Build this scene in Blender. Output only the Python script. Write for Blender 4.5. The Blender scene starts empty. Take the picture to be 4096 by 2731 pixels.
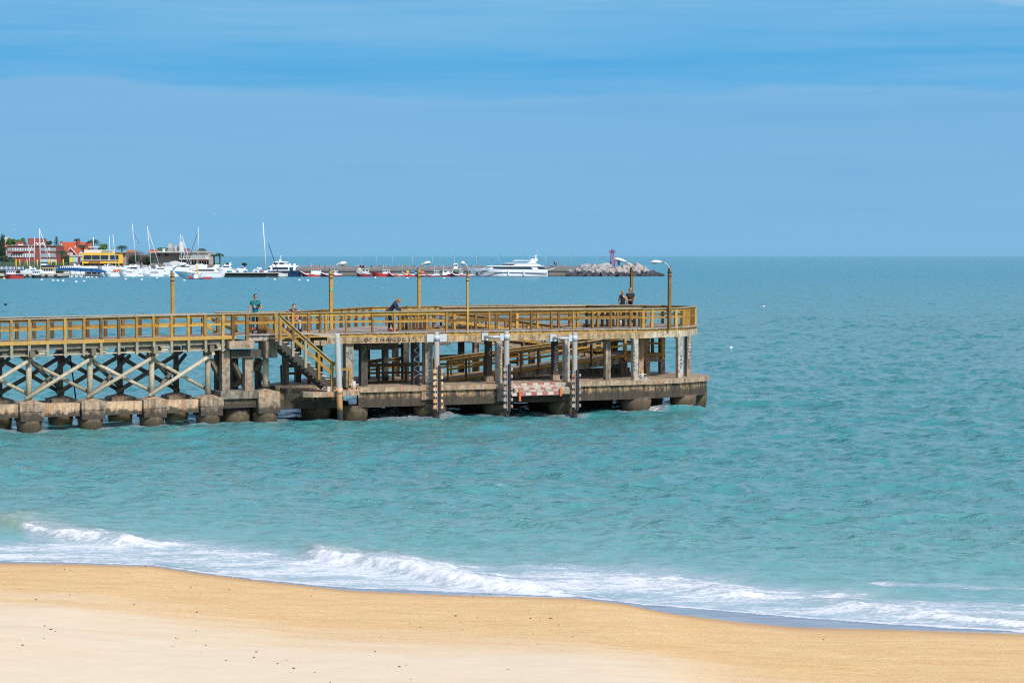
import bpy, bmesh, math, random
import numpy as np
from mathutils import Vector, Matrix, noise as mnoise

# ------------------------------------------------------------------ camera
SC = bpy.context.scene
COL = SC.collection
F = 4096 * 85 / 36.0            # focal length in photograph pixels
H = 7.6                         # eye height over the water
HZ = 1020.0                     # row of the horizon
TH = math.atan((1365.5 - HZ) / F)
cam_d = bpy.data.cameras.new('camera'); cam_d.lens = 85; cam_d.sensor_width = 36
cam_d.clip_start = 0.5; cam_d.clip_end = 60000
cam = bpy.data.objects.new('camera', cam_d); COL.objects.link(cam)
cam.location = (0, 0, H); cam.rotation_euler = (math.pi / 2 - TH, 0, 0)
SC.camera = cam
CT, ST = math.cos(TH), math.sin(TH)

# ------------------------------------------------------------------ world and sun
SUN_EL, SUN_AZ = math.radians(43), math.radians(146)   # azimuth clockwise from +Y: right and behind the camera
w = bpy.data.worlds.new('World'); SC.world = w; w.use_nodes = True
nt = w.node_tree; nt.nodes.clear()
def N(t, tree=None, **kw):
    n = (tree or nt).nodes.new(t)
    for k, v in kw.items(): setattr(n, k, v)
    return n
def L(a, b, tree=None): (tree or nt).links.new(a, b)
out = N('ShaderNodeOutputWorld')
sky = N('ShaderNodeTexSky', sky_type='NISHITA', sun_disc=False)
sky.sun_elevation = SUN_EL; sky.sun_rotation = SUN_AZ; sky.dust_density = 0.6; sky.ozone_density = 1.6
bg1 = N('ShaderNodeBackground'); bg1.inputs['Strength'].default_value = 0.15
L(sky.outputs[0], bg1.inputs[0])
tc = N('ShaderNodeTexCoord')
sep = N('ShaderNodeSeparateXYZ'); L(tc.outputs['Generated'], sep.inputs[0])
def noise_at(sx, sz, scale, detail, rough=0.55, off=0.0):
    m = N('ShaderNodeMapping'); m.inputs['Scale'].default_value = (sx, 1.0, sz); m.inputs['Location'].default_value = (off, off, off)
    L(tc.outputs['Generated'], m.inputs[0])
    n = N('ShaderNodeTexNoise'); n.inputs['Scale'].default_value = scale; n.inputs['Detail'].default_value = detail
    n.inputs['Roughness'].default_value = rough
    L(m.outputs[0], n.inputs['Vector']); return n.outputs['Fac']
def mth(op, a, b=None, c=None, tree=None, clamp=False):
    n = N('ShaderNodeMath', tree, operation=op); n.use_clamp = clamp
    for i, v in enumerate((a, b, c)):
        if v is None: continue
        if isinstance(v, (int, float)): n.inputs[i].default_value = v
        else: L(v, n.inputs[i], tree)
    return n.outputs[0]
def ramp(fac, stops, tree=None, interp='LINEAR'):
    n = N('ShaderNodeValToRGB', tree); n.color_ramp.interpolation = interp
    e = n.color_ramp.elements
    while len(e) < len(stops): e.new(0.5)
    for i, (p, c) in enumerate(stops):
        e[i].position = p; e[i].color = (c[0], c[1], c[2], 1)
    L(fac, n.inputs[0], tree); return n.outputs[0]
def mixc(fac, a, b, tree=None, blend='MIX'):
    n = N('ShaderNodeMix', tree, data_type='RGBA', blend_type=blend)
    n.clamp_factor = True
    for s, v in ((n.inputs[0], fac), (n.inputs[6], a), (n.inputs[7], b)):
        if isinstance(v, (int, float)): s.default_value = v
        elif isinstance(v, tuple): s.default_value = (v[0], v[1], v[2], 1)
        else: L(v, s, tree)
    return n.outputs[2]
def srgb(r, g, b):
    def f(c):
        c /= 255.0
        return c / 12.92 if c <= 0.04045 else ((c + 0.055) / 1.055) ** 2.4
    return (f(r), f(g), f(b))
# bands of thin cloud low over the sea: t = elevation bent by a slow wobble along the horizon
wob = noise_at(3.2, 5.0, 2.0, 4.0, off=4.0)
t = mth('ADD', sep.outputs[2], mth('MULTIPLY', mth('SUBTRACT', wob, 0.5), 0.030))
t = mth('ADD', t, mth('MULTIPLY', sep.outputs[0], 0.012))
base = ramp(mth('MULTIPLY', t, 5.0), [
    (0.0, srgb(124, 183, 220)), (0.03, srgb(128, 184, 223)), (0.18, srgb(124, 181, 222)), (0.328, srgb(125, 181, 224)),
    (0.342, srgb(92, 173, 225)), (0.40, srgb(86, 172, 226)), (0.46, srgb(100, 177, 227)), (0.53, srgb(112, 181, 228)),
    (0.62, srgb(128, 186, 228)), (1.0, srgb(110, 175, 224))])
st = noise_at(2.2, 34.0, 1.7, 6.0, 0.62, 1.7)
st2 = noise_at(5.0, 90.0, 1.3, 6.0, 0.65, 9.1)
strk = mth('MULTIPLY', mth('SUBTRACT', mth('ADD', mth('MULTIPLY', st, 0.7), mth('MULTIPLY', st2, 0.3)), 0.43), 5.0, clamp=True)
band = ramp(mth('MULTIPLY', t, 5.0), [(0.0, (0, 0, 0)), (0.06, (.12, .12, .12)), (0.32, (.3, .3, .3)), (0.36, (.6, .6, .6)), (0.6, (.9, .9, .9)), (1, (.6, .6, .6))])
base = mixc(mth('MULTIPLY', strk, band), base, srgb(138, 190, 229))
lay = mth('MULTIPLY', mth('SUBTRACT', noise_at(0.9, 15.0, 1.8, 6.0, 0.6, 12.4), 0.47), 5.0, clamp=True)
base = mixc(mth('MULTIPLY', mth('MULTIPLY', lay, band), 0.7), base, srgb(92, 173, 226))
st3 = noise_at(1.8, 58.0, 1.5, 7.0, 0.66, 5.2)
dk3 = mth('MULTIPLY', mth('SUBTRACT', st3, 0.50), 5.0, clamp=True)
base = mixc(mth('MULTIPLY', mth('MULTIPLY', dk3, band), 0.75), base, srgb(80, 166, 222))
cl = noise_at(1.6, 14.0, 3.0, 5.0, 0.6, 3.3)
clm = mth('MULTIPLY', mth('SUBTRACT', mth('ADD', cl, mth('ADD', mth('MULTIPLY', mth('SUBTRACT', sep.outputs[2], 0.1045), 22.0), mth('MULTIPLY', mth('SUBTRACT', sep.outputs[0], 0.16), 2.6))), 0.5), 5.0, clamp=True)
base = mixc(mth('MULTIPLY', clm, 0.85), base, srgb(198, 214, 234))
bg2 = N('ShaderNodeBackground'); L(base, bg2.inputs[0]); bg2.inputs['Strength'].default_value = 0.92
fac = mth('MULTIPLY', mth('SUBTRACT', sep.outputs[2], 0.16), 4.0, clamp=True)
ms = N('ShaderNodeMixShader'); L(fac, ms.inputs[0]); L(bg2.outputs[0], ms.inputs[1]); L(bg1.outputs[0], ms.inputs[2])
L(ms.outputs[0], out.inputs[0])
sd = bpy.data.lights.new('sun', 'SUN'); sd.energy = 3.7; sd.angle = math.radians(6); sd.color = (1.0, 0.95, 0.88)
sun = bpy.data.objects.new('sun', sd); COL.objects.link(sun)
sv = Vector((math.sin(SUN_AZ) * math.cos(SUN_EL), math.cos(SUN_AZ) * math.cos(SUN_EL), math.sin(SUN_EL)))
sun.rotation_euler = sv.to_track_quat('Z', 'Y').to_euler(); sun.location = (40, -40, 60)
SC.view_settings.view_transform = 'Standard'; SC.view_settings.look = 'None'
SC.view_settings.exposure = 0.12; SC.view_settings.gamma = 1.0
SC.cycles.max_bounces = 6; SC.cycles.diffuse_bounces = 3; SC.cycles.glossy_bounces = 3; SC.cycles.transparent_max_bounces = 6
SC.cycles.use_denoising = False; SC.cycles.filter_width = 1.1; SC.cycles.sample_clamp_direct = 1.6; SC.cycles.sample_clamp_indirect = 3.0
R = random.Random(7)

# ------------------------------------------------------------------ picture <-> place
def ray(u, v):
    x = (u - 2048) / F; y = (1365.5 - v) / F
    return Vector((x, CT + y * ST, y * CT - ST))
def atz(u, v, z):
    d = ray(u, v); k = (z - H) / d.z
    return Vector((d.x * k, d.y * k, z))
def atY(u, v, Y):
    d = ray(u, v); k = Y / d.y
    return Vector((d.x * k, Y, H + d.z * k))
# pier frame: e runs along its near edge (away to the right), n away from the camera
PA = math.radians(27); O = Vector((-22.0, 103.8, 0)); E3 = Vector((math.cos(PA), math.sin(PA), 0)); N3 = Vector((-math.sin(PA), math.cos(PA), 0)); Z3 = Vector((0, 0, 1))
def P(s, off, z): return O + E3 * s + N3 * off + Z3 * z
def S(u, off):
    q = (u - 2048) / F; o = O + N3 * off
    return (q * o.y - o.x) / (E3.x - q * E3.y)
def ZV(u, v, off):
    p = P(S(u, off), off, 0); return atY(u, v, p.y).z
def SO(p):
    d = Vector((p[0], p[1], 0)) - O; return d.dot(E3), d.dot(N3)

# ------------------------------------------------------------------ objects
def tag(o, label=None, cat=None, group=None, kind=None):
    if label: o['label'] = label
    if cat: o['category'] = cat
    if group: o['group'] = group
    if kind: o['kind'] = kind
    return o
def thing(name, loc, label, cat, group=None, rz=0.0):
    o = bpy.data.objects.new(name, None); COL.objects.link(o); o.location = loc; o.rotation_euler = (0, 0, rz)
    o.empty_display_size = 0.3
    return tag(o, label, cat, group)
ROOTLOC = {}
def rootloc(o):
    while o.parent: o = o.parent
    return Vector(o.location)
class MB:
    def __init__(s): s.v = []; s.f = []; s.sm = []
    def add(s, vs, fs, smooth=False):
        b = len(s.v); s.v.extend([tuple(p) for p in vs]); s.f.extend([tuple(b + i for i in f) for f in fs]); s.sm.extend([smooth] * len(fs)); return s
    def hexa(s, p):   # 8 points: bottom loop 0-3, top loop 4-7
        return s.add(p, [(3, 2, 1, 0), (4, 5, 6, 7), (0, 1, 5, 4), (1, 2, 6, 5), (2, 3, 7, 6), (3, 0, 4, 7)])
    def box(s, c, sz, ax=None):
        ax = ax or (Vector((1, 0, 0)), Vector((0, 1, 0)), Z3); c = Vector(c)
        a, b, d = ax[0] * sz[0] / 2, ax[1] * sz[1] / 2, ax[2] * sz[2] / 2
        return s.hexa([c - a - b - d, c + a - b - d, c + a + b - d, c - a + b - d, c - a - b + d, c + a - b + d, c + a + b + d, c - a + b + d])
    def pbox(s, s0, s1, o0, o1, z0, z1):   # box in the pier frame
        return s.hexa([P(s0, o0, z0), P(s1, o0, z0), P(s1, o1, z0), P(s0, o1, z0), P(s0, o0, z1), P(s1, o0, z1), P(s1, o1, z1), P(s0, o1, z1)])
    def beam(s, a, b, w_, h_, up=None):   # w_ sideways, h_ along up
        a = Vector(a); b = Vector(b); d = (b - a).normalized(); up = up or Z3
        if abs(d.dot(up)) > 0.99: up = N3
        r = d.cross(up).normalized() * w_ / 2; q = r.cross(d).normalized() * h_ / 2
        return s.hexa([a - r - q, b - r - q, b + r - q, a + r - q, a - r + q, b - r + q, b + r + q, a + r + q])
    def tube(s, pts, rs, n=8, smooth=True, caps=True):
        pts = [Vector(p) for p in pts]; rs = rs if isinstance(rs, (list, tuple)) else [rs] * len(pts)
        vs = []; prev = None
        for i, p in enumerate(pts):
            d = (pts[min(i + 1, len(pts) - 1)] - pts[max(i - 1, 0)]).normalized()
            if prev is None:
                a = d.orthogonal().normalized()
            else:
                a = (prev - d * prev.dot(d)).normalized()
            prev = a; b = d.cross(a)
            for k in range(n):
                t_ = 2 * math.pi * k / n; vs.append(p + (a * math.cos(t_) + b * math.sin(t_)) * rs[i])
        fs = [(i * n + k, i * n + (k + 1) % n, (i + 1) * n + (k + 1) % n, (i + 1) * n + k) for i in range(len(pts) - 1) for k in range(n)]
        s.add(vs, fs, smooth)
        if caps:
            b0 = len(s.v) - len(vs)
            s.f.append(tuple(b0 + k for k in reversed(range(n)))); s.f.append(tuple(b0 + (len(pts) - 1) * n + k for k in range(n))); s.sm += [False, False]
        return s
    def ell(s, c, r, n=10, m=6, ax=None):
        c = Vector(c); ax = ax or (Vector((1, 0, 0)), Vector((0, 1, 0)), Z3); vs = []; fs = []
        for i in range(m + 1):
            ph = math.pi * i / m
            for k in range(n):
                t_ = 2 * math.pi * k / n
                vs.append(c + ax[0] * (r[0] * math.sin(ph) * math.cos(t_)) + ax[1] * (r[1] * math.sin(ph) * math.sin(t_)) + ax[2] * (r[2] * math.cos(ph)))
        for i in range(m):
            for k in range(n): fs.append((i * n + k, (i + 1) * n + k, (i + 1) * n + (k + 1) % n, i * n + (k + 1) % n))
        return s.add(vs, fs, True)
    def prism(s, poly, d):   # polygon of 3D points pushed along d
        n = len(poly); d = Vector(d); vs = [Vector(p) for p in poly] + [Vector(p) + d for p in poly]
        nrm = Vector((0, 0, 0))
        for i in range(n): nrm += Vector(poly[i]).cross(Vector(poly[(i + 1) % n]))
        fl = nrm.dot(d) > 0
        fs = [tuple(reversed(range(n))), tuple(range(n, 2 * n))] + [(i, (i + 1) % n, n + (i + 1) % n, n + i) for i in range(n)]
        if not fl: fs = [tuple(reversed(f)) for f in fs]
        return s.add(vs, fs)
    def build(s, name, mat, parent=None, world=True):
        me = bpy.data.meshes.new(name)
        off = rootloc(parent) if (parent and world) else Vector((0, 0, 0))
        v = np.array(s.v, dtype=np.float64).reshape(-1, 3) - np.array(off)
        me.from_pydata(v.tolist(), [], s.f)
        me.polygons.foreach_set('use_smooth', s.sm)
        me.materials.append(mat); me.update()
        o = bpy.data.objects.new(name, me); COL.objects.link(o)
        if parent: o.parent = parent
        return o
def copy_tree(o, parent=None):
    c = o.copy(); COL.objects.link(c); c.parent = parent
    for ch in o.children: copy_tree(ch, c)
    return c

# ------------------------------------------------------------------ materials
MT = {}
def newmat(name):
    m = bpy.data.materials.new(name); m.use_nodes = True; t_ = m.node_tree; t_.nodes.clear()
    o = t_.nodes.new('ShaderNodeOutputMaterial'); b = t_.nodes.new('ShaderNodeBsdfPrincipled'); t_.links.new(b.outputs[0], o.inputs[0])
    MT[name] = m; return m, t_, b
def nz(t_, scale, detail=4, rough=0.55, st=(1, 1, 1), src='pos', off=0.0):
    if src == 'pos': v = N('ShaderNodeNewGeometry', t_).outputs['Position']
    else: v = N('ShaderNodeTexCoord', t_).outputs[src]
    m = N('ShaderNodeMapping', t_); m.inputs['Scale'].default_value = st; m.inputs['Location'].default_value = (off, off * .7, off * 1.3); L(v, m.inputs[0], t_)
    n = N('ShaderNodeTexNoise', t_); n.inputs['Scale'].default_value = scale; n.inputs['Detail'].default_value = detail; n.inputs['Roughness'].default_value = rough
    L(m.outputs[0], n.inputs['Vector'], t_); return n.outputs['Fac']
def thr(t_, x, lo, hi):
    n = N('ShaderNodeMapRange', t_); n.inputs['From Min'].default_value = lo; n.inputs['From Max'].default_value = hi; n.clamp = True
    L(x, n.inputs['Value'], t_); return n.outputs['Result']
def bump(t_, b, h, strength=0.3, dist=0.02):
    n = N('ShaderNodeBump', t_); n.inputs['Strength'].default_value = strength; n.inputs['Distance'].default_value = dist
    L(h, n.inputs['Height'], t_); L(n.outputs[0], b.inputs['Normal'], t_)
def plain(name, c, rough=0.5, var=0.12, metal=0.0, scale=3.0, spec=0.5):
    m, t_, b = newmat(name)
    n = nz(t_, scale, 5)
    L(mixc(n, tuple(x * (1 - var) for x in c), tuple(min(1, x * (1 + var)) for x in c), t_), b.inputs['Base Color'], t_)
    b.inputs['Roughness'].default_value = rough; b.inputs['Metallic'].default_value = metal; b.inputs['Specular IOR Level'].default_value = spec
    return m
def wood(name, cols, dark=0.35, dstr=0.5, green=0.0):
    m, t_, b = newmat(name)
    g = N('ShaderNodeNewGeometry', t_); oi = N('ShaderNodeObjectInfo', t_)
    r1 = mth('FRACT', mth('ADD', g.outputs['Random Per Island'], mth('MULTIPLY', oi.outputs['Random'], 3.7, tree=t_), tree=t_), tree=t_)
    f = mth('ADD', mth('MULTIPLY', r1, 0.62, tree=t_), mth('MULTIPLY', nz(t_, 2.6, 6, .7), 0.42, tree=t_), tree=t_)
    k = len(cols); c = ramp(f, [(0.15 + 0.75 * i / max(1, k - 1), cols[i]) for i in range(k)], t_)
    d = thr(t_, nz(t_, 4.5, 7, .75, off=5), 0.50, 0.66)
    c = mixc(mth('MULTIPLY', d, dstr, tree=t_), c, tuple(x * dark for x in cols[0]), t_)
    fine = nz(t_, 14, 4, .6, (1, 1, .35))
    c = mixc(mth('MULTIPLY', thr(t_, fine, .45, .8), .45, tree=t_), c, tuple(x * .35 for x in cols[0]), t_)
    if green > 0:
        c = mixc(mth('MULTIPLY', thr(t_, nz(t_, 1.1, 4, off=9), .5, .65), green, tree=t_), c, (0.22, 0.27, 0.17), t_)
    L(c, b.inputs['Base Color'], t_); b.inputs['Roughness'].default_value = 0.82
    bump(t_, b, fine, .4, .02)
    return m
def concrete(name, pale, grey, streak=.6, rust=.3, tide=None, tidew=.3, algae=0.5):
    m, t_, b = newmat(name)
    c = mixc(nz(t_, 1.6, 8, .68), pale, grey, t_)
    blot = thr(t_, nz(t_, 4.2, 8, .72, off=2), .47, .66)
    c = mixc(mth('MULTIPLY', blot, .75, tree=t_), c, tuple(x * .30 for x in grey), t_)
    c = mixc(mth('MULTIPLY', thr(t_, nz(t_, 6.5, 8, .75, off=23), .52, .60), .5, tree=t_), c, tuple(min(.8, x * 1.35) for x in pale), t_)
    s = thr(t_, nz(t_, 5.0, 6, .68, (1, 1, .10), off=4), .47, .58)
    c = mixc(mth('MULTIPLY', s, streak, tree=t_), c, (0.05, 0.045, 0.035), t_)
    rr = thr(t_, nz(t_, 2.6, 7, .7, (1, 1, .35), off=11), .55, .64)
    c = mixc(mth('MULTIPLY', rr, rust, tree=t_), c, (0.42, 0.17, 0.05), t_)
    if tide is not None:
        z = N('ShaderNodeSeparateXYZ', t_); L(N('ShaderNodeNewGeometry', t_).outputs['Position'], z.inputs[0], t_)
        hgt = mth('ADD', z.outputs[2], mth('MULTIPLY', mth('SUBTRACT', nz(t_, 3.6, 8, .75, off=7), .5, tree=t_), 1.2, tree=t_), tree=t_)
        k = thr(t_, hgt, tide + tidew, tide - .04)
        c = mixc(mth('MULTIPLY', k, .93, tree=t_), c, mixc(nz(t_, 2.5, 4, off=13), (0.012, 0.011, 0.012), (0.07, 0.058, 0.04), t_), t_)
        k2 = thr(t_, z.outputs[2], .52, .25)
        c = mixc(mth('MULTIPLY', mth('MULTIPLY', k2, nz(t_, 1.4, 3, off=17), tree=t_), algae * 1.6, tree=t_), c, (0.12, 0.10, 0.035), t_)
    L(c, b.inputs['Base Color'], t_); b.inputs['Roughness'].default_value = .85
    bump(t_, b, nz(t_, 7, 6, .7), .5, .04)
    return m
# ------------------------------------------------------------------ beach and sea
def upoly(pts, z=0.0):
    a = np.array([tuple(atz(u, v, z))[:2] for u, v in pts]); return a
shore_px = [(-1500, 2222), (-600, 2235), (0, 2248), (300, 2252), (620, 2262), (800, 2290), (1100, 2325), (1400, 2357), (1800, 2376), (2300, 2388), (2500, 2412), (2570, 2428), (2700, 2452), (2950, 2482), (3200, 2503), (3600, 2514), (4096, 2530), (4700, 2545), (5600, 2560)]
foam_px = [(-1500, 2216), (-600, 2230), (0, 2244), (300, 2250), (620, 2262), (800, 2289), (1100, 2324), (1400, 2352), (1800, 2366), (2300, 2384), (2500, 2408), (2580, 2418), (2800, 2434), (3000, 2452), (3300, 2478), (3600, 2498), (4096, 2526), (4700, 2542), (5600, 2556)]
SHP = upoly(shore_px); FMP = upoly(foam_px)
def shoreY(X): return np.interp(X, SHP[:, 0], SHP[:, 1])
def foamY(X): return np.interp(X, FMP[:, 0], FMP[:, 1])
def vnoise(X, Y, seed=0, octs=4):   # cheap value noise on arrays
    rs = np.random.RandomState(seed); T = rs.rand(128, 128); o = np.zeros_like(X); a = 1.0; tot = 0
    for k in range(octs):
        x = X * 2 ** k + 17.3 * k; y = Y * 2 ** k + 5.1 * k
        xi = np.floor(x).astype(int); yi = np.floor(y).astype(int); fx = x - xi; fy = y - yi
        fx = fx * fx * (3 - 2 * fx); fy = fy * fy * (3 - 2 * fy)
        g = lambda i, j: T[i % 128, j % 128]
        o += a * ((g(xi, yi) * (1 - fx) + g(xi + 1, yi) * fx) * (1 - fy) + (g(xi, yi + 1) * (1 - fx) + g(xi + 1, yi + 1) * fx) * fy)
        tot += a; a *= .5
    return o / tot
def grid_object(name, X, Y, Z, mat, attrs={}):
    r, c = X.shape
    co = np.stack([X, Y, Z], -1).reshape(-1, 3).astype(np.float32)
    i = np.arange(r * c).reshape(r, c)
    q = np.stack([i[:-1, :-1], i[:-1, 1:], i[1:, 1:], i[1:, :-1]], -1).reshape(-1, 4).astype(np.int32)
    me = bpy.data.meshes.new(name); me.vertices.add(r * c); me.vertices.foreach_set('co', co.ravel())
    nf = len(q); me.loops.add(nf * 4); me.loops.foreach_set('vertex_index', q.ravel())
    me.polygons.add(nf); me.polygons.foreach_set('loop_start', np.arange(0, nf * 4, 4, dtype=np.int32))
    try: me.polygons.foreach_set('loop_total', np.full(nf, 4, dtype=np.int32))
    except Exception: pass
    me.update(calc_edges=True)
    me.polygons.foreach_set('use_smooth', np.ones(nf, dtype=bool))
    for k, a in attrs.items():
        at = me.attributes.new(k, 'FLOAT', 'POINT'); at.data.foreach_set('value', a.astype(np.float32).ravel())
    me.materials.append(mat)
    o = bpy.data.objects.new(name, me); COL.objects.link(o); return o
def attr(t_, nm): 
    n = N('ShaderNodeAttribute', t_); n.attribute_name = nm; return n.outputs['Fac']

# sand
m, t_, b = newmat('sand')
def nzr(scale, detail, rough, st, off=0.0):
    v = N('ShaderNodeNewGeometry', t_).outputs['Position']; mp = N('ShaderNodeMapping', t_); mp.vector_type = 'TEXTURE'
    mp.inputs['Rotation'].default_value = (0, 0, math.radians(-17)); mp.inputs['Scale'].default_value = (1 / st[0], 1 / st[1], 1); mp.inputs['Location'].default_value = (off, off, 0); L(v, mp.inputs[0], t_)
    n = N('ShaderNodeTexNoise', t_); n.inputs['Scale'].default_value = scale; n.inputs['Detail'].default_value = detail; n.inputs['Roughness'].default_value = rough; L(mp.outputs[0], n.inputs['Vector'], t_); return n.outputs['Fac']
wet = attr(t_, 'wet'); dry = attr(t_, 'dry')
c1 = mixc(thr(t_, nz(t_, 1.1, 8, .72, (.6, 1.2, 1)), .32, .68), srgb(230, 186, 128), srgb(243, 206, 150), t_)
fl = thr(t_, nz(t_, 7.0, 7, .78, (.7, 1.3, 1), off=3), .52, .62)
c1 = mixc(mth('MULTIPLY', fl, .40, tree=t_), c1, srgb(214, 160, 100), t_)
c1 = mixc(mth('MULTIPLY', thr(t_, nz(t_, 9.0, 6, .75, (.7, 1.2, 1), off=13), .55, .63), .5, tree=t_), c1, srgb(246, 214, 164), t_)
pt = thr(t_, nz(t_, 2.4, 7, .75, (.55, 1.6, 1), off=51), .54, .66)
c1 = mixc(mth('MULTIPLY', pt, .5, tree=t_), c1, srgb(212, 162, 106), t_)
sm_ = thr(t_, mth('ADD', dry, mth('MULTIPLY', mth('SUBTRACT', nzr(.5, 7, .66, (.28, 1.3), 8), .5, tree=t_), 1.5, tree=t_), tree=t_), .18, .95)
c1 = mixc(mth('MULTIPLY', sm_, .92, tree=t_), c1, mixc(nz(t_, 5, 8, .75), srgb(228, 206, 174), srgb(238, 222, 196), t_), t_)
g2 = thr(t_, nzr(.7, 7, .66, (.32, 1.4), 21), .55, .72)
c1 = mixc(mth('MULTIPLY', g2, .30, tree=t_), c1, srgb(214, 176, 126), t_)
sp = thr(t_, nz(t_, 18, 3, .6), .66, .72)
c1 = mixc(mth('MULTIPLY', sp, .55, tree=t_), c1, srgb(150, 108, 70), t_)
wetn = mth('MULTIPLY', wet, mth('ADD', .75, mth('MULTIPLY', nz(t_, 1.2, 6, .7, off=40), .5, tree=t_), tree=t_), tree=t_, clamp=True)
c1 = mixc(wetn, c1, srgb(190, 150, 108), t_)
L(c1, b.inputs['Base Color'], t_)
L(mth('SUBTRACT', .95, mth('MULTIPLY', thr(t_, wet, .8, 1.0), .72, tree=t_), tree=t_), b.inputs['Roughness'], t_)
b.inputs['Specular IOR Level'].default_value = .3
hh = mth('ADD', nz(t_, 2.2, 9, .72, (.6, 1.5, 1)), mth('MULTIPLY', nz(t_, 12, 4, .7), .35, tree=t_), tree=t_)
bp = N('ShaderNodeBump', t_); bp.inputs['Distance'].default_value = .16
L(mth('MULTIPLY', mth('SUBTRACT', 1.0, mth('MAXIMUM', mth('MULTIPLY', sm_, .75, tree=t_), wet, tree=t_), tree=t_), .55, tree=t_), bp.inputs['Strength'], t_)
L(hh, bp.inputs['Height'], t_); L(bp.outputs[0], b.inputs['Normal'], t_)
ys = np.concatenate([np.linspace(-40, 34, 38), np.arange(34.5, 66, .16), np.linspace(66.5, 160, 40)])
xs = np.concatenate([np.linspace(-260, -17, 60), np.arange(-16.8, 16.8, .14), np.linspace(17, 260, 60)])
X, Y = np.meshgrid(xs, ys)
d = shoreY(X) - Y
Z = np.where(d > 0, d / 15.0 + 0.10 * (vnoise(X * .35, Y * .35, 3) - .5) * np.clip(d / 2, 0, 1) + .02 * (vnoise(X * 2.2, Y * 2.5, 5, 5) - .5) * np.clip(d - 1, 0, 1), np.maximum(d / 12.0, -4.0) - .012)
wetA = np.clip(1.25 - d / (.8 + 1.3 * vnoise(X * .3, Y * .3, 11)), 0, 1); wetA[d < 0] = 1
dryA = np.clip((d - 7.5) / 8.5, 0, 1) * .95 - .50 * np.clip((X - 1) / 9, -.1, 1)
tag(grid_object('sand', X, Y, Z, MT['sand'], dict(wet=wetA, dry=dryA)), kind='structure')
def sandZ(x, y):
    d_ = shoreY(x) - y; return max(0, d_) / 15.0

# open water: two tiles of wind sea from a directional spectrum
def fft_tile(n, size, peak, wdir, seed, spread=2):
    rs = np.random.RandomState(seed); k1 = 2 * np.pi * np.fft.fftfreq(n, size / n); KX, KY = np.meshgrid(k1, k1)
    K = np.hypot(KX, KY); K[0, 0] = 1; kp = 2 * np.pi / peak
    Pk = K ** -3.7 * np.exp(-1.25 * (kp / K) ** 2) * (np.abs((KX * math.cos(wdir) + KY * math.sin(wdir)) / K) ** spread + .12)
    Pk *= np.exp(-(K * size / n * .35) ** 2); Pk[0, 0] = 0
    h = np.fft.ifft2(np.sqrt(Pk) * (rs.randn(n, n) + 1j * rs.randn(n, n)) * np.exp(2j * np.pi * rs.rand(n, n)))
    D = -1j * np.fft.fft2(h.real) * KX / K; E_ = -1j * np.fft.fft2(h.real) * KY / K
    hz = h.real; s_ = hz.std()
    return hz / s_, np.fft.ifft2(D).real / s_, np.fft.ifft2(E_).real / s_
def samp(T, size, X, Y, rot=0.0):
    n = T.shape[0]; c, s = math.cos(rot), math.sin(rot)
    x = (X * c + Y * s) / size * n; y = (-X * s + Y * c) / size * n
    xi = np.floor(x).astype(int); yi = np.floor(y).astype(int); fx = x - xi; fy = y - yi; xi %= n; yi %= n; x1 = (xi + 1) % n; y1 = (yi + 1) % n
    return (T[yi, xi] * (1 - fx) + T[yi, x1] * fx) * (1 - fy) + (T[y1, xi] * (1 - fx) + T[y1, x1] * fx) * fy
hA, dA, eA = fft_tile(512, 64.0, 3.3, math.radians(80), 1, 2)
hB, dB, eB = fft_tile(512, 23.0, 1.5, math.radians(105), 2, 1)
hC, dC, eC = fft_tile(256, 160.0, 17.0, math.radians(65), 3, 3)
ys = [41.0]
while ys[-1] < 16000:
    y = ys[-1]; ys.append(y + y * (.0017 if y < 72 else .0028 if y < 300 else .005 if y < 1200 else .03))
ys = np.array(ys); tt = np.linspace(-1, 1, 861); ex = 1 + .006 * np.cumsum(1.09 ** np.arange(46)); tt = np.concatenate([-ex[::-1], tt, ex])
X = tt[None, :] * (.27 * ys[:, None] + 7.0); Y = np.repeat(ys[:, None], len(tt), 1)
dsh = Y - shoreY(X)
amp = np.clip(dsh / 26.0, 0.04, 1) ** .6
gust = .65 + .7 * vnoise(X / 22, Y / 30, 8, 3)
wA = .052 * amp * gust; wB = .0135 * np.clip(dsh / 10, 0.06, 1) * gust; wC = .070 * amp
fade = np.clip(1.0 - (Y - 400) / 1500, .25, 1)
Z = (samp(hA, 64, X, Y) * wA + samp(hB, 23, X, Y, .4) * wB + samp(hC, 160, X, Y, .2) * wC) * fade
near = np.clip((320 - Y) / 80, 0, 1)
DX = -(samp(dA, 64, X, Y) * wA + samp(dB, 23, X, Y, .4) * wB) * near * 1.5; DY = -(samp(eA, 64, X, Y) * wA + samp(eB, 23, X, Y, .4) * wB) * near * 1.5
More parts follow.
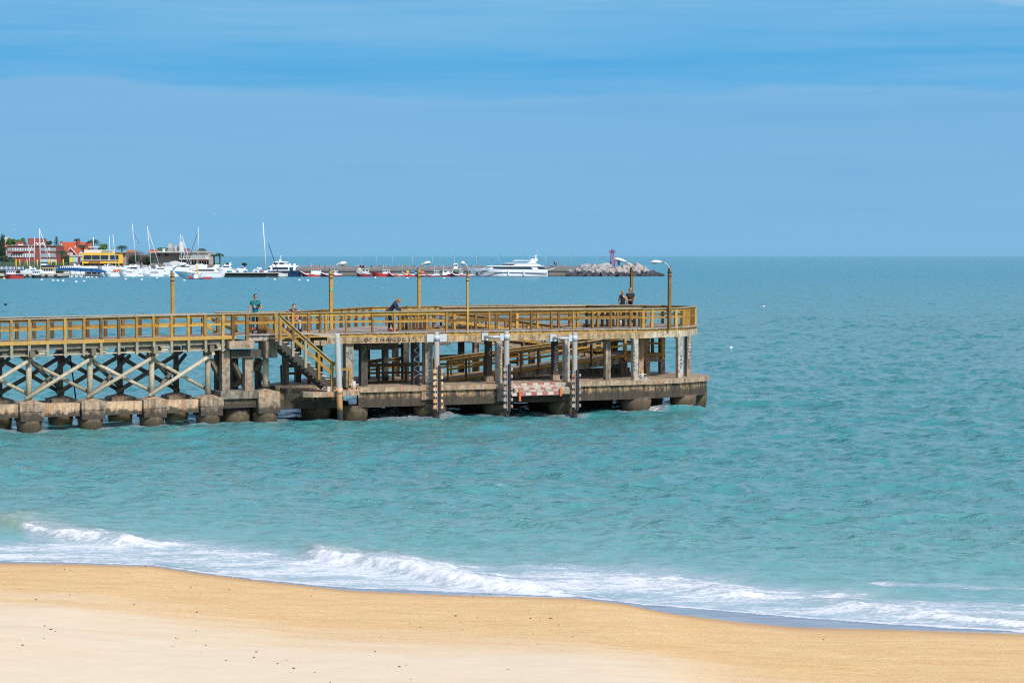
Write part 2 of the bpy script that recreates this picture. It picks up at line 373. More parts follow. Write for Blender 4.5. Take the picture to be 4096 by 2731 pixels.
# breakers near the beach: a ridge along a crest line, steep towards the beach
def polyd(X, Y, pts):
    a = np.array(pts); Yc = np.interp(X, a[:, 0], a[:, 1]); sl = np.gradient(Yc, axis=1) / np.maximum(1e-6, np.gradient(X, axis=1))
    return (Y - Yc) / np.sqrt(1 + sl ** 2)
brk = [([(-600, 2040), (-200, 2070), (0, 2092), (60, 2112), (140, 2130), (240, 2150), (340, 2160), (430, 2170), (520, 2182), (640, 2190)], .25, 1.0, -600, 640, 55),
       ([(1150, 2218), (1250, 2232), (1350, 2248), (1500, 2268), (1650, 2298), (1800, 2330), (2000, 2356), (2150, 2368), (2320, 2388)], .21, 1.0, 1170, 2330, 1190),
       ([(2740, 2364), (2800, 2370), (2900, 2378), (3060, 2390), (3200, 2398)], .15, 1.0, 2770, 3170, 2790),
       ([(3180, 2404), (3240, 2410), (3400, 2428), (3500, 2442), (3700, 2466), (3900, 2490), (4100, 2510), (4800, 2535), (5600, 2545)], .15, 1.0, 3210, 5600, 3380)]
foam = np.zeros_like(X); tan = np.zeros_like(X)
u_at = X / np.maximum(Y, 1) * F + 2048
n1 = vnoise(X * 1.6, Y * 2.2, 21, 5); n2 = vnoise(X * .45, Y * 1.3, 22, 5); n3 = vnoise(X * 4.5, Y * 9.0, 23, 4); n4 = vnoise(X * 3.0, Y * 4.0, 24, 4); n5 = vnoise(X * 9.0, Y * 12.0, 25, 3)
for pts, a_, _, u0, u1, uf in brk:
    dd = polyd(X, Y, upoly(pts)) + .30 * (n1 - .5)
    env = np.clip((u_at - u0) / 90, 0, 1) * np.clip((u1 - u_at) / 120, 0, 1)
    env = env * np.clip(.15 + 1.25 * vnoise(X * .45, X * 0 + a_ * 30, 31, 3), 0, 1.2)
    prof = np.where(dd < 0, np.exp(-(dd / .26) ** 2), np.exp(-(dd / 1.25) ** 2))
    Z += a_ * env * prof * (1 + .35 * (n3 - .5)) + env * prof * (.16 * (n4 - .5) + .10 * (n5 - .5)) * (a_ / .3)
    fr = np.clip((u_at - uf) / 60, 0, 1)
    gap = np.clip((vnoise(X * .7, X * 0 + a_ * 50, 37, 2) - .25) * 6, 0, 1)
    foam = np.maximum(foam, env ** .3 * fr * gap * np.where(dd < 0, np.exp(-(dd / .38) ** 2), np.exp(-(dd / (.28)) ** 2)) * (.72 + .7 * (n4 - .4)))
    foam = np.maximum(foam, env ** .5 * fr * .46 * np.where(dd < 0, np.exp(-(dd / 1.6) ** 2), np.exp(-(dd / 2.0) ** 2)))
    tan = np.maximum(tan, env ** .5 * np.where(dd < 0, np.exp(-(dd / .5) ** 2), np.exp(-(dd / 1.6) ** 2)))
dfe = Y - foamY(X) + .12 * (n1 - .5)
edge = np.exp(-(np.where(dfe < 0, dfe / .13, dfe / .22)) ** 2) * .8 * (.55 + .7 * n1)
foam = np.maximum(foam, edge)
width = np.interp(u_at, [-600, 0, 700, 1300, 2000, 2600, 3200, 4096, 5600], [5, 5, 7.5, 7, 6, 8, 7, 5, 5])
washz = np.clip(dfe / .1, 0, 1) * np.clip((width - dfe) / (width * .45), 0, 1)
foam = np.maximum(foam, washz * (.50 + .6 * (n2 - .5)))
line5 = polyd(X, Y, upoly([(3300, 2320), (3560, 2330), (3900, 2343), (4096, 2352), (5000, 2380)]))
foam = np.maximum(foam, .42 * np.exp(-(line5 / .5) ** 2) * np.clip((u_at - 3350) / 150, 0, 1) * n2 * 1.8)
# whitecaps on the steepest crests, and splash round the pier
hc = (samp(hA, 64, X, Y) + .5 * samp(hC, 160, X, Y, .2)) * gust
foam = np.maximum(foam, np.clip((hc - 3.6) * .8, 0, .5) * np.clip((dsh - 12) / 10, 0, 1))
for u_, v_, r_ in [(1640, 1668, 1.4), (1760, 1664, 1.0), (1110, 1672, .7), (2590, 1640, .8), (2680, 1630, .6), (1560, 1660, .8)]:
    c_ = atz(u_, v_, 0); q = ((X - c_.x) / r_) ** 2 + ((Y - c_.y) / (r_ * 1.6)) ** 2
    foam = np.maximum(foam, .75 * np.exp(-q)); Z += .12 * np.exp(-q) * (n3 + .2)
for u_, o_, r_ in [(-135, .35, .9), (113, .35, .9), (358, .35, .9), (605, .35, .9), (830, .35, .9), (1059, .3, .9), (1412, .5, 1.1), (1718, .45, 1.1), (1985, .6, 1.1), (2250, .5, 1.1), (2542, .5, 1.1), (2733, 1.0, 1.0), (1362, -1.75, .4), (1746, -.75, .45), (2026, -.85, .45), (2299, -.85, .45), (1262, 1.2, 1.0)]:
    c_ = P(S(u_, o_), o_, 0); q = np.hypot((X - c_.x) / r_, (Y - c_.y) / r_)
    foam = np.maximum(foam, (.42 + .35 * (n1 - .5)) * np.exp(-((q - .85) / .55) ** 2)); Z += .05 * np.exp(-((q - .9) / .4) ** 2) * (n4 - .3)
DXs, DYs = X + DX, Y + DY
film = np.clip(1 - (Y - shoreY(X)) / .35, 0, 1)
kf = np.clip((Y - foamY(X)) / .5, 0, 1); Z = .006 * (1 - kf) + kf * Z + .02 * edge
shal = np.exp(-np.clip(dsh, 0, 99) / 19.0)
m, t_, b = newmat('sea_water')
fo = attr(t_, 'foam'); sh = attr(t_, 'shal'); ta = attr(t_, 'tan'); far = attr(t_, 'far'); rough_ = attr(t_, 'wind')
big = nz(t_, .02, 4, .6, (1, .35, 1))
body = mixc(big, (0.036, 0.222, 0.232), (0.054, 0.282, 0.290), t_)
body = mixc(far, body, (0.010, 0.245, 0.330), t_)
body = mixc(sh, body, (0.20, 0.42, 0.39), t_)
body = mixc(mth('MULTIPLY', ta, .55, tree=t_), body, (0.40, 0.38, 0.20), t_)
fn = mth('ADD', mth('MULTIPLY', nz(t_, 2.0, 8, .72, (.8, 2.2, 1)), .5, tree=t_), mth('MULTIPLY', nz(t_, 7.0, 6, .75, (1, 1.8, 1), off=4), .5, tree=t_), tree=t_)
fm = thr(t_, mth('ADD', fo, mth('MULTIPLY', mth('SUBTRACT', fn, .5, tree=t_), 2.3, tree=t_), tree=t_), .38, .62)
gate = thr(t_, fo, .03, .12)
fm = mth('MULTIPLY', fm, gate, tree=t_)
milk = mth('MULTIPLY', thr(t_, fo, .12, .45), .72, tree=t_)
body = mixc(milk, body, (0.47, 0.54, 0.60), t_)
film_ = attr(t_, 'film'); body = mixc(film_, body, mixc(thr(t_, nz(t_, 2.2, 6, .7, (.4, 3.5, 1), off=60), .45, .62), (0.10, 0.15, 0.21), (0.24, 0.33, 0.42), t_), t_)  # film colour includes a painted blue sky reflection with paler streaks
L(mixc(fm, body, mixc(nz(t_, 5, 6, .7, off=30), (0.58, 0.61, 0.64), (0.90, 0.90, 0.90), t_), t_), b.inputs['Base Color'], t_)
L(mth('ADD', mth('ADD', .19, mth('MULTIPLY', film_, -.13, tree=t_), tree=t_), mth('MULTIPLY', fm, .7, tree=t_), tree=t_), b.inputs['Roughness'], t_)
b.inputs['IOR'].default_value = 1.70
h1 = nz(t_, 2.2, 6, .62, (1, 1.5, 1)); h2 = nz(t_, .55, 6, .6, (1, 1.8, 1), off=3)
hs = mth('ADD', mth('MULTIPLY', h1, .042, tree=t_), mth('MULTIPLY', h2, mth('MULTIPLY', far, 1.3, tree=t_), tree=t_), tree=t_)
rdg = mth('MULTIPLY', thr(t_, nz(t_, 1.25, 6, .62, (.7, 2.0, 1), off=15), .52, .78), .13, tree=t_)
hs = mth('ADD', hs, rdg, tree=t_)
hs = mth('ADD', hs, mth('MULTIPLY', mth('MULTIPLY', fm, fn, tree=t_), .30, tree=t_), tree=t_)
bp = N('ShaderNodeBump', t_); bp.inputs['Distance'].default_value = 1.0
L(rough_, bp.inputs['Strength'], t_); L(hs, bp.inputs['Height'], t_); L(bp.outputs[0], b.inputs['Normal'], t_)
farA = np.clip((Y - 140) / 700, 0, 1)
wind = np.clip(dsh / 16, .12, 1) * (.05 + .95 * kf)
tag(grid_object('sea', DXs, DYs, Z, MT['sea_water'], dict(foam=foam, shal=shal, tan=tan, far=farA, wind=wind, film=1 - kf)), kind='structure')

mb = MB(); rr = random.Random(11)
for k in range(240):
    u = rr.uniform(-100, 4200); q = rr.random(); y0 = atz(u, 2300, 0); xs_ = y0.x; ysh = float(shoreY(np.array(xs_))); dd = .25 + (22 * q ** 2.0); yy = ysh - dd; xx = (u - 2048) / F * yy; r_ = rr.uniform(.005, .016) * (1.9 if rr.random() < .06 else 1)
    mb.ell((xx, yy, dd / 15 + r_ * .3), (r_ * rr.uniform(1, 2), r_, r_ * .7), 6, 4)
m, t_, b = newmat('beach_debris'); g = N('ShaderNodeNewGeometry', t_); L(ramp(g.outputs['Random Per Island'], [(.0, (.03, .02, .02)), (.35, (.10, .06, .04)), (.6, (.28, .14, .06)), (.8, (.6, .55, .5))], t_), b.inputs['Base Color'], t_)
tag(mb.build('beach_debris', m, None), 'small dark shells, pebbles and weed scattered over the sand', 'beach debris', kind='stuff')
# ------------------------------------------------------------------ pier materials
OCH = [(0.11, 0.055, 0.015), (0.27, 0.142, 0.028), (0.48, 0.265, 0.045), (0.68, 0.405, 0.080)]
wood('ochre_wood', OCH, .3, .35, 0)
wood('brown_wood', [(0.085, 0.048, 0.020), (0.15, 0.082, 0.028), (0.24, 0.135, 0.040)], .3, .4)
wood('yellow_board', [(0.34, 0.19, 0.04), (0.48, 0.28, 0.055), (0.57, 0.36, 0.10)], .35, .35)
wood('rail_cap', [(0.24, 0.18, 0.10), (0.36, 0.27, 0.13), (0.40, 0.36, 0.28), (0.46, 0.31, 0.12)], .35, .45)
wood('deck_plank', [(0.30, 0.235, 0.185), (0.40, 0.32, 0.26), (0.48, 0.39, 0.32)], .4, .35)
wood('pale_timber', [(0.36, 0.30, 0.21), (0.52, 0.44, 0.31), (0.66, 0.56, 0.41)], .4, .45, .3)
wood('shaded_timber', [(0.13, 0.105, 0.075), (0.20, 0.165, 0.12), (0.28, 0.23, 0.165)], .4, .5, .2)  # pale_timber hue darkened: shade of the rear trestle put into the colour
wood('old_beam', [(0.12, 0.10, 0.075), (0.20, 0.18, 0.14), (0.28, 0.25, 0.19)], .35, .6, .3)
wood('white_pole', [(0.42, 0.43, 0.40), (0.55, 0.56, 0.53), (0.62, 0.60, 0.56)], .45, .4)
concrete('cap_concrete', (0.52, 0.37, 0.23), (0.30, 0.24, 0.18), .6, .6, .66, .28, .3)
concrete('tie_beam_concrete', (0.70, 0.43, 0.22), (0.56, 0.45, 0.34), .35, .7, .76, .14, .3)
concrete('edge_concrete', (0.54, 0.38, 0.20), (0.38, 0.26, 0.145), .6, .5)
concrete('pale_edge_concrete', (0.68, 0.59, 0.42), (0.50, 0.40, 0.27), .45, .4)
concrete('slab_concrete', (0.48, 0.35, 0.23), (0.36, 0.27, 0.185), .45, .6)
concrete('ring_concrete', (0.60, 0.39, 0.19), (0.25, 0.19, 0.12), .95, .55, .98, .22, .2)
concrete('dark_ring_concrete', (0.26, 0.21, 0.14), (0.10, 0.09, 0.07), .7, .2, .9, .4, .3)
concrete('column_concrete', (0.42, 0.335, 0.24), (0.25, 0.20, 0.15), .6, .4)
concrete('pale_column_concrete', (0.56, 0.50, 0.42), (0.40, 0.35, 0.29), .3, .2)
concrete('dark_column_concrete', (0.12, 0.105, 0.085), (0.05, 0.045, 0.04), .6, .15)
concrete('grey_concrete', (0.30, 0.26, 0.20), (0.17, 0.15, 0.12), .6, .2)
concrete('pile_concrete', (0.20, 0.145, 0.085), (0.07, 0.055, 0.04), .6, .25, .12, .3, .3)
plain('white_steel', (0.50, 0.52, 0.54), .4, .25, scale=6)
m, t_, b = newmat('rusty_clamp')
c = mixc(thr(t_, nz(t_, 6, 6, .7), .4, .6), (0.75, 0.62, 0.42), (0.62, 0.20, 0.03), t_)
c = mixc(thr(t_, nz(t_, 9, 5, .7, off=4), .56, .66), c, (0.10, 0.03, 0.015), t_); L(c, b.inputs['Base Color'], t_); b.inputs['Roughness'].default_value = .7
m, t_, b = newmat('worn_clamp')
c = mixc(thr(t_, nz(t_, 7, 6, .7), .46, .58), (0.38, 0.36, 0.33), (0.36, 0.13, 0.04), t_); L(c, b.inputs['Base Color'], t_); b.inputs['Roughness'].default_value = .6
m, t_, b = newmat('orange_steel')
c = mixc(thr(t_, nz(t_, 8, 6, .7), .45, .62), (0.72, 0.17, 0.03), (0.40, 0.12, 0.03), t_); L(c, b.inputs['Base Color'], t_); b.inputs['Roughness'].default_value = .7
m, t_, b = newmat('pole_paint')   # white wooden pole whose paint gives way to rust coloured wood and then tar
z = N('ShaderNodeSeparateXYZ', t_); L(N('ShaderNodeNewGeometry', t_).outputs['Position'], z.inputs[0], t_)
hgt = mth('ADD', z.outputs[2], mth('MULTIPLY', mth('SUBTRACT', nz(t_, 4, 6, .7), .5, tree=t_), .5, tree=t_), tree=t_)
c = mixc(nz(t_, 5, 5, .6, (1, 1, .15)), (0.36, 0.37, 0.34), (0.52, 0.51, 0.47), t_)
c = mixc(thr(t_, hgt, 1.42, 1.30), c, (0.62, 0.30, 0.12), t_); c = mixc(thr(t_, hgt, .75, .55), c, (0.07, 0.06, 0.05), t_)
L(c, b.inputs['Base Color'], t_); b.inputs['Roughness'].default_value = .75
m, t_, b = newmat('fender_pole_paint')
z = N('ShaderNodeSeparateXYZ', t_); L(N('ShaderNodeNewGeometry', t_).outputs['Position'], z.inputs[0], t_)
hgt = mth('ADD', z.outputs[2], mth('MULTIPLY', mth('SUBTRACT', nz(t_, 4, 6, .7), .5, tree=t_), .6, tree=t_), tree=t_)
c = mixc(nz(t_, 4, 6, .6, (1, 1, .12)), (0.28, 0.26, 0.23), (0.48, 0.45, 0.40), t_)
c = mixc(thr(t_, nz(t_, 3, 5, .6, (1, 1, .1), off=5), .54, .66), c, (0.40, 0.24, 0.12), t_)
c = mixc(thr(t_, hgt, 1.1, .3), c, (0.10, 0.07, 0.05), t_)
L(c, b.inputs['Base Color'], t_); b.inputs['Roughness'].default_value = .75
plain('black_rubber', (0.018, 0.018, 0.022), .6, .3)
plain('dark_steel', (0.055, 0.045, 0.04), .55, .35)
plain('white_paint', (0.56, 0.50, 0.42), .7, .2, scale=9)
m, t_, b = newmat('red_paint'); L(mixc(thr(t_, nz(t_, 12, 6, .75), .50, .62), (0.40, 0.07, 0.07), (0.48, 0.36, 0.29), t_), b.inputs['Base Color'], t_); b.inputs['Roughness'].default_value = .8
plain('graffiti_white', (0.72, 0.72, 0.74), .7, .1); plain('graffiti_black', (0.02, 0.02, 0.035), .7, .1)
plain('graffiti_purple', (0.07, 0.03, 0.14), .7, .1); plain('graffiti_green', (0.04, 0.25, 0.09), .7, .1)
plain('graffiti_blue', (0.05, 0.30, 0.42), .7, .2); plain('graffiti_lime', (0.28, 0.40, 0.06), .7, .2); plain('graffiti_maroon', (0.09, 0.012, 0.04), .7, .2)
plain('graffiti_orange', (0.55, 0.30, 0.12), .7, .2); plain('graffiti_navy', (0.02, 0.06, 0.25), .7, .1)
plain('lamp_shell', (0.66, 0.66, 0.64), .35, .08); plain('lamp_glass', (0.30, 0.28, 0.12), .15, .3, scale=20); plain('galvanised', (0.40, 0.42, 0.42), .4, .15, .5)
plain('green_sticker', (0.02, 0.30, 0.14), .5, .05); plain('sticker_white', (0.75, 0.78, 0.5), .5, .05)
M = MT

def text_mesh(name, txt, mat, parent, org, right, up, size, depth=.012, vertical=False, lean=0.0, nrm=None, squash=1.0, bold=0.0):
    """writing as a thin raised mesh; org is its lower left corner (upper left for a column of letters)"""
    right = Vector(right).normalized(); up = Vector(up).normalized(); nrm = nrm or right.cross(up)
    mb = MB(); lines = list(txt) if vertical else txt.split('\n')
    for i, ln in enumerate(lines):
        if not ln.strip(): continue
        cu = bpy.data.curves.new('t', 'FONT'); cu.body = ln; cu.size = 1.0; cu.offset = bold; cu.shear = lean; cu.resolution_u = 2
        to = bpy.data.objects.new('t', cu); COL.objects.link(to)
        me = bpy.data.meshes.new_from_object(to)
        bpy.data.objects.remove(to); bpy.data.curves.remove(cu)
        jit = R.uniform(-.06, .06) * size
        for side in (0, 1):
            vs = [org + right * (v.co.x * size * squash + jit * vertical) + up * ((v.co.y - (i + (1 if vertical else 0)) * .95) * size) + nrm * (depth * side) for v in me.vertices]
            fs = [tuple(p.vertices) for p in me.polygons]
            if side == 0: fs = [tuple(reversed(f)) for f in fs]
            mb.add(vs, fs)
        bpy.data.meshes.remove(me)
    return mb.build(name, mat, parent)

def scrawl(name, mat, parent, org, right, up, w_, h_, n, seed, r=.014, nrm=None, loops=2.6):
    """a looping hand-drawn tag"""
    rr = random.Random(seed); right = Vector(right).normalized(); up = Vector(up).normalized(); nrm = nrm or right.cross(up); mb = MB()
    pts = []
    for i in range(n * 8 + 1):
        q = i / (n * 8); a = q * n * loops
        pts.append(org + right * (w_ * (.5 + .42 * math.sin(a + rr.uniform(-.2, .2)))) - up * (h_ * q + .10 * h_ / n * math.cos(a * 1.7)) + nrm * .012)
    for a, c in zip(pts, pts[1:]):
        if (c - a).length > 1e-4: mb.beam(a, c, .012, r * 2, up=nrm.cross((c - a).normalized()) if abs(nrm.dot((c - a).normalized())) < .9 else Z3)
    return mb.build(name, mat, parent)

FN = -N3   # outward normal of the front faces
def su(u, off): return S(u, off)
def px_block(mb, u0, u1, v0, v1, off, depth):
    s0, s1 = S(u0, off), S(u1, off); um = (u0 + u1) / 2
    return mb.pbox(s0, s1, off, off + depth, ZV(um, v1, off), ZV(um, v0, off))

# ------------------------------------------------------------------ wooden walkway
S_END = S(940, 0)
def zd(s): return 3.88 + .13 * max(-.2, min(1, s / S_END)) if s < S_END else 4.03
ZP = 4.03
walk = thing('pier_walkway', P(0, 1, 0), 'long wooden walkway on log braced posts and stained concrete pile caps', 'pier walkway')
mb = MB(); s = -7.0
while s < S_END:
    z = zd(s) + R.uniform(-.006, .006); mb.pbox(s, s + .142, -.05 + R.uniform(-.02, .02), 2.18, z - .045, z); s += .15
mb.build('deck', M['deck_plank'], walk)
def along(mb, s0, s1, off0, off1, z0, z1, step=2.4):
    s = s0
    while s < s1 - 1e-3:
        e = min(s1, s + step); a, b_ = zd(s), zd(e - .001)
        mb.hexa([P(s, off0, a + z0), P(e - .004, off0, b_ + z0), P(e - .004, off1, b_ + z0), P(s, off1, a + z0), P(s, off0, a + z1), P(e - .004, off0, b_ + z1), P(e - .004, off1, b_ + z1), P(s, off1, a + z1)]); s = e
mb = MB(); along(mb, -7, S_END, -.125, -.07, -.17, -.02, 2.9); mb.build('fascia_board', M['yellow_board'], walk)
mb = MB(); along(mb, -7, S_END, .05, .17, -.40, -.05, 5); mb.build('stringer', M['old_beam'], walk)
mb = MB(); along(mb, -7, S_END, 1.95, 2.07, -.40, -.05, 5); mb.build('stringer', M['old_beam'], walk)
mb = MB(); along(mb, -7, S_END - .4, -.02, .03, -.66, -.61, 2.2); mb.build('ledger', M['pale_timber'], walk)

m, t_, b = newmat('post_wood')
g = N('ShaderNodeNewGeometry', t_); z = N('ShaderNodeSeparateXYZ', t_); L(g.outputs['Position'], z.inputs[0], t_)
oi = N('ShaderNodeObjectInfo', t_)
c = ramp(mth('ADD', mth('MULTIPLY', oi.outputs['Random'], .5, tree=t_), mth('MULTIPLY', nz(t_, 2.5, 6, .7), .5, tree=t_), tree=t_), [(.2, OCH[0]), (.45, OCH[1]), (.7, OCH[2]), (.9, OCH[3])], t_)
c = mixc(thr(t_, mth('ADD', z.outputs[2], mth('MULTIPLY', nz(t_, 3, 3), .2, tree=t_), tree=t_), 3.92, 3.80), c, mixc(nz(t_, 3, 5, .7), (0.20, 0.20, 0.14), (0.42, 0.38, 0.27), t_), t_)
c = mixc(mth('MULTIPLY', thr(t_, nz(t_, 10, 5, .7, (1, 1, .3), off=3), .5, .7), .5, tree=t_), c, (0.05, 0.035, 0.018), t_)
L(c, b.inputs['Base Color'], t_); b.inputs['Roughness'].default_value = .8

def railing(parent, pts, posts, drop=0.0, cap=.20, zf=None, wpost=.12, mat='ochre_wood', pm='ochre_wood', name='railing', side=-1, hgt=.96, inset=0.0):
    """pts: (s, off, z of the walking surface); posts: distances along in metres or list of (s, off, z); parts: cap rail, upper rail, mid rail, posts"""
    W = [P(*p) for p in pts]; hub = None
    mb = MB()
    for a, c in zip(W, W[1:]):
        mb.beam(a + Z3 * (hgt - .02), c + Z3 * (hgt - .02), cap, .045)
    hub = mb.build(name, M['rail_cap'] if mat == 'ochre_wood' else M[mat], parent)
    m1, m2 = MB(), MB()
    for a, c in zip(W, W[1:]):
        n_ = max(1, int((c - a).length / 3.2))
        for k in range(n_):
            p, q = a.lerp(c, k / n_), a.lerp(c, (k + .998) / n_); j = R.uniform(-.022, .022)
            m1.beam(p + Z3 * (hgt - .11), q + Z3 * (hgt - .11), .045, .12); m2.beam(p + Z3 * (.49 + j), q + Z3 * (.49 + j), .045, .10)
    m1.build('upper_rail', M[mat], hub); m2.build('mid_rail', M[mat], hub)
    for k, (p, d) in enumerate(posts):
        lean = R.uniform(-.03, .03)
        mb = MB().beam(p - Z3 * drop, p + Z3 * (hgt - .045) + d * lean, .105 * wpost / .12, wpost, up=d)
        mb.build('rail_post', M[pm], hub)
    return hub
def post_px(us, off, zfun, doff=0.0):
    o = []
    for u in us:
        s = S(u, off); o.append((P(s, off + doff, zfun(s)), E3))
    return o
def run_posts(pts, sp):
    o = []
    for a, c in zip(pts, pts[1:]):
        A, C = P(*a), P(*c); n_ = max(1, round((C - A).length / sp)); d = (C - A); d.z = 0; d.normalize()
        for k in range(n_): o.append((A.lerp(C, k / n_), d))
    A, C = P(*pts[-2]), P(*pts[-1]); d = C - A; d.z = 0; o.append((C, d.normalized())); return o
nearU = [-100, -28, 44, 115, 188, 259, 333, 403, 474, 546, 615, 685, 754, 822, 890]
railing(walk, [(-7, 0, zd(-7)), (0, 0, zd(0)), (S_END, 0, zd(S_END))], post_px(nearU, -.06, zd), drop=.72, pm='post_wood')
farU = [-80, -6, 66, 137, 208, 281, 350, 421, 491, 559, 627, 690, 760, 811]
railing(walk, [(-7, 2.08, zd(-7)), (S(824, 2.08), 2.08, zd(10))], post_px(farU, 2.08, zd), drop=.1, wpost=.14, mat='ochre_wood', pm='brown_wood')

NB = [-135, 113, 358, 605, 830]; FB = [-5, 239, 478, 703]
def bent(u, off, ztop, front):
    s = S(u, off); zc = zd(s)
    cap = MB(); c0, c1, o0, o1 = s - .55, s + .55, off - .55, off + .55
    cap.pbox(c0 + .03, c1 - .03, o0 + .03, o1 - .03, .42, .84); cap.pbox(c0, c1, o0, o1, .84, 1.20)
    cap.add([P(c0, o0, 1.2), P(c1, o0, 1.2), P(c1, o1, 1.2), P(c0, o1, 1.2), P(s - .15, off - .15, 1.34), P(s + .15, off - .15, 1.34), P(s + .15, off + .15, 1.34), P(s - .15, off + .15, 1.34)], [(4, 5, 6, 7), (0, 1, 5, 4), (1, 2, 6, 5), (2, 3, 7, 6), (3, 0, 4, 7)])
    k = cap.build('pile_cap', M['cap_concrete'], walk)
    MB().tube([P(s, off, .43), P(s, off, .30), P(s, off, -.9)], [.57, .56, .40], 14).build('pile_head', M['pile_concrete'], k)
    t1 = MB().tube([P(s, off, 1.30), P(s, off + R.uniform(-.02, .02), 2.3), P(s + R.uniform(-.02, .02), off, zc - .40)], [.135, .125, .12], 10).build('timber_post', M['pale_timber' if front else 'shaded_timber'], walk)
    MB().pbox(s - .17, s + .17, off - .16, off + .16, zc - .92, zc - .55).build('collar', M['old_beam'], t1)
    return s
ns = [bent(u, .35, 0, True) for u in NB]; fs_ = [bent(u, 2.85, 0, False) for u in FB]
for a, c in zip(ns, ns[1:]):
    MB().pbox(a + .56, c - .56, .02, .46, .58, 1.16).build('tie_beam', M['tie_beam_concrete'], walk)
for a, c in zip(fs_, fs_[1:]):
    MB().pbox(a + .56, c - .56, 2.6, 3.0, .70, 1.12).build('tie_beam', M['grey_concrete'], walk)
def log(a, c, r, mat, ext=.25):
    a, c = Vector(a), Vector(c); d = (c - a).normalized(); mid = (a + c) / 2 + Z3 * R.uniform(-.03, .02)
    MB().tube([a - d * ext, mid, c + d * ext], [r * 1.05, r, r * .95], 9).build('log_brace', M[mat], walk)
for a, c in zip(ns, ns[1:]):
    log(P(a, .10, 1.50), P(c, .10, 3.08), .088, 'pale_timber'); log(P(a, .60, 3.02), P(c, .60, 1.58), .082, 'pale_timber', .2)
log(P(ns[-1], .10, 1.50), P(ns[-1] + .0001, .10, 1.51), .001, 'pale_timber', 0) if False else None
for a, c in zip(fs_, fs_[1:]):
    log(P(a, 2.62, 1.55), P(c, 2.62, 3.1), .095, 'shaded_timber'); log(P(a, 3.08, 3.05), P(c, 3.08, 1.5), .095, 'shaded_timber')
for a, c in zip(ns, fs_):
    log(P(a + .1, .45, 3.0), P(c - .1, 2.7, 1.7), .09, 'shaded_timber'); log(P(c - 1.6, 2.7, 3.0), P(c - .1, 2.7, 2.2), .08, 'shaded_timber')
    log(P(a + .4, .5, 1.7), P(c + .3, 2.7, 2.95), .09, 'shaded_timber')
for a in ns:
    MB().pbox(a - .10, a + .10, -.25, 3.1, zd(a) - .72, zd(a) - .42).build('cap_beam', M['shaded_timber'], walk)
    e_ = MB(); e_.pbox(a + .34, a + .62, -.02, .40, zd(a) - .66, zd(a) - .42); e_.pbox(a + .28, a + .68, -.06, .42, zd(a) - .46, zd(a) - .415); e_.build('corbel_block', M['pale_timber'], walk)
    MB().pbox(a - 1.2, a + .33, .20, .42, zd(a) - .68, zd(a) - .42).build('girder', M['shaded_timber'], walk)
MB().tube([atY(280, 1418, 108.2), atY(304, 1602, 108.2)], .035, 6).build('drain_pipe', M['black_rubber'], walk)

# ------------------------------------------------------------------ landing at the head of the stairs
S_L = S(1112, 0)
plat = thing('pier_platform', P(27, 5.5, 0), 'two level round ended concrete and timber pier platform with a ramp inside', 'pier platform')
land = thing('pier_landing', P(11.5, 1.5, 0), 'wooden landing joining walkway and platform on grey blocks and square columns', 'pier landing')
mb = MB(); s = S_END
while s < S_L - .02:
    mb.pbox(s, min(s + .142, S_L), -.10 + R.uniform(-.02, .02), 3.0, ZP - .05, ZP + R.uniform(-.004, .004)); s += .15
mb.build('deck', M['deck_plank'], land)
landU = [930, 987]
railing(land, [(S_END, 0, ZP), (S_L, 0, ZP)], post_px(landU, -.06, lambda s: ZP) + post_px([1104], -.02, lambda s: ZP), drop=.45, pm='post_wood', wpost=.15)
hub = railing(land, [(S(858, 2.9), 2.9, ZP), (S(1100, 2.6), 2.6, ZP)], post_px([872, 940, 1003], 2.9, lambda s: ZP) + post_px([1068], 2.8, lambda s: ZP), wpost=.16, pm='brown_wood')
mb = MB(); s0 = S(1054, 1.0)
mb.pbox(s0 - .30, s0 - .02, .9, 1.0, ZP, ZP + .93); mb.pbox(s0, s0 + .12, .92, 1.02, ZP, ZP + .90); mb.build('gate_post', M['brown_wood'], land)
mb = MB()   # rails of the stairs going down on the far side
for (u0, v0, u1, v1, o_) in [(830, 1270, 958, 1332, 3.2), (826, 1300, 862, 1332, 3.2), (1062, 1266, 1100, 1296, 1.6), (1062, 1304, 1100, 1334, 1.6), (898, 1276, 930, 1300, 3.0)]:
    a, c = P(S(u0, o_), o_, ZV(u0, v0, o_)), P(S(u1, o_), o_, ZV(u1, v1, o_)); mb.beam(a, c, .05, .13)
mb.build('stair_rail', M['ochre_wood'], land)
def blk(name, mat, *a, par=land):
    m_ = MB(); px_block(m_, *a); return m_.build(name, M[mat], par)
blk('beam_end', 'slab_concrete', 914, 1017, 1364, 1393, -.35, 2.9)
blk('beam_end', 'column_concrete', 1062, 1109, 1364, 1431, -.35, .9)
blk('cross_beam', 'dark_column_concrete', 925, 1062, 1398, 1431, .05, .5)
blk('white_joist', 'pale_column_concrete', 992, 1076, 1341, 1363, .02, .25)
blk('steel_plate', 'dark_steel', 1078, 1100, 1343, 1363, -.02, .1)
blk('stringer', 'old_beam', 815, 915, 1352, 1372, .1, .2); blk('under_beam', 'shaded_timber', 815, 925, 1374, 1395, .2, .25)
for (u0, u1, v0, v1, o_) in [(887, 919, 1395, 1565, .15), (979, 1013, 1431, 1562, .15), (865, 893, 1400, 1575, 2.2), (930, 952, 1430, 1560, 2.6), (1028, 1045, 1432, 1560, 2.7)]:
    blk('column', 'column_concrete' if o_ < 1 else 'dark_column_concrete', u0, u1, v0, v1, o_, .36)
s0 = S(1061, .3); MB().tube([P(s0, .3, ZV(1061, 1545, .3)), P(s0, .3, ZV(1061, 1431, .3))], .14, 12).build('timber_post', M['pale_timber'], land)
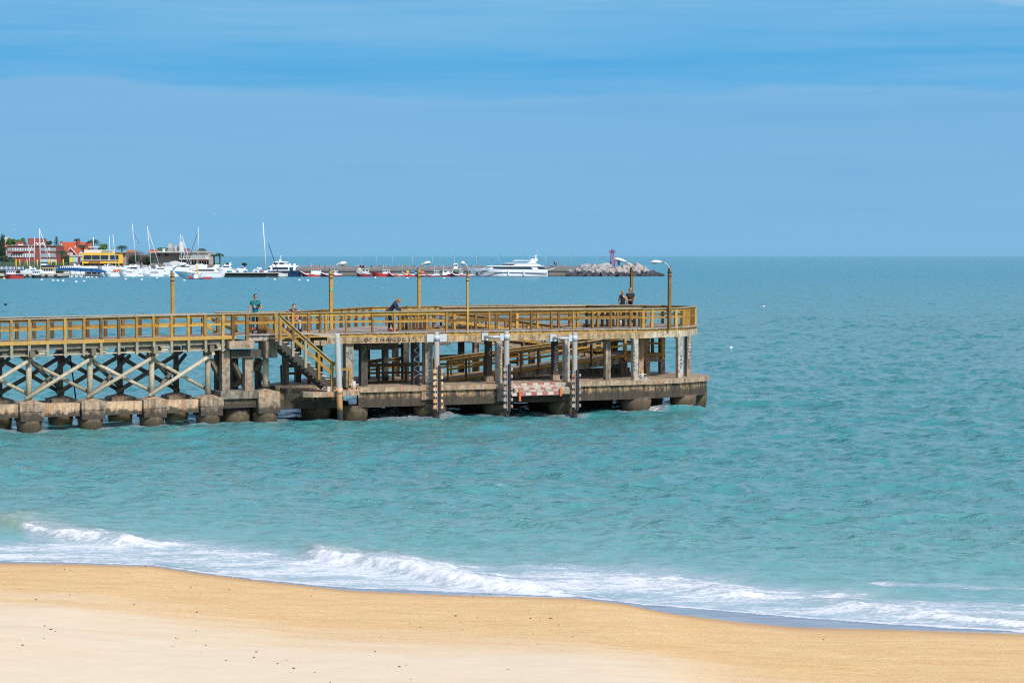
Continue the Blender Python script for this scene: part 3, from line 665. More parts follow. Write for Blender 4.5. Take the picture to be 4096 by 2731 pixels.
blk('footing_slab', 'grey_concrete', 881, 1044, 1563, 1594, -.15, 1.6); blk('footing_beam', 'dark_ring_concrete', 885, 1040, 1594, 1630, 0, 1.2)
for (a, c, o0, o1) in [((842, 1440), (905, 1562), .6, 1.0), ((930, 1448), (985, 1560), .4, .9), ((1000, 1500), (930, 1545), 2.0, 1.5), ((985, 1425), (1070, 1535), 2.4, 1.2), ((1012, 1480), (1048, 1446), 1.2, 1.6)]:
    pa, pc = P(S(a[0], o0), o0, ZV(*a, o0)), P(S(c[0], o1), o1, ZV(*c, o1)); MB().beam(pa, pc, .18, .2).build('brace', M['shaded_timber'], land)
s0 = S(1059, .3); cap = MB(); cap.pbox(s0 - .52, s0 + .52, -.25, .85, .45, 1.42)
cap.add([P(s0 - .52, -.25, 1.42), P(s0 + .52, -.25, 1.42), P(s0 + .52, .85, 1.42), P(s0 - .52, .85, 1.42), P(s0, .3, 1.56)], [(0, 1, 4), (1, 2, 4), (2, 3, 4), (3, 0, 4)])
k = cap.build('pile_cap', M['cap_concrete'], land); MB().tube([P(s0, .3, .46), P(s0, .3, .30), P(s0, .3, -.8)], [.58, .57, .42], 14).build('pile_head', M['pile_concrete'], k)
for u_, o_ in [(940, .9), (905, 2.8), (1010, 2.9)]:
    s0 = S(u_, o_); MB().tube([P(s0, o_, .62), P(s0, o_, -.7)], [.75, .45], 12).build('pile_head', M['pile_concrete'], land)

# ------------------------------------------------------------------ two level platform
FRs, FRo = [12.7, 31.9, 35.1, 37.2], [-.02, -.02, 1.43, 3.7]
BKs, BKo = [12.7, 16.1, 21.7, 30.5, 35.1, 37.0, 37.2], [3.0, 4.35, 10.0, 11.4, 9.0, 6.6, 3.7]
FRs[0] = BKs[0] = S_L
def fr(s): return float(np.interp(s, FRs, FRo))
def bk(s): return float(np.interp(s, BKs, BKo))
OL, OR_ = S(1600, 2.2), S(2552, 2.4)      # ramp opening in the upper deck
ON, OF = 2.3, 7.7
def opening(s):
    if s < OL or s > OR_: return None
    return (ON, min(OF, ON + .6 + (s - OL) * 1.2))
mb = MB(); s = S_L
while s < 37.15:
    f0, b0 = fr(s) - .08, bk(s) + .05; o_ = opening(s + .07); z = ZP + R.uniform(-.006, .006); j = R.uniform(-.03, .02)
    if o_: mb.pbox(s, s + .142, f0 + j, o_[0], z - .06, z); mb.pbox(s, s + .142, o_[1], b0, z - .06, z)
    else: mb.pbox(s, s + .142, f0 + j, b0, z - .06, z)
    s += .15
mb.build('upper_deck', M['deck_plank'], plat)
outer = [(S_L, -.02), (31.9, -.02), (35.1, 1.43), (37.2, 3.7), (37.0, 6.6), (35.1, 9.0), (30.5, 11.4), (21.7, 10.0), (16.1, 4.35), (S_L, 3.0)]
def ring(mb, pts, z0, z1, ins, th, close=False):
    n = len(pts); seq = list(zip(pts, pts[1:] + ([pts[0]] if close else [])))[:n if close else n - 1]
    for (a, c) in seq:
        A, C = Vector((a[0], a[1])), Vector((c[0], c[1])); d = (C - A).normalized(); nn = Vector((-d.y, d.x))
        q = [A + nn * ins, C + nn * ins, C + nn * (ins + th) - d * th * .2, A + nn * (ins + th) + d * th * .2]
        mb.hexa([P(p.x, p.y, z0) for p in q] + [P(p.x, p.y, z1) for p in q])
SB = S(1306, 0)
o2 = [(SB, -.02)] + outer[1:]
mb = MB(); ring(mb, outer[:3], ZP - .19, ZP - .065, -.02, .05); ring(mb, outer[2:], ZP - .19, ZP - .065, -.02, .05); mb.build('fascia_board', M['yellow_board'], plat)
mb = MB(); ring(mb, [(SB, -.02), (31.9, -.02)], ZP - .50, ZP - .195, -.05, .35); mb.build('edge_beam', M['edge_concrete'], plat)
mb = MB(); ring(mb, outer[1:], ZP - .50, ZP - .195, -.05, .35); mb.build('edge_beam', M['pale_edge_concrete'], plat)
mb = MB(); ring(mb, [(OL + .2, ON), (OR_, ON)], ZP - .45, ZP - .065, -.35, .3); ring(mb, [(OR_, OF), (OL + 4.6, OF)], ZP - .45, ZP - .065, -.35, .3); ring(mb, [(OR_, ON), (OR_, OF)], ZP - .45, ZP - .065, -.3, .28)
mb.build('inner_beam', M['edge_concrete'], plat)
mb = MB()
for s in np.arange(SB + .8, 36, 1.55):
    o_ = opening(s)
    for (a, c) in ([(fr(s) + .3, o_[0]), (o_[1], bk(s) - .3)] if o_ else [(fr(s) + .3, bk(s) - .3)]): mb.pbox(s, s + .18, a, c, ZP - .42, ZP - .07)
mb.build('joists', M['shaded_timber'], plat)
for u0, u1, v0, v1, o_, d_ in [(1426, 1574, 1368, 1399, 1.2, .5), (1536, 1640, 1378, 1392, 5.5, .5), (1284, 1306, 1364, 1382, -.1, 1.2), (1740, 1803, 1368, 1380, 3.6, .4)]:
    blk('cross_beam', 'grey_concrete' if u0 > 1500 else 'dark_column_concrete' if u0 > 1400 else 'slab_concrete', u0, u1, v0, v1, o_, d_, par=plat)
blk('beam_end', 'slab_concrete', 1255, 1306, 1361, 1381, .0, 1.4, par=plat)
blk('column_head', 'edge_concrete', 1394, 1424, 1359, 1367, -.09, .3, par=plat)
frontU = [1280, 1304, 1385, 1489, 1577, 1786, 1957, 2041, 2124, 2206, 2294, 2371, 2444, 2520]
pp = post_px([1170, 1234], -.04, lambda s: ZP)
railing(plat, [(S_L, 0, ZP), (S(1500, 0), 0, ZP), (31.9, 0, ZP)], post_px(frontU, -.02, lambda s: ZP), drop=.06, mat='ochre_wood', wpost=.095, pm='ochre_wood')
railing(plat, [(S_L + .02, -.05, ZP), (S_L + .4, -.05, ZP)], pp, drop=.68, wpost=.11, pm='post_wood')
side = [(31.9, 0.02, ZP), (35.1, 1.45, ZP), (37.1, 3.7, ZP), (36.9, 6.6, ZP)]
sp_ = [(P(*side[0]), E3)] + [(P(31.9 + (35.1 - 31.9) * k, .02 + 1.43 * k, ZP), E3) for k in (.21, .62, .80)] + run_posts(side[1:], .62)[:]
railing(plat, side, sp_, drop=.06, wpost=.13)
back = [(36.9, 6.6, ZP), (35.1, 8.95, ZP), (30.5, 11.3, ZP), (21.7, 9.95, ZP), (16.1, 4.3, ZP), (S(1200, 3.2), 3.2, ZP), (S(1100, 2.7), 2.7, ZP)]
railing(plat, back[:4], run_posts(back[:4], 1.0), drop=.06, wpost=.11, pm='brown_wood')
railing(plat, back[3:], run_posts(back[3:], .95), drop=.06, wpost=.15, pm='brown_wood')
inU = [1600, 1708, 1818, 1902, 1985, 2067, 2149, 2234, 2311, 2391, 2470]
railing(plat, [(OL, ON - .1, ZP), (OR_, ON - .1, ZP)], post_px(inU, ON - .1, lambda s: ZP), drop=.1, wpost=.12, pm='ochre_wood')
rr_ = [(OR_, ON - .1, ZP), (OR_, OF, ZP), (OL + 4.8, OF + .1, ZP)]
railing(plat, rr_[:2], run_posts(rr_[:2], .55), drop=.1, wpost=.14, pm='brown_wood')
railing(plat, rr_[1:], run_posts(rr_[1:], 1.0), drop=.1, wpost=.10, pm='brown_wood')
dg = [(OL, ON, ZP), (OL + 2.6, 5.1, ZP)]; railing(plat, dg, run_posts(dg, .55), cap=.06, drop=.1, wpost=.12, pm='brown_wood')

# lower deck, ring beam and pile heads
ZL = 1.50
low = [(S(1438, -.35), -.35), (31.0, -.35), (33.0, -.15), (34.8, .35), (36.2, 1.15), (37.0, 2.1), (37.4, 3.4), (37.2, 5.4), (35.5, 8.2), (30.5, 9.8), (18.0, 9.0), (13.5, 4.2), (13.5, .6), (S(1438, -.35), .6)]
MB().prism([P(a, c, ZL - .22) for a, c in low], Z3 * .22).build('lower_deck', M['slab_concrete'], plat)
rb = low[:-3] + [(14.0, 4.0)]
rb[0] = (S(1424, .05), -.35)
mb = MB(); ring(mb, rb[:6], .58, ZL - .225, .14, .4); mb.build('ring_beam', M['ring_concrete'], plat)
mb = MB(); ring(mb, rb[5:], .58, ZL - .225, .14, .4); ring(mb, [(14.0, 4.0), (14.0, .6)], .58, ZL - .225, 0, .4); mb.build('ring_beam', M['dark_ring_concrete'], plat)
m_ = MB(); m_.pbox(S(2040, -.05), S(2285, -.05), -.06, .02, .585, 1.22); m_.build('beam_face', M['dark_ring_concrete'], plat)
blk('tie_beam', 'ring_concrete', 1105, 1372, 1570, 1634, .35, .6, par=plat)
blk('tie_beam', 'dark_ring_concrete', 1100, 1300, 1541, 1566, 1.6, .6, par=plat)
blk('beam_block', 'column_concrete', 1686, 1734, 1538, 1599, -.30, .5, par=plat); blk('beam_block', 'slab_concrete', 2562, 2592, 1536, 1579, -.08, .4, par=plat)
blk('beam_block', 'column_concrete', 1990, 2032, 1538, 1604, -.28, .4, par=plat); blk('beam_block', 'dark_ring_concrete', 2796, 2815, 1521, 1554, 1.6, .8, par=plat)
for u_, o_, r_ in [(1412, .5, .85), (1718, .45, .95), (1985, .6, .85), (2250, .5, .9), (2542, .5, .95), (2733, 1.0, .8), (2784, 2.4, .7), (2390, 4.0, 1.0), (2170, 4.2, .95), (1900, 4.2, 1.0), (1600, 4.3, .95), (1262, 1.2, .85), (1330, 3.6, .9), (2600, 5.5, .9), (2000, 8.2, .9), (2300, 8.4, .9), (1640, 7.8, .9)]:
    s0 = S(u_, o_); MB().tube([P(s0, o_, .66), P(s0, o_, .34), P(s0, o_, -.9)], [r_ * .84, r_ * .82, r_ * .5], 14, smooth=True).build('pile_head', M['pile_concrete'], plat)
# columns: (u left, u right, v base, offset, material)
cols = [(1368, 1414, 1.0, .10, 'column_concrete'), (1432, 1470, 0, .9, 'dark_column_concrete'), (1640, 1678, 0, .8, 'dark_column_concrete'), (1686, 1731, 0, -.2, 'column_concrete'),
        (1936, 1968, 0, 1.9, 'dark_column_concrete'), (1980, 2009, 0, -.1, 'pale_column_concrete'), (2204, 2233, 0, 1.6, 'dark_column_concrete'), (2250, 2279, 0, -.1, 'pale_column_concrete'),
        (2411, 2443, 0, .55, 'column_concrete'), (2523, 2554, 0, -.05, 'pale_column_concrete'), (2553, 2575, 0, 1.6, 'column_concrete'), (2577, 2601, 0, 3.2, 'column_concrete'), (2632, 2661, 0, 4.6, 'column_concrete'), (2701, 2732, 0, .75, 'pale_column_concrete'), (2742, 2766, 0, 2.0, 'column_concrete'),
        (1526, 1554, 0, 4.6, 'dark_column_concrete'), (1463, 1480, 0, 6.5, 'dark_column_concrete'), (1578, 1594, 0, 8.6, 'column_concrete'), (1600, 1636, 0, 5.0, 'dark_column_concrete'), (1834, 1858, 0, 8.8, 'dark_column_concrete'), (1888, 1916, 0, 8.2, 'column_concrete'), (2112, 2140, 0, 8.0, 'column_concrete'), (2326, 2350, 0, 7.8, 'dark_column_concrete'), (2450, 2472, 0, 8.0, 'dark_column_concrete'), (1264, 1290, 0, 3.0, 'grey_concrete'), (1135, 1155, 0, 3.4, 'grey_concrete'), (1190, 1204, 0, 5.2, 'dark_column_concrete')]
CO = {}
for u0, u1, _, o_, mt in cols:
    # a square column turned with the pier shows its left face and its front face
    s1 = S(u1, o_); w0 = (u1 - u0) / 118.0
    w0 = max(.26, min(.52, w0)); z1 = ZP - .50 if o_ < 7 else ZP - .45
    m_ = MB(); m_.pbox(s1 - w0, s1, o_, o_ + w0, ZL if o_ > -.3 else ZL, z1)
    CO[u0] = (m_.build('column', M[mt], plat), s1 - w0, s1, o_, w0)
for u0 in (1936, 2204):
    c_, a, c, o_, w0 = CO[u0]; MB().pbox(a - .06, c + .06, o_ - .06, o_ + w0 + .06, ZL, ZL + .26).build('column_base', M['column_concrete'], c_)
for u0 in (2250, 2523, 1980, 2701, 2411):   # capital block under the edge beam
    c_, a, c, o_, w0 = CO[u0]; MB().pbox(a - .05, c + .05, o_ + .06, o_ + w0 + .05, ZP - .58, ZP - .505).build('column_head', M['edge_concrete'], c_)

def on_front(u0, txt, mat, z, size, dx=.08, vertical=True, **k):
    c_, a, c, o_, w0 = CO[u0]; text_mesh('graffiti', txt, M[mat], c_, P(a + dx, o_ - .004, z), E3, Z3, size, vertical=vertical, nrm=FN, **k)
def on_left(u0, txt, mat, z, size, dx=.06, vertical=True, **k):
    c_, a, c, o_, w0 = CO[u0]; text_mesh('graffiti', txt, M[mat], c_, P(a - .004, o_ + w0 - dx, z), -N3, Z3, size, vertical=vertical, nrm=-E3, **k)
on_front(1686, 'COLOYMIKA', 'graffiti_white', 3.12, .17, .12, bold=.02)
c_, a, c, o_, w0 = CO[1640]; scrawl('graffiti', M['graffiti_white'], c_, P(a + .02, o_ - .003, 3.45), E3, Z3, .3, 1.6, 9, 3, .016, nrm=FN)
c_, a, c, o_, w0 = CO[1432]; scrawl('graffiti', M['graffiti_lime'], c_, P(a + .02, o_ - .003, 3.4), E3, Z3, .2, .5, 2, 5, .014, nrm=FN)
c_, a, c, o_, w0 = CO[1368]; scrawl('graffiti', M['graffiti_blue'], c_, P(a + .05, o_ - .003, 3.3), E3, Z3, .26, .55, 3, 8, .014, nrm=FN)
on_front(1368, '3,14', 'graffiti_black', 3.05, .13, .1, vertical=False)
on_left(2523, 'SKASKOX', 'graffiti_green', 3.2, .19, .30); on_front(2577, 'SAKEL', 'graffiti_purple', 3.05, .22, .07, lean=.3)
on_front(2701, 'GANE', 'graffiti_purple', 2.72, .20, .08, lean=.25); on_front(2742, 'OWTHO', 'graffiti_white', 3.2, .17, .07)
c_, a, c, o_, w0 = CO[2632]; scrawl('graffiti', M['graffiti_white'], c_, P(a + .02, o_ - .003, 3.2), E3, Z3, .26, 1.3, 7, 12, .012, nrm=FN)
c_, a, c, o_, w0 = CO[2250]; scrawl('graffiti', M['graffiti_white'], c_, P(a + .02, o_ - .003, 3.4), E3, Z3, .26, .5, 3, 13, .012, nrm=FN)
c_, a, c, o_, w0 = CO[2204]; scrawl('graffiti', M['graffiti_white'], c_, P(a + .02, o_ - .003, 3.2), E3, Z3, .22, 1.2, 12, 14, .009, nrm=FN, loops=5)
c_, a, c, o_, w0 = CO[1980]; scrawl('graffiti', M['graffiti_orange'], c_, P(a + .02, o_ - .003, 3.2), E3, Z3, .24, 1.5, 12, 15, .010, nrm=FN, loops=5)
c_, a, c, o_, w0 = CO[1936]; scrawl('graffiti', M['graffiti_white'], c_, P(a + .08, o_ - .003, 3.1), E3, Z3, .12, .35, 3, 16, .012, nrm=FN)
c_, a, c, o_, w0 = CO[1264]; scrawl('graffiti', M['graffiti_lime'], c_, P(a + .02, o_ - .003, 3.3), E3, Z3, .10, 1.3, 5, 17, .03, nrm=FN); MB().pbox(a + .16, c - .01, o_ - .02, o_ - .004, ZL + .3, 3.45).build('graffiti', M['graffiti_maroon'], c_)
text_mesh('graffiti', 'LOC  3,14 BEG DEL 17', M['graffiti_black'], plat, P(S(1440, 0), -.078, ZP - .43), E3, Z3, .23, nrm=FN, squash=1.2, lean=.2, bold=.0)
text_mesh('graffiti', 'ABX', M['graffiti_black'], plat, P(S(1281, 0), -.01, ZV(1290, 1377, 0)), E3, Z3, .17, nrm=FN, lean=.2)

# ramp inside the platform: upper flight, turning landing, lower flight
def flight(s0, z0, s1, z1, o0, o1, mat='deck_plank'):
    mb = MB(); n = int((s1 - s0) / .17)
    for k in range(n):
        a = s0 + (s1 - s0) * k / n; c = a + .15; za = z0 + (z1 - z0) * k / n; zc = z0 + (z1 - z0) * (k + .88) / n
        mb.hexa([P(a, o0, za - .09), P(c, o0, zc - .09), P(c, o1, zc - .09), P(a, o1, za - .09), P(a, o0, za), P(c, o0, zc), P(c, o1, zc), P(a, o1, za)])
    dk = mb.build('ramp_deck', M[mat], plat)
    mb = MB()
    for o_ in (o0 + .08, o1 - .3):
        mb.hexa([P(s0, o_, z0 - .42), P(s1, o_, z1 - .42), P(s1, o_ + .22, z1 - .42), P(s0, o_ + .22, z0 - .42), P(s0, o_, z0 - .10), P(s1, o_, z1 - .10), P(s1, o_ + .22, z1 - .10), P(s0, o_ + .22, z0 - .10)])
    mb.build('ramp_beam', M['column_concrete'], plat)
    for o_ in (o0 - .04, o1 + .04):
        r_ = [(s0, o_, z0), (s1, o_, z1)]
        railing(plat, r_, run_posts(r_, 1.02), drop=.34, wpost=.085, pm='brown_wood', mat='ochre_wood', name='ramp_railing')
        m_ = MB(); m_.beam(P(s0, o_ - .01, z0 - .03), P(s1, o_ - .01, z1 - .03), .05, .13); m_.build('kick_board', M['ochre_wood'], plat)
UA, UB = OL + 3.0, S(2440, 6.0)
flight(UA, 4.0, UB, 2.66, 5.5, 7.1)
LA, LB = S(1790, 3.3), S(2500, 3.3)
flight(LA, 1.56, LB, 2.58, 3.3, 4.9)
mb = MB(); s = LB
while s < LB + 2.2: mb.pbox(s, s + .14, 3.25, 7.15, 2.55, 2.64); s += .15
mb.build('ramp_landing', M['deck_plank'], plat)
m_ = MB(); m_.pbox(LB, LB + 2.2, 3.3, 3.6, 2.2, 2.545); m_.pbox(LB, LB + 2.2, 6.8, 7.1, 2.2, 2.545); m_.pbox(LB + .5, LB + .9, 4.6, 5.0, ZL, 2.54); m_.build('landing_beam', M['column_concrete'], plat)
r_ = [(LB, 3.26, 2.62), (LB + 2.15, 3.26, 2.62), (LB + 2.15, 7.1, 2.62), (UB, 7.14, 2.62)]
railing(plat, r_, run_posts(r_, .9), drop=.3, wpost=.13, name='ramp_railing')
m_ = MB(); m_.beam(P(LB, 3.2, 2.58), P(LB + 2.15, 3.2, 2.58), .05, .14); m_.build('kick_board', M['ochre_wood'], plat)
# fence round the foot of the ramp and the sloping rails behind it
e0, e1 = S(1458, 3.0), S(1628, 3.0)
r_ = [(e0, 3.0, ZL - .02), (e1, 3.0, ZL - .02), (e1 + .9, 3.2, ZL - .02)]
h_ = railing(plat, r_, post_px([1462, 1515, 1571, 1624], 3.0, lambda s: ZL - .02), wpost=.10, mat='brown_wood', pm='brown_wood', name='lower_railing')
m_ = MB(); m_.beam(P(e0, 3.0, ZL + .06), P(e1, 3.0, ZL + .06), .05, .1); m_.build('kick_board', M['brown_wood'], plat)
for (u0, u1, va, vb) in [(1470, 1545, 1441, 1431), (1556, 1630, 1432, 1424)]:
    o_ = 5.6; r_ = [(S(u0, o_), o_, ZV(u0, va, o_) - .96), (S(u1, o_), o_, ZV(u1, vb, o_) - .96)]
    railing(plat, r_, run_posts(r_, .62)[1:], wpost=.09, mat='ochre_wood', name='lower_railing')
r_ = [(S(1755, 7.5), 7.5, 1.62), (S(2070, 7.5), 7.5, 1.62)]; railing(plat, r_, run_posts(r_, 1.1), wpost=.09, mat='brown_wood', pm='ochre_wood', name='lower_railing')
r_ = [(S(1128, 4.0), 4.0, 1.5), (S(1235, 4.0), 4.0, 1.5)]; railing(plat, r_, run_posts(r_, 1.05), wpost=.13, mat='brown_wood', pm='brown_wood', name='lower_railing')
m_ = MB(); m_.pbox(S(1755, 6.3), S(2140, 6.3), 6.3, 6.8, ZL, ZL + .22); m_.pbox(S(2300, 5.2), S(2520, 5.2), 5.2, 5.6, ZL, ZL + .34); m_.build('plinth', M['grey_concrete'], plat)
# painted boat steps between the two right hand fender piles
def slab_px(name, mat, u0, u1, o0, o1, z0, z1, par=plat):
    m_ = MB(); m_.pbox(S(u0, o0), S(u1, o0), o0, o1, z0, z1); return m_.build(name, M[mat], par)
st1 = slab_px('boat_step', 'pale_column_concrete', 2042, 2262, -.42, -.36, 1.26, 1.502)
st2 = slab_px('boat_step', 'pale_column_concrete', 2058, 2278, -.75, -.42, 1.06, 1.30)
st3 = slab_px('boat_step', 'column_concrete', 2078, 2240, -1.05, -.75, .95, 1.12)
for st_, u0, u1, o_, z0, z1 in [(st1, 2062, 2222, -.424, 1.43, 1.50), (st2, 2072, 2228, -.754, 1.24, 1.30), (st3, 2082, 2236, -1.054, .97, 1.11)]:
    n = 7
    for k in range(n):
        a, c = S(u0 + (u1 - u0) * k / n, o_), S(u0 + (u1 - u0) * (k + 1) / n, o_); m_ = MB()
        m_.pbox(a, c - .003, o_ - .004, o_ + .002, z0, z1); m_.pbox(a, c - .003, o_ - .004, o_ + .09, z1 + (.002 if z1 == 1.5 else .0), z1 + .006)
        m_.build('painted_band', M['red_paint' if k % 2 == 0 else 'white_paint'], st_)
for u_, v0, v1 in [(2079, 1554, 1604), (2243, 1550, 1583)]:
    m_ = MB(); s0 = S(u_, -1.1); m_.pbox(s0 - .05, s0 + .05, -1.14, -1.07, ZV(u_, v1, -1.1), ZV(u_, v0, -1.1)); m_.build('ladder_rail', M['orange_steel'], plat)
slab_px('side_block', 'column_concrete', 2240, 2280, -.9, -.45, .98, 1.2); slab_px('side_block', 'white_paint', 2048, 2072, -.95, -.7, .95, 1.08)

# ------------------------------------------------------------------ stairs down to the low footing
stairs = thing('pier_staircase', P(S(1220, -.7), -.7, 1.4), 'steep timber staircase with yellow handrail from the landing down to the footing', 'staircase')
SF0, SF1 = S(1116, -1.3), S(1330, -1.3)
TZ0 = ZV(1119, 1262, -1.33) - 1.0; TZ1 = ZV(1330, 1452, -1.33) - .98; nst = 14
foot = MB(); q = [P(S(1222, -1.5), -1.2, 1.20), P(S(1250, -1.6), -1.6, 1.20), P(S(1345, -1.6), -1.6, 1.20), P(S(1437, -1.0), -1.0, 1.20), P(S(1437, -.2), .6, 1.20), P(S(1222, -.2), .6, 1.20)]
foot.prism(q, Z3 * .22); ft = foot.build('footing', M['slab_concrete'], stairs)
text_mesh('graffiti', 'COLO Y\nMIKA', M['graffiti_white'], ft, P(S(1393, -1.2), -1.24, 1.315), (P(S(1437, -1.0), -1.0, 0) - P(S(1345, -1.6), -1.6, 0)), Z3, .105, bold=.01, squash=1.0, nrm=FN)
for o_ in (-1.25, -.10):
    m_ = MB(); m_.beam(P(SF0, o_, TZ0 - .20), P(SF1, o_, TZ1 - .18), .07, .26); m_.build('stringer', M['dark_steel'], stairs)
for k in range(nst):
    q = (k + .6) / nst; s0 = SF0 + (SF1 - SF0) * q; z0 = TZ0 + (TZ1 - TZ0) * q + .06; m_ = MB()
    m_.pbox(s0 - .17, s0 + .15, -1.28, -.06, z0 - .04, z0); m_.build('tread', M['pale_timber'], stairs)
    m_ = MB(); m_.pbox(s0 - .09, s0 + .08, -1.20, -1.14, z0 - .20, z0 - .041); m_.build('tread_bracket', M['pale_timber'], stairs); m_ = MB(); m_.pbox(s0 - .09, s0 + .08, -.20, -.14, z0 - .20, z0 - .041); m_.build('tread_bracket', M['pale_timber'], stairs)
o_ = -1.33
pu = [1121, 1171, 1221, 1274, 1326]
uA, uB = S(1119, o_), S(1337, o_); zA, zB = ZV(1119, 1262, o_) - .98, ZV(1337, 1458, o_) - .98
dS = lambda s: zA + (zB - zA) * (s - uA) / (uB - uA)
def rp(u, h): s = S(u, o_); return P(s, o_, dS(s) + h)
zoff = -.04
m_ = MB(); m_.beam(rp(1119, 1.0), rp(1337, 1.0), .22, .05); hr = m_.build('handrail', M['rail_cap'], stairs)
m_ = MB(); m_.beam(rp(1119, .90), rp(1335, .90), .05, .14); m_.build('upper_rail', M['ochre_wood'], hr)
m_ = MB(); m_.beam(rp(1119, .48), rp(1326, .48), .05, .15); m_.build('mid_rail', M['yellow_board'], hr)
for u_ in pu:
    m_ = MB(); m_.beam(rp(u_, -.34), rp(u_, .93), .11, .12, up=E3); m_.build('rail_post', M['post_wood' if u_ < 1230 else 'ochre_wood'], hr)
m_ = MB(); m_.beam(rp(1326, .95), rp(1326, .95) + E3 * .32, .12, .1); m_.build('end_block', M['yellow_board'], hr)
m_ = MB(); s0 = S(1318, -1.32); m_.pbox(s0 - .12, s0 + .12, -1.34, -1.29, 1.42, 1.66); m_.build('foot_plate', M['white_steel'], stairs)
m_ = MB(); s0 = S(1375, -.4); m_.pbox(s0 - .5, s0 + .35, -.45, -.37, 2.33, 2.42); m_.pbox(s0 + .23, s0 + .33, -.45, -.36, 1.42, 2.33); m_.build('end_rail', M['yellow_board'], stairs)
# ------------------------------------------------------------------ fender piles
def fender(u, off, vt, vb, r, kind, clampv, label, lean=0.0):
    s = S(u, off); base = P(s, off, 0); t = thing('fender_pile', base, label, 'fender pile', 'fender piles along the front of the platform')
    zt = ZV(u, vt, off); top = P(S(u - lean, off), off, zt)
    mb = MB(); bot = P(s, off, -.6)
    mb.tube([bot, bot.lerp(top, .5), bot.lerp(top, .96), top], [r * 1.02, r, r * .98, r * .80], 14)
    mb.build('pole', M['pole_paint' if kind == 0 else 'fender_pole_paint'], t)
    if kind == 0:
        a = bot.lerp(top, (ZV(u, 1562, off) + .6) / (zt + .6))
        MB().tube([a - Z3 * .12, a + Z3 * .12], r * 1.22, 14).build('steel_band', M['rusty_clamp'], t)
        for dz, du in ((0, 0), (.16, .3)):
            MB().beam(top - Z3 * (.18 - dz * .5) - E3 * .1, top - Z3 * (-.02) - E3 * 1.25 + N3 * (.9 + du), .05, .06).build('strut', M['pale_timber'], t)
        return t
    cm = 'rusty_clamp' if kind == 1 else 'worn_clamp'
    for k, v in enumerate(clampv):
        z0 = ZV(u, v, off); m_ = MB(); m_.tube([P(s, off, z0 - .10), P(s, off, z0 + .10)], r * 1.12, 12)
        for sd_ in (-1, 1): m_.pbox(s + sd_ * (r + .07) - .042, s + sd_ * (r + .07) + .042, off - .19, off - .12, z0 - .07, z0 + .07)
        m_.pbox(s - r - .04, s + r + .04, off - .17, off - .10, z0 - .08, z0 + .08)
        m_.build('clamp', M[cm], t)
    z1, z0 = ZV(u, clampv[0], off) + .24, ZV(u, clampv[-1], off) - .18
    ds = .02
    m_ = MB(); m_.pbox(s + ds - .085, s + ds + .085, off - .22, off - .185, z0, z1); m_.build('backing_channel', M['white_steel'], t)
    m_ = MB(); m_.pbox(s + ds - .065, s + ds + .065, off - .29, off - .222, z0 - .05, z1 + .02); m_.build('rubber_strip', M['black_rubber'], t)
    zb = zt - .30
    MB().tube([P(s, off, zb - .13), P(s, off, zb + .13)], r * 1.22, 14).build('collar', M['white_steel'], t)
    def br_(nm, *a): MB().pbox(*a).build(nm, M['white_steel'], t)
    if kind == 1: br_('bracket', s - .50, s - .16, off - .02, off + .1, zb - .18, zb + .17); br_('bracket', s + .16, s + .52, off - .02, off + .1, zb - .18, zb + .17)
    else:
        br_('bracket', s - .36, s - .17, off - .06, off + .06, zb - .16, zb + .16); br_('wall_plate', s - .95, s - .62, -.16, -.09, zb - .17, zb + .18)
        MB().tube([P(s - .78, -.16, zb), P(s - .74, off + .02, zb), P(s - .30, off, zb)], .065, 8).build('strut', M['white_steel'], t)
    return t
fender(1362, -1.75, 1333, 1665, .135, 0, [], 'white painted pole, rusty below, at the foot of the stairs', lean=14)
fender(1746, -.75, 1325, 1650, .135, 1, [1484, 1509, 1532, 1555, 1579, 1603, 1627], 'grey fender pile with bright orange rusted clamps and a black rubber strip')
fender(2026, -.85, 1322, 1642, .135, 2, [1477, 1504, 1530, 1552, 1571, 1597, 1624], 'grey fender pile left of the red and white boat steps')
fender(2299, -.85, 1327, 1648, .13, 2, [1500, 1521, 1545, 1568, 1596, 1621], 'pale fender pile with white clamps right of the boat steps')

# ------------------------------------------------------------------ mooring bollards
def bollard(u, off, z, yel, label):
    p = P(S(u, off), off, z); t = thing('mooring_bollard', p, label, 'bollard', 'white mooring bollards on the pier')
    m_ = MB(); m_.pbox(SO(p)[0] - .32, SO(p)[0] + .32, off - .2, off + .2, z, z + .025)
    for k in (-.26, -.18, .18, .26): m_.tube([p + E3 * k + Z3 * .02, p + E3 * k + Z3 * .10], .025, 6)
    m_.build('base_plate', M['rusty_clamp' if not yel else 'white_steel'], t)
    MB().tube([p + Z3 * .02, p + Z3 * .42], .095, 12).build('post', M['white_paint'], t)
    MB().tube([p - E3 * .24 + Z3 * .26, p + E3 * .24 + Z3 * .26], .03, 8).build('cross_bar', M['white_steel'], t)
    if yel: MB().tube([p + Z3 * .33, p + Z3 * .425], .098, 12).build('top_band', M['yellow_board'], t)
bollard(1414, -.75, 1.42, False, 'white cross shaped bollard with rusty base above the white writing')
bollard(2568, .12, ZL, True, 'white cross shaped bollard with a yellow top near the rounded end')

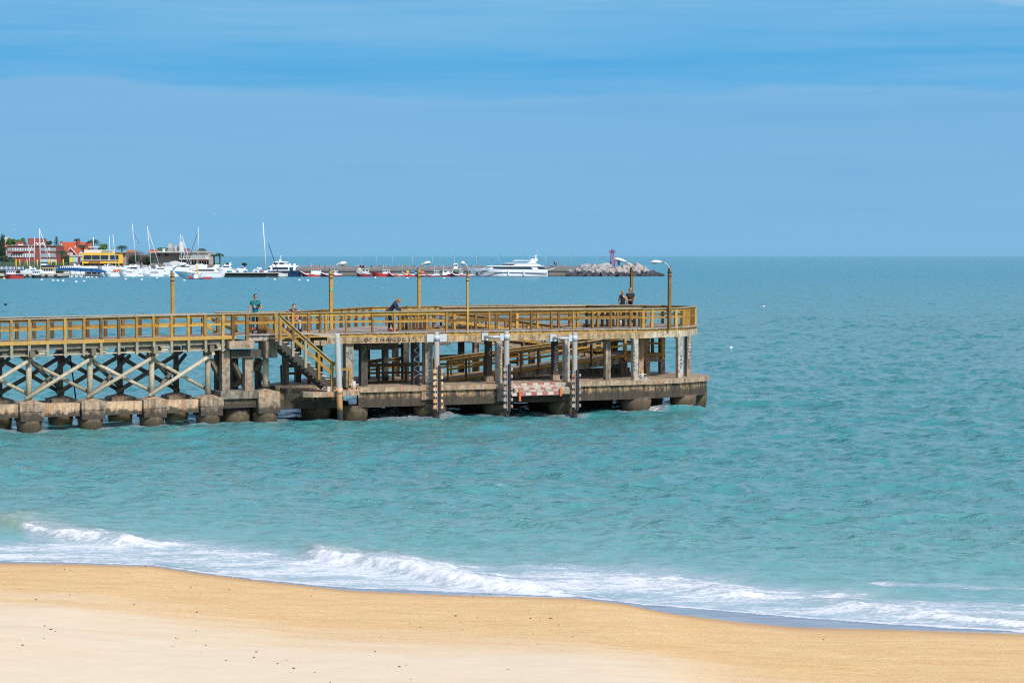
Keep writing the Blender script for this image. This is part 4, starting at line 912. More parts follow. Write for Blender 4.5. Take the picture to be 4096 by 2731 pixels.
# ------------------------------------------------------------------ lamp posts on the pier
def lamp(u, off, zb, vtop, arm, head, label, glass=False, sticker=None, wpost=.135, drop=0):
    s = S(u, off); p = P(s, off, zb); t = thing('street_lamp', p, label, 'street lamp', 'wooden lamp posts on the pier')
    Yq = p.y; zt = atY(u, vtop, Yq).z; m_ = MB()
    k = wpost / 2
    m_.pbox(s - k, s + k, off - k, off + k, zb - drop, zt - .12)
    m_.add([P(s - k, off - k, zt - .12), P(s + k, off - k, zt - .12), P(s + k, off + k, zt - .12), P(s - k, off + k, zt - .12), P(s - k * (1 if arm[0][0] > u else -1) * -1, off - k, zt), P(s - k * (1 if arm[0][0] > u else -1) * -1, off + k, zt)], [(0, 1, 4), (2, 3, 5), (0, 4, 5, 3), (1, 2, 5, 4)])
    m_.build('post', M['ochre_wood'], t)
    pts = [atY(a, c, Yq - .1) for a, c in arm]
    MB().tube(pts, .03, 8).build('arm', M['galvanised'], t)
    for dz in (.28, .46): MB().pbox(s - k - .02, s + k + .02, off - k - .02, off + k + .02, zt - dz - .02, zt - dz + .02).build('clamp_band', M['dark_steel'], t)
    h0, h1 = atY(*head[0], Yq - .1), atY(*head[1], Yq - .1); ax = (h1 - h0).normalized(); L_ = (h1 - h0).length; n = 14; up = Vector((0, 0, 1)); sd_ = ax.cross(up).normalized(); up = sd_.cross(ax)
    prof = [(0, .05, .05), (.08, .075, .07), (.16, .075, .07), (.2, .11, .09), (.45, .15, .125), (.75, .15, .12), (.93, .11, .08), (1.0, .03, .02)]
    vs = []; fsx = []; 
    for q, w_, h_ in prof:
        for a in range(n):
            an = 2 * math.pi * a / n; zz = math.sin(an); vs.append(h0 + ax * (L_ * q) + sd_ * (w_ * math.cos(an)) + up * (h_ * zz if zz > 0 else h_ * zz * .35))
    for i in range(len(prof) - 1):
        for a in range(n): fsx.append((i * n + a, i * n + (a + 1) % n, (i + 1) * n + (a + 1) % n, (i + 1) * n + a))
    fsx.append(tuple(range(n))); fsx.append(tuple(reversed([(len(prof) - 1) * n + a for a in range(n)])))
    hd = MB().add(vs, fsx, True).build('luminaire', M['lamp_shell'], t)
    c = h0 + ax * (L_ * .62) - up * .035
    MB().ell(c, (L_ * .30, .12, .09 if glass else .035), 12, 6, (ax, sd_, up)).build('lamp_glass', M['lamp_glass'] if glass else M['dark_steel'], hd)
    if sticker:
        zs = atY(u, sticker, Yq).z; st_ = MB().pbox(s - .06, s + .06, off - k - .006, off - k - .001, zs - .07, zs + .07).build('sticker', M['green_sticker'], t)
        MB().ell(P(s, off - k - .008, zs), (.035, .004, .035), 10, 6).build('symbol', M['sticker_white'], st_)
lamp(690, 2.18, zd(8), 1082, [(688, 1108), (687, 1092), (694, 1078), (703, 1068), (710, 1064)], [(705, 1067), (746, 1056)], 'street lamp on the walkway, leftmost of the lamps', drop=.2)
lamp(1324, 4.3, ZP, 1074, [(1318, 1100), (1319, 1088), (1330, 1072), (1341, 1061), (1353, 1058)], [(1350, 1059), (1387, 1053)], 'street lamp with bulging glass and a green sticker on its post', glass=True, sticker=1159, wpost=.15)
lamp(1676, 9.0, ZP, 1070, [(1672, 1096), (1673, 1080), (1680, 1066), (1689, 1056), (1694, 1056)], [(1688, 1059), (1723, 1050)], 'street lamp with a white tilted head at the back rail of the platform')
lamp(1870, -.06, ZP, 1084, [(1872, 1096), (1872, 1080), (1868, 1066), (1862, 1056), (1855, 1053)], [(1860, 1054), (1843, 1054)], 'thin street lamp with a small head on the front rail', drop=.12, wpost=.085)
lamp(2526, 9.8, ZP, 1064, [(2531, 1088), (2531, 1074), (2522, 1062), (2511, 1049), (2500, 1046)], [(2505, 1047), (2455, 1036)], 'street lamp with a large white head leaning left behind the couple in black')
lamp(2678, .6, ZP, 1067, [(2682, 1090), (2682, 1076), (2672, 1062), (2660, 1051), (2644, 1049)], [(2648, 1049), (2602, 1050)], 'street lamp nearest the end of the pier, at the front rail', drop=.12, sticker=None)

# ------------------------------------------------------------------ people
plain('skin', (0.50, 0.26, 0.17), .6, .08); plain('tan_skin', (0.48, 0.22, 0.11), .6, .08)
plain('dark_hair', (0.02, 0.014, 0.012), .6, .3, scale=40); plain('fair_hair', (0.30, 0.18, 0.08), .6, .3, scale=40); plain('grey_hair', (0.20, 0.19, 0.18), .6, .3, scale=40); plain('brown_hair', (0.11, 0.07, 0.04), .6, .3, scale=40)
m, t_, b = newmat('teal_stripe_shirt')
wv = N('ShaderNodeTexWave', t_); wv.bands_direction = 'Z'; wv.inputs['Scale'].default_value = 7.0; L(N('ShaderNodeNewGeometry', t_).outputs['Position'], wv.inputs['Vector'], t_)
L(mixc(thr(t_, wv.outputs['Fac'], .6, .8), (0.005, 0.20, 0.22), (0.0, 0.09, 0.12), t_), b.inputs['Base Color'], t_); b.inputs['Roughness'].default_value = .8
plain('navy_cloth', (0.012, 0.022, 0.055), .8, .3); plain('black_cloth', (0.010, 0.010, 0.016), .8, .3); plain('charcoal_cloth', (0.022, 0.024, 0.034), .8, .3); plain('jeans', (0.02, 0.07, 0.14), .8, .3)
plain('pale_cloth', (0.42, 0.45, 0.58), .8, .15); plain('red_cloth', (0.65, 0.05, 0.04), .7, .15); plain('khaki_cloth', (0.06, 0.055, 0.035), .8, .2); plain('white_cloth', (0.7, 0.7, 0.72), .7, .1)
plain('pink_cloth', (0.6, 0.08, 0.18), .7, .1); plain('blue_webbing', (0.0, 0.32, 0.60), .6, .1); plain('brown_fur', (0.19, 0.055, 0.015), .8, .35, scale=12); plain('sunglass', (0.01, 0.008, 0.01), .15, .1)
def skinmesh(name, verts, edges, radii, mat, parent, root=0, sub=1):
    me = bpy.data.meshes.new(name); me.from_pydata([tuple(v) for v in verts], edges, [])
    o = bpy.data.objects.new(name, me); COL.objects.link(o); md = o.modifiers.new('Skin', 'SKIN'); md.use_smooth_shade = True
    if not me.skin_vertices: raise RuntimeError('no skin layer')
    for i, r in enumerate(radii):
        sv_ = me.skin_vertices[0].data[i]; sv_.radius = r if isinstance(r, tuple) else (r, r); sv_.use_root = (i == root)
    sb = o.modifiers.new('Sub', 'SUBSURF'); sb.levels = sub; sb.render_levels = sub
    dg = bpy.context.evaluated_depsgraph_get(); dg.update()
    m2 = bpy.data.meshes.new_from_object(o.evaluated_get(dg)); m2.name = name
    bpy.data.objects.remove(o); bpy.data.meshes.remove(me)
    m2.materials.clear(); m2.materials.append(mat)
    for p in m2.polygons: p.use_smooth = True
    o2 = bpy.data.objects.new(name, m2); COL.objects.link(o2); o2.parent = parent; return o2
def hand(mb, wrist, d, side, palmn, curl=.6, k=1.0):
    """palm with five bent fingers; d is the way the hand points, palmn the way the palm faces"""
    d = d.normalized(); palmn = (palmn - d * palmn.dot(d)).normalized(); x = d.cross(palmn).normalized() * side
    mb.ell(wrist + d * .045 * k, (.05 * k, .038 * k, .018 * k), 8, 6, (d, x, palmn))
    for i, (o_, ln) in enumerate(((.030, .066), (.010, .074), (-.010, .069), (-.029, .054))):
        a = wrist + d * .085 * k + x * o_ * k; b_ = a + (d * math.cos(curl * .5) + palmn * math.sin(curl * .5)) * ln * .5 * k; c_ = b_ + (d * math.cos(curl * 1.5) + palmn * math.sin(curl * 1.5)) * ln * .5 * k
        mb.tube([a - d * .02 * k, b_, c_], [.0095 * k, .009 * k, .007 * k], 6)
    a = wrist + d * .03 * k + x * .035 * k; b_ = a + (d * .6 + x * .7 + palmn * .3).normalized() * .035 * k; mb.tube([a, b_, b_ + (d * .8 + palmn * .5).normalized() * .03 * k], [.012 * k, .011 * k, .008 * k], 6)
def person(name_label, loc, face, J, shirt, pants, hair, shoes, skin='skin', sleeve=.45, hairlen=0, scale=1.0, group=None, sunglasses=False, headturn=0.0, nod=0.0, legs='long', extra=None, shirt_r=1.0):
    """J: joint positions in body space: x to the figure's left, y behind it, z up; face: heading in degrees, 0 looks at the camera"""
    t = thing('person', loc, name_label, 'person', group, rz=math.radians(face))
    V = lambda k: Vector(J[k]) * scale
    k = scale
    pel, ch, nk, hd = V('pelvis'), V('chest'), V('neck'), V('head')
    wa = pel.lerp(ch, .45)
    vs = [pel, wa, ch, nk, hd]; ed = [(0, 1), (1, 2), (2, 3), (3, 4)]; ra = [(.11 * k, .08 * k), (.10 * k, .07 * k), (.115 * k, .07 * k), (.048 * k, .048 * k), (.062 * k, .07 * k)]
    for sd_ in 'LR':
        b0 = len(vs); vs += [V('sh' + sd_), V('el' + sd_), V('wr' + sd_)]; ed += [(2, b0), (b0, b0 + 1), (b0 + 1, b0 + 2)]; ra += [.062 * k, .043 * k, .030 * k]
        b0 = len(vs); vs += [V('hip' + sd_), V('kn' + sd_), V('an' + sd_)]; ed += [(0, b0), (b0, b0 + 1), (b0 + 1, b0 + 2)]; ra += [.085 * k, .060 * k, .042 * k]
    body = skinmesh('body', vs, ed, ra, M[skin], t)
    # head with a face, turned on the neck
    hr = Matrix.Rotation(math.radians(headturn), 3, 'Z') @ Matrix.Rotation(math.radians(nod), 3, 'X')
    ax = [hr @ Vector(a) for a in ((1, 0, 0), (0, 1, 0), (0, 0, 1))]; hc = hd + ax[2] * .055 * k
    mb = MB(); mb.ell(hc, (.073 * k, .092 * k, .112 * k), 16, 12, ax)
    mb.ell(hc - ax[1] * .092 * k - ax[2] * .012 * k, (.012 * k, .020 * k, .024 * k), 8, 6, ax)
    mb.ell(hc - ax[1] * .055 * k - ax[2] * .075 * k, (.040 * k, .035 * k, .035 * k), 10, 6, ax)
    for sx in (-1, 1): mb.ell(hc + ax[0] * .074 * k * sx - ax[2] * .01 * k, (.010 * k, .018 * k, .030 * k), 8, 6, ax)
    fc = mb.build('head', M[skin], t, world=False)
    mb = MB(); mb.ell(hc - ax[1] * .085 * k - ax[2] * .058 * k, (.024 * k, .010 * k, .006 * k), 8, 4, ax); mb.build('mouth', M['red_paint'], fc, world=False)
    mb = MB()
    for sx in (-1, 1): mb.ell(hc + ax[0] * .030 * k * sx - ax[1] * .083 * k + ax[2] * .012 * k, ((.026 if sunglasses else .012) * k, .012 * k, (.018 if sunglasses else .007) * k), 8, 6, ax)
    if sunglasses:
        mb.beam(hc - ax[1] * .092 * k - ax[0] * .02 * k + ax[2] * .016 * k, hc - ax[1] * .092 * k + ax[0] * .02 * k + ax[2] * .016 * k, .006 * k, .008 * k)
        for sx in (-1, 1): mb.beam(hc + ax[0] * .055 * k * sx - ax[1] * .08 * k + ax[2] * .015 * k, hc + ax[0] * .077 * k * sx + ax[2] * .01 * k, .005 * k, .008 * k)
    mb.build('sunglasses' if sunglasses else 'eyes', M['sunglass'], fc, world=False)
    mb = MB(); mb.ell(hc + ax[1] * .018 * k + ax[2] * .022 * k, (.082 * k, .092 * k, .108 * k), 16, 12, ax)
    for q in range(9): mb.ell(hc + ax[0] * R.uniform(-.05, .05) * k + ax[1] * R.uniform(-.04, .07) * k + ax[2] * R.uniform(.07, .11) * k, (.03 * k, .035 * k, .028 * k), 8, 6, ax)
    if hairlen == 1: mb.tube([hc + ax[1] * .09 * k, hc + ax[1] * .12 * k - ax[2] * .08 * k, hc + ax[1] * .11 * k - ax[2] * .17 * k], [.045 * k, .05 * k, .02 * k], 8)
    if hairlen == 2: mb.ell(hc + ax[1] * .03 * k - ax[2] * .05 * k, (.080 * k, .070 * k, .085 * k), 12, 8, ax)
    mb.build('hair', M[hair], t, world=False)
    # clothes: shells over the same skeleton
    vs = [pel - (wa - pel).normalized() * .12 * k, wa, ch, ch.lerp(nk, .80)]; ed = [(0, 1), (1, 2), (2, 3)]; ra = [(.148 * k * shirt_r, .115 * k * shirt_r), (.138 * k * shirt_r, .105 * k * shirt_r), (.165 * k * shirt_r, .12 * k * shirt_r), .088 * k]
    for sd_ in 'LR':
        b0 = len(vs); a, c, e_ = V('sh' + sd_), V('el' + sd_), V('wr' + sd_)
        if sleeve > 0:
            if sleeve <= 1: vs += [a, a.lerp(c, sleeve)]; ed += [(2, b0), (b0, b0 + 1)]; ra += [.092 * k, .074 * k]
            else: vs += [a, c, c.lerp(e_, .9)]; ed += [(2, b0), (b0, b0 + 1), (b0 + 1, b0 + 2)]; ra += [.092 * k, .066 * k, .050 * k]
    skinmesh('top', vs, ed, ra, M[shirt], t)
    vs = [pel + Vector((0, 0, .03 * k)), pel - Vector((0, 0, .03 * k))]; ed = [(0, 1)]; ra = [(.135 * k, .105 * k), (.13 * k, .105 * k)]
    for sd_ in 'LR':
        b0 = len(vs); a, c, e_ = V('hip' + sd_), V('kn' + sd_), V('an' + sd_)
        if legs == 'long': vs += [a, c, c.lerp(e_, .93)]; ed += [(1, b0), (b0, b0 + 1), (b0 + 1, b0 + 2)]; ra += [.098 * k, .072 * k, .058 * k]
        else: vs += [a, a.lerp(c, .92)]; ed += [(1, b0), (b0, b0 + 1)]; ra += [.10 * k, .085 * k]
    skinmesh('trousers', vs, ed, ra, M[pants], t)
    for sd_ in 'LR':
        a = V('an' + sd_); mb = MB(); mb.ell(Vector((a.x, a.y - .055 * k, .045 * k)), (.047 * k, .135 * k, .045 * k), 10, 6); mb.ell(Vector((a.x, a.y + .01 * k, .07 * k)), (.048 * k, .06 * k, .06 * k), 10, 6); mb.build('shoe', M[shoes], t, world=False)
    for sd_, sg in (('L', 1), ('R', -1)):
        mb = MB(); a, c = V('el' + sd_), V('wr' + sd_); hd_ = Vector(J.get('hand' + sd_, c - a)); hand(mb, c, hd_, sg, Vector(J.get('palm' + sd_, (-sg, 0, 0))), .7, k); mb.build('hand', M[skin], t, world=False)
    if extra: extra(t, V, ax, hc)
    return t
STAND = dict(pelvis=(0, 0, .95), chest=(0, 0, 1.33), neck=(0, 0, 1.50), head=(0, -.01, 1.60), shL=(.18, 0, 1.42), shR=(-.18, 0, 1.42), elL=(.24, .03, 1.13), elR=(-.24, .03, 1.13), wrL=(.24, -.04, .88), wrR=(-.24, -.04, .88),
             hipL=(.09, 0, .90), hipR=(-.09, 0, .90), knL=(.10, -.02, .49), knR=(-.10, -.02, .49), anL=(.11, .01, .09), anR=(-.11, .01, .09))
def pose(**k): d_ = dict(STAND); d_.update(k); return d_
# man in the teal shirt with his dachshund
pm = P(S(1021, 1.3), 1.3, ZP)
def cam_and_drink(t, V, ax, hc):
    m_ = MB(); m_.tube([V('wrR') + Vector((.02, -.05, .0)), V('wrR') + Vector((.0, -.06, .14))], [.016, .010], 8); m_.build('bottle', M['white_cloth'], t, world=False)
    m_ = MB(); m_.box(V('wrR') + Vector((.24, -.04, .10)), (.10, .10, .08)); m_.tube([V('wrR') + Vector((.24, -.06, .10)), V('wrR') + Vector((.22, -.17, .11))], .035, 10); m_.build('camera_bag', M['black_cloth'], t, world=False)
person('man in teal striped shirt, sunglasses and dark trousers with a blue leash', pm, 6, pose(elL=(.29, .02, 1.13), wrL=(.05, -.17, 1.19), handL=(-1, -.1, .1), palmL=(0, 1, 0), elR=(-.27, .02, 1.12), wrR=(-.26, -.04, .86), anR=(-.12, .03, .09), anL=(.12, -.03, .09)), 'teal_stripe_shirt', 'charcoal_cloth', 'dark_hair', 'black_cloth', sunglasses=True, headturn=28, extra=lambda t, V, ax, hc: (MB().tube([Vector((-.04, -.20, 1.16)), Vector((-.05, -.21, 1.30))], [.016, .010], 8).build('bottle', M['white_cloth'], t, world=False), MB().box((.17, -.16, 1.26), (.10, .10, .09)).tube([(.15, -.17, 1.27), (.11, -.24, 1.29)], .035, 10).build('camera', M['black_cloth'], t, world=False)))
pd = P(S(1020, 1.2), 1.2, ZP)
dog = thing('dachshund', pd, 'brown dachshund on a blue leash sniffing the deck beside the man', 'dog', rz=math.radians(-8))
vs = [(-.02, 0, .20), (.16, 0, .21), (.32, 0, .20), (-.12, 0, .20), (-.20, 0, .12), (-.30, 0, .06), (.44, 0, .26), (-.08, -.06, .12), (-.08, -.06, .03), (-.10, .06, .12), (-.10, .06, .03), (.30, -.06, .14), (.33, -.06, .09), (.31, -.06, .03), (.30, .06, .14), (.34, .06, .09), (.32, .06, .03), (.53, 0, .30)]
ed = [(0, 1), (1, 2), (0, 3), (3, 4), (4, 5), (2, 6), (6, 17), (3, 7), (7, 8), (3, 9), (9, 10), (2, 11), (11, 12), (12, 13), (2, 14), (14, 15), (15, 16)]
ra = [.085, .075, .08, .08, .05, .025, .018, .035, .022, .035, .022, .042, .026, .022, .042, .026, .022, .01]
skinmesh('body', vs, ed, ra, M['brown_fur'], dog)
m_ = MB(); m_.ell((-.215, 0, .135), (.055, .05, .05), 10, 8); m_.tube([(-.22, 0, .12), (-.31, 0, .05)], [.035, .018], 8); m_.build('head', M['brown_fur'], dog, world=False)
for sy in (-1, 1): MB().ell((-.19, .05 * sy, .12), (.028, .010, .055), 8, 6).build('ear', M['brown_fur'], dog, world=False)
MB().tube([(-.12, -.07, .20), (-.11, 0, .27), (-.12, .07, .20), (-.10, 0, .13), (-.12, -.07, .20)], .012, 6).build('collar', M['white_cloth'], dog, world=False)
h0 = P(S(1004, 1.35), 1.35, ZP + .78); h1 = pd + Vector((-.12, 0, .27)); m_ = MB()
m_.tube([h0, h0.lerp(h1, .35) + Vector((-.02, 0, -.02)), h0.lerp(h1, .7) + Vector((.0, 0, -.03)), h1], [.022, .020, .020, .016], 6); o = m_.build('dog_leash', M['blue_webbing'], None)
tag(o, 'bright blue leash hanging from the hand of the man in teal to the dachshund', 'leash')
# hugging pair on the platform
pc = P(S(1172, 1.9), 1.9, ZP)
bn = thing('bench', pc + N3 * .45, 'low wooden bench under the hugging pair', 'bench')
m_ = MB(); so_ = SO(pc); m_.pbox(so_[0] - .6, so_[0] + .6, so_[1] + .02, so_[1] + .42, ZP + .36, ZP + .41); m_.build('seat', M['brown_wood'], bn)
for k_ in (-.5, .42): MB().pbox(so_[0] + k_, so_[0] + k_ + .08, so_[1] + .06, so_[1] + .38, ZP, ZP + .36).build('leg', M['brown_wood'], bn)
person('person with dark hair and pale trousers hugging the seated fair haired person', pc, 5, pose(pelvis=(0, -.14, .52), chest=(0, -.16, .88), neck=(0, -.2, 1.05), head=(.05, -.2, 1.13), shL=(.18, -.18, .98), shR=(-.18, -.18, .98), elL=(.32, -.42, 1.0), elR=(-.30, -.42, .98), wrL=(.08, -.60, .98), wrR=(-.12, -.58, .95), handL=(-1, .1, 0), handR=(1, .1, 0), hipL=(.12, -.18, .50), hipR=(-.12, -.18, .50), knL=(.34, -.52, .52), knR=(-.34, -.52, .52), anL=(.30, -.50, .12), anR=(-.34, -.50, .12)), 'navy_cloth', 'pale_cloth', 'dark_hair', 'black_cloth', scale=1.0, headturn=15)
person('fair haired person in navy top with a red strap, head bowed, seated in an embrace', pc, 5, pose(pelvis=(0, -.40, .56), chest=(0, -.42, .86), neck=(0, -.50, .99), head=(0, -.56, 1.05), shL=(.17, -.42, .93), shR=(-.17, -.42, .93), elL=(.24, -.48, .68), elR=(-.24, -.48, .68), wrL=(.14, -.62, .60), wrR=(-.14, -.62, .60), hipL=(.09, -.44, .52), hipR=(-.09, -.44, .52), knL=(.10, -.82, .52), knR=(-.08, -.82, .50), anL=(.11, -.80, .10), anR=(-.10, -.80, .10)), 'navy_cloth', 'khaki_cloth', 'fair_hair', 'black_cloth', scale=.98, hairlen=2, nod=45, extra=lambda t, V, ax, hc: MB().beam((.14, -.52, .66), (-.10, -.54, .88), .03, .09).build('strap', M['red_cloth'], t, world=False))
# woman leaning on the inner rail
pw = P(S(1566, 1.2), 1.2, ZP)
person('woman in navy hooded jacket leaning over the rail looking at her phone', pw, 82, pose(pelvis=(0, .12, .93), chest=(0, -.14, 1.24), neck=(0, -.26, 1.37), head=(0, -.34, 1.42), shL=(.17, -.16, 1.30), shR=(-.17, -.16, 1.30), elL=(.20, -.30, 1.04), elR=(-.20, -.30, 1.04), wrL=(.07, -.52, 1.06), wrR=(-.07, -.52, 1.06), hipL=(.09, .12, .88), hipR=(-.09, .12, .88), knL=(.10, .10, .48), knR=(-.10, -.02, .48), anL=(.10, .16, .09), anR=(-.11, -.14, .09), handL=(-.1, -1, 0), handR=(.1, -1, 0), palmL=(0, 0, 1), palmR=(0, 0, 1)),
       'navy_cloth', 'black_cloth', 'fair_hair', 'red_cloth', sleeve=2, hairlen=1, nod=38, scale=.98, shirt_r=1.15, extra=lambda t, V, ax, hc: (MB().box((0, -.62, 1.10), (.075, .14, .012)).build('phone', M['black_cloth'], t, world=False), MB().ell((0, -.19, 1.35), (.12, .09, .06), 10, 6).build('hood', M['navy_cloth'], t, world=False)))
# couple in black by the back rail
pk = P(S(2521, 8.9), 8.9, ZP)
person('grey haired man in black T-shirt and sunglasses holding a small object', pk, 22, pose(elL=(.26, -.02, 1.14), wrL=(.10, -.24, 1.16), handL=(-.8, -.4, .2), palmL=(0, 0, 1), elR=(-.25, -.02, 1.14), wrR=(-.02, -.26, 1.14), handR=(.6, -.6, .2), palmR=(0, 0, 1)), 'black_cloth', 'black_cloth', 'grey_hair', 'black_cloth', skin='tan_skin', sunglasses=True, headturn=25, scale=1.04, legs='short', extra=lambda t, V, ax, hc: MB().tube([(.0, -.32, 1.20), (.10, -.30, 1.28)], .008, 6).build('pen', M['dark_steel'], t, world=False))
pk2 = P(S(2491, 8.5), 8.5, ZP)
person('blond woman in black sleeveless top and jeans seen from behind', pk2, 160, pose(elL=(.26, .0, 1.12), wrL=(.14, -.16, 1.0), elR=(-.26, .02, 1.12), wrR=(-.14, -.14, .98)), 'black_cloth', 'jeans', 'fair_hair', 'white_cloth', skin='tan_skin', sleeve=0, hairlen=2, scale=.96, extra=lambda t, V, ax, hc: MB().beam((-.02, .12, 1.42), (.14, .12, 1.38), .08, .14).build('shoulder_bag', M['black_cloth'], t, world=False))
# ------------------------------------------------------------------ far harbour
plain('boat_white', (0.84, 0.85, 0.85), .35, .04, scale=.4); plain('boat_grey', (0.45, 0.50, 0.54), .4, .08, scale=.4); plain('boat_glass', (0.035, 0.055, 0.085), .15, .3, scale=.8)
plain('navy_hull', (0.012, 0.035, 0.09), .35, .2, scale=.6); plain('red_hull', (0.52, 0.045, 0.035), .5, .2, scale=.6); plain('maroon_hull', (0.28, 0.025, 0.06), .5, .2, scale=.6); plain('black_hull', (0.03, 0.035, 0.04), .5, .3, scale=.6)
plain('mast_metal', (0.62, 0.64, 0.66), .4, .05); plain('dark_line', (0.02, 0.03, 0.05), .6, .1); plain('harbour_yellow', (0.80, 0.42, 0.01), .6, .06, scale=.3); plain('wall_yellow', (0.82, 0.50, 0.06), .8, .05, scale=.2)
plain('brick_red', (0.26, 0.075, 0.065), .9, .22, scale=.7); plain('tile_red', (0.58, 0.13, 0.065), .85, .15, scale=.5); plain('house_white', (0.66, 0.64, 0.60), .8, .08, scale=.3); plain('house_beige', (0.50, 0.45, 0.37), .9, .14, scale=.3)
plain('house_grey', (0.30, 0.28, 0.26), .9, .22, scale=.3); plain('window_pale', (0.30, 0.38, 0.40), .2, .3, scale=.4); plain('dark_glass_and_shade', (0.03, 0.045, 0.07), .15, .3, scale=.4); plain('lime_panel', (0.72, 0.75, 0.0), .6, .03); plain('aqua_panel', (0.42, 0.62, 0.62), .5, .06)
plain('gangway_blue', (0.012, 0.10, 0.27), .5, .25, scale=.5); plain('barrel_blue', (0.01, 0.16, 0.42), .5, .15); plain('barrel_green', (0.03, 0.35, 0.30), .5, .15); plain('orange_cloth', (0.75, 0.16, 0.05), .7, .1); plain('buoy_white', (0.78, 0.78, 0.75), .5, .04); plain('buoy_red', (0.75, 0.12, 0.10), .5, .05)
plain('rock_pale', (0.36, 0.345, 0.33), .95, .35, scale=.5); plain('rock_tan', (0.46, 0.36, 0.27), .95, .3, scale=.5); plain('rock_wet', (0.055, 0.055, 0.065), .7, .4, scale=.5); plain('jetty_stone', (0.20, 0.175, 0.15), .95, .35, scale=.35); plain('parapet_stone', (0.22, 0.225, 0.235), .95, .4, scale=.5)
plain('tower_magenta', (0.42, 0.04, 0.20), .5, .15); plain('leaf_dark', (0.025, 0.055, 0.03), .8, .4, scale=.7); plain('leaf_green', (0.07, 0.16, 0.05), .8, .4, scale=.7); plain('leaf_palm', (0.035, 0.085, 0.045), .7, .3); plain('bark', (0.12, 0.09, 0.075), .9, .2); plain('bare_twig', (0.20, 0.15, 0.13), .9, .2)
plain('scrub_green', (0.06, 0.10, 0.06), .9, .5, scale=.3); plain('ground_earth', (0.22, 0.18, 0.13), .95, .3, scale=.2)
YQ = 855.0
def ppr(mb, pts, Y, depth):   # polygon given in picture coordinates, standing at distance Y and pushed back by depth metres
    return mb.prism([atY(u, v, Y) for u, v in pts], Vector((0, depth, 0)))
def rect(mb, u0, u1, v0, v1, Y, depth): return ppr(mb, [(u0, v1), (u1, v1), (u1, v0), (u0, v0)], Y, depth)
def part(name, mat, par, pts, Y, depth):
    m_ = MB(); ppr(m_, pts, Y, depth); return m_.build(name, M[mat], par)
def rpart(name, mat, par, u0, u1, v0, v1, Y, depth):
    m_ = MB(); rect(m_, u0, u1, v0, v1, Y, depth); return m_.build(name, M[mat], par)
def far_thing(name, u, Y, label, cat, group=None, z=0.0):
    return thing(name, Vector((atY(u, 1100, Y).x, Y, z)), label, cat, group)
def hull(u_bow, u_stern, vd_bow, vd_mid, vd_stern, Y, beam, rake=.12, zkeel=-.3, flare=.93):
    """lofted hull seen from the side; Y is the distance of its centre line"""
    m_ = MB(); n = 12; vs = []
    for i in range(n + 1):
        q = i / n; ud = u_bow + (u_stern - u_bow) * q; uw = u_bow + (u_stern - u_bow) * (rake + (1 - rake) * q)
        vd = vd_bow + (vd_mid - vd_bow) * min(1, q / .55) if q < .55 else vd_mid + (vd_stern - vd_mid) * (q - .55) / .45
        b_ = beam / 2 * min(1, (1 - (1 - min(1, q / .5)) ** 2.1) + .02) * (1 - .12 * max(0, q - .6) / .4)
        d_ = atY(ud, vd, Y); w_ = atY(uw, 1100, Y)
        vs += [(d_.x, Y - b_, d_.z), (w_.x, Y - b_ * flare, zkeel), (w_.x, Y + b_ * flare, zkeel), (d_.x, Y + b_, d_.z)]
    fs = []
    for i in range(n):
        a = i * 4; c = a + 4
        fs += [(a, a + 1, c + 1, c), (a + 1, a + 2, c + 2, c + 1), (a + 2, a + 3, c + 3, c + 2), (a + 3, a, c, c + 3)]
    fs += [(3, 2, 1, 0), (n * 4, n * 4 + 1, n * 4 + 2, n * 4 + 3)]
    if u_stern < u_bow: fs = [tuple(reversed(f)) for f in fs]
    return m_.add(vs, fs)
def strip_on(par, name, mat, u0, u1, v0, v1, Y, beam, k=1.02):   # stripe along the hull's near side
    return rpart(name, mat, par, u0, u1, v0, v1, Y - beam / 2 * k, beam * k)

# land and harbour works
g = MB(); g.prism([(-900, 905, 2.4), (-108, 905, 2.4), (-112, 960, 2.6), (-118, 1010, 2.6), (-200, 1500, 3), (-900, 1500, 3)], Vector((0, 0, -4))); tag(g.build('ground', M['ground_earth'], None), kind='structure')
bw = far_thing('breakwater', 1700, 885, 'long stone breakwater with grey parapet behind the fishing boats', 'breakwater')
rpart('parapet', 'parapet_stone', bw, 1140, 2330, 1067, 1078, 887, 3)
rpart('quay_wall', 'jetty_stone', bw, 1140, 2300, 1084, 1112, 875, 14); rpart('upper_step', 'jetty_stone', bw, 1140, 2310, 1077, 1086, 881, 8)
rpart('coping', 'parapet_stone', bw, 1140, 2300, 1082.6, 1084, 874.6, 6); rpart('waterline_band', 'rock_wet', bw, 1140, 2300, 1101, 1114, 874.5, 2)
m_ = MB()
for k in range(240):
    u = R.uniform(1140, 2330); s_ = R.uniform(.5, 1.2); p = atY(u, 1067 + R.uniform(-1, 3), 889); m_.box(p, (s_ * 1.6, s_, s_), (Vector((math.cos(k), math.sin(k), 0)), Vector((-math.sin(k), math.cos(k), 0)), Vector((0, .3, .95)).normalized()))
tag(m_.build('armour_rocks', M['parapet_stone'], bw), kind='stuff')
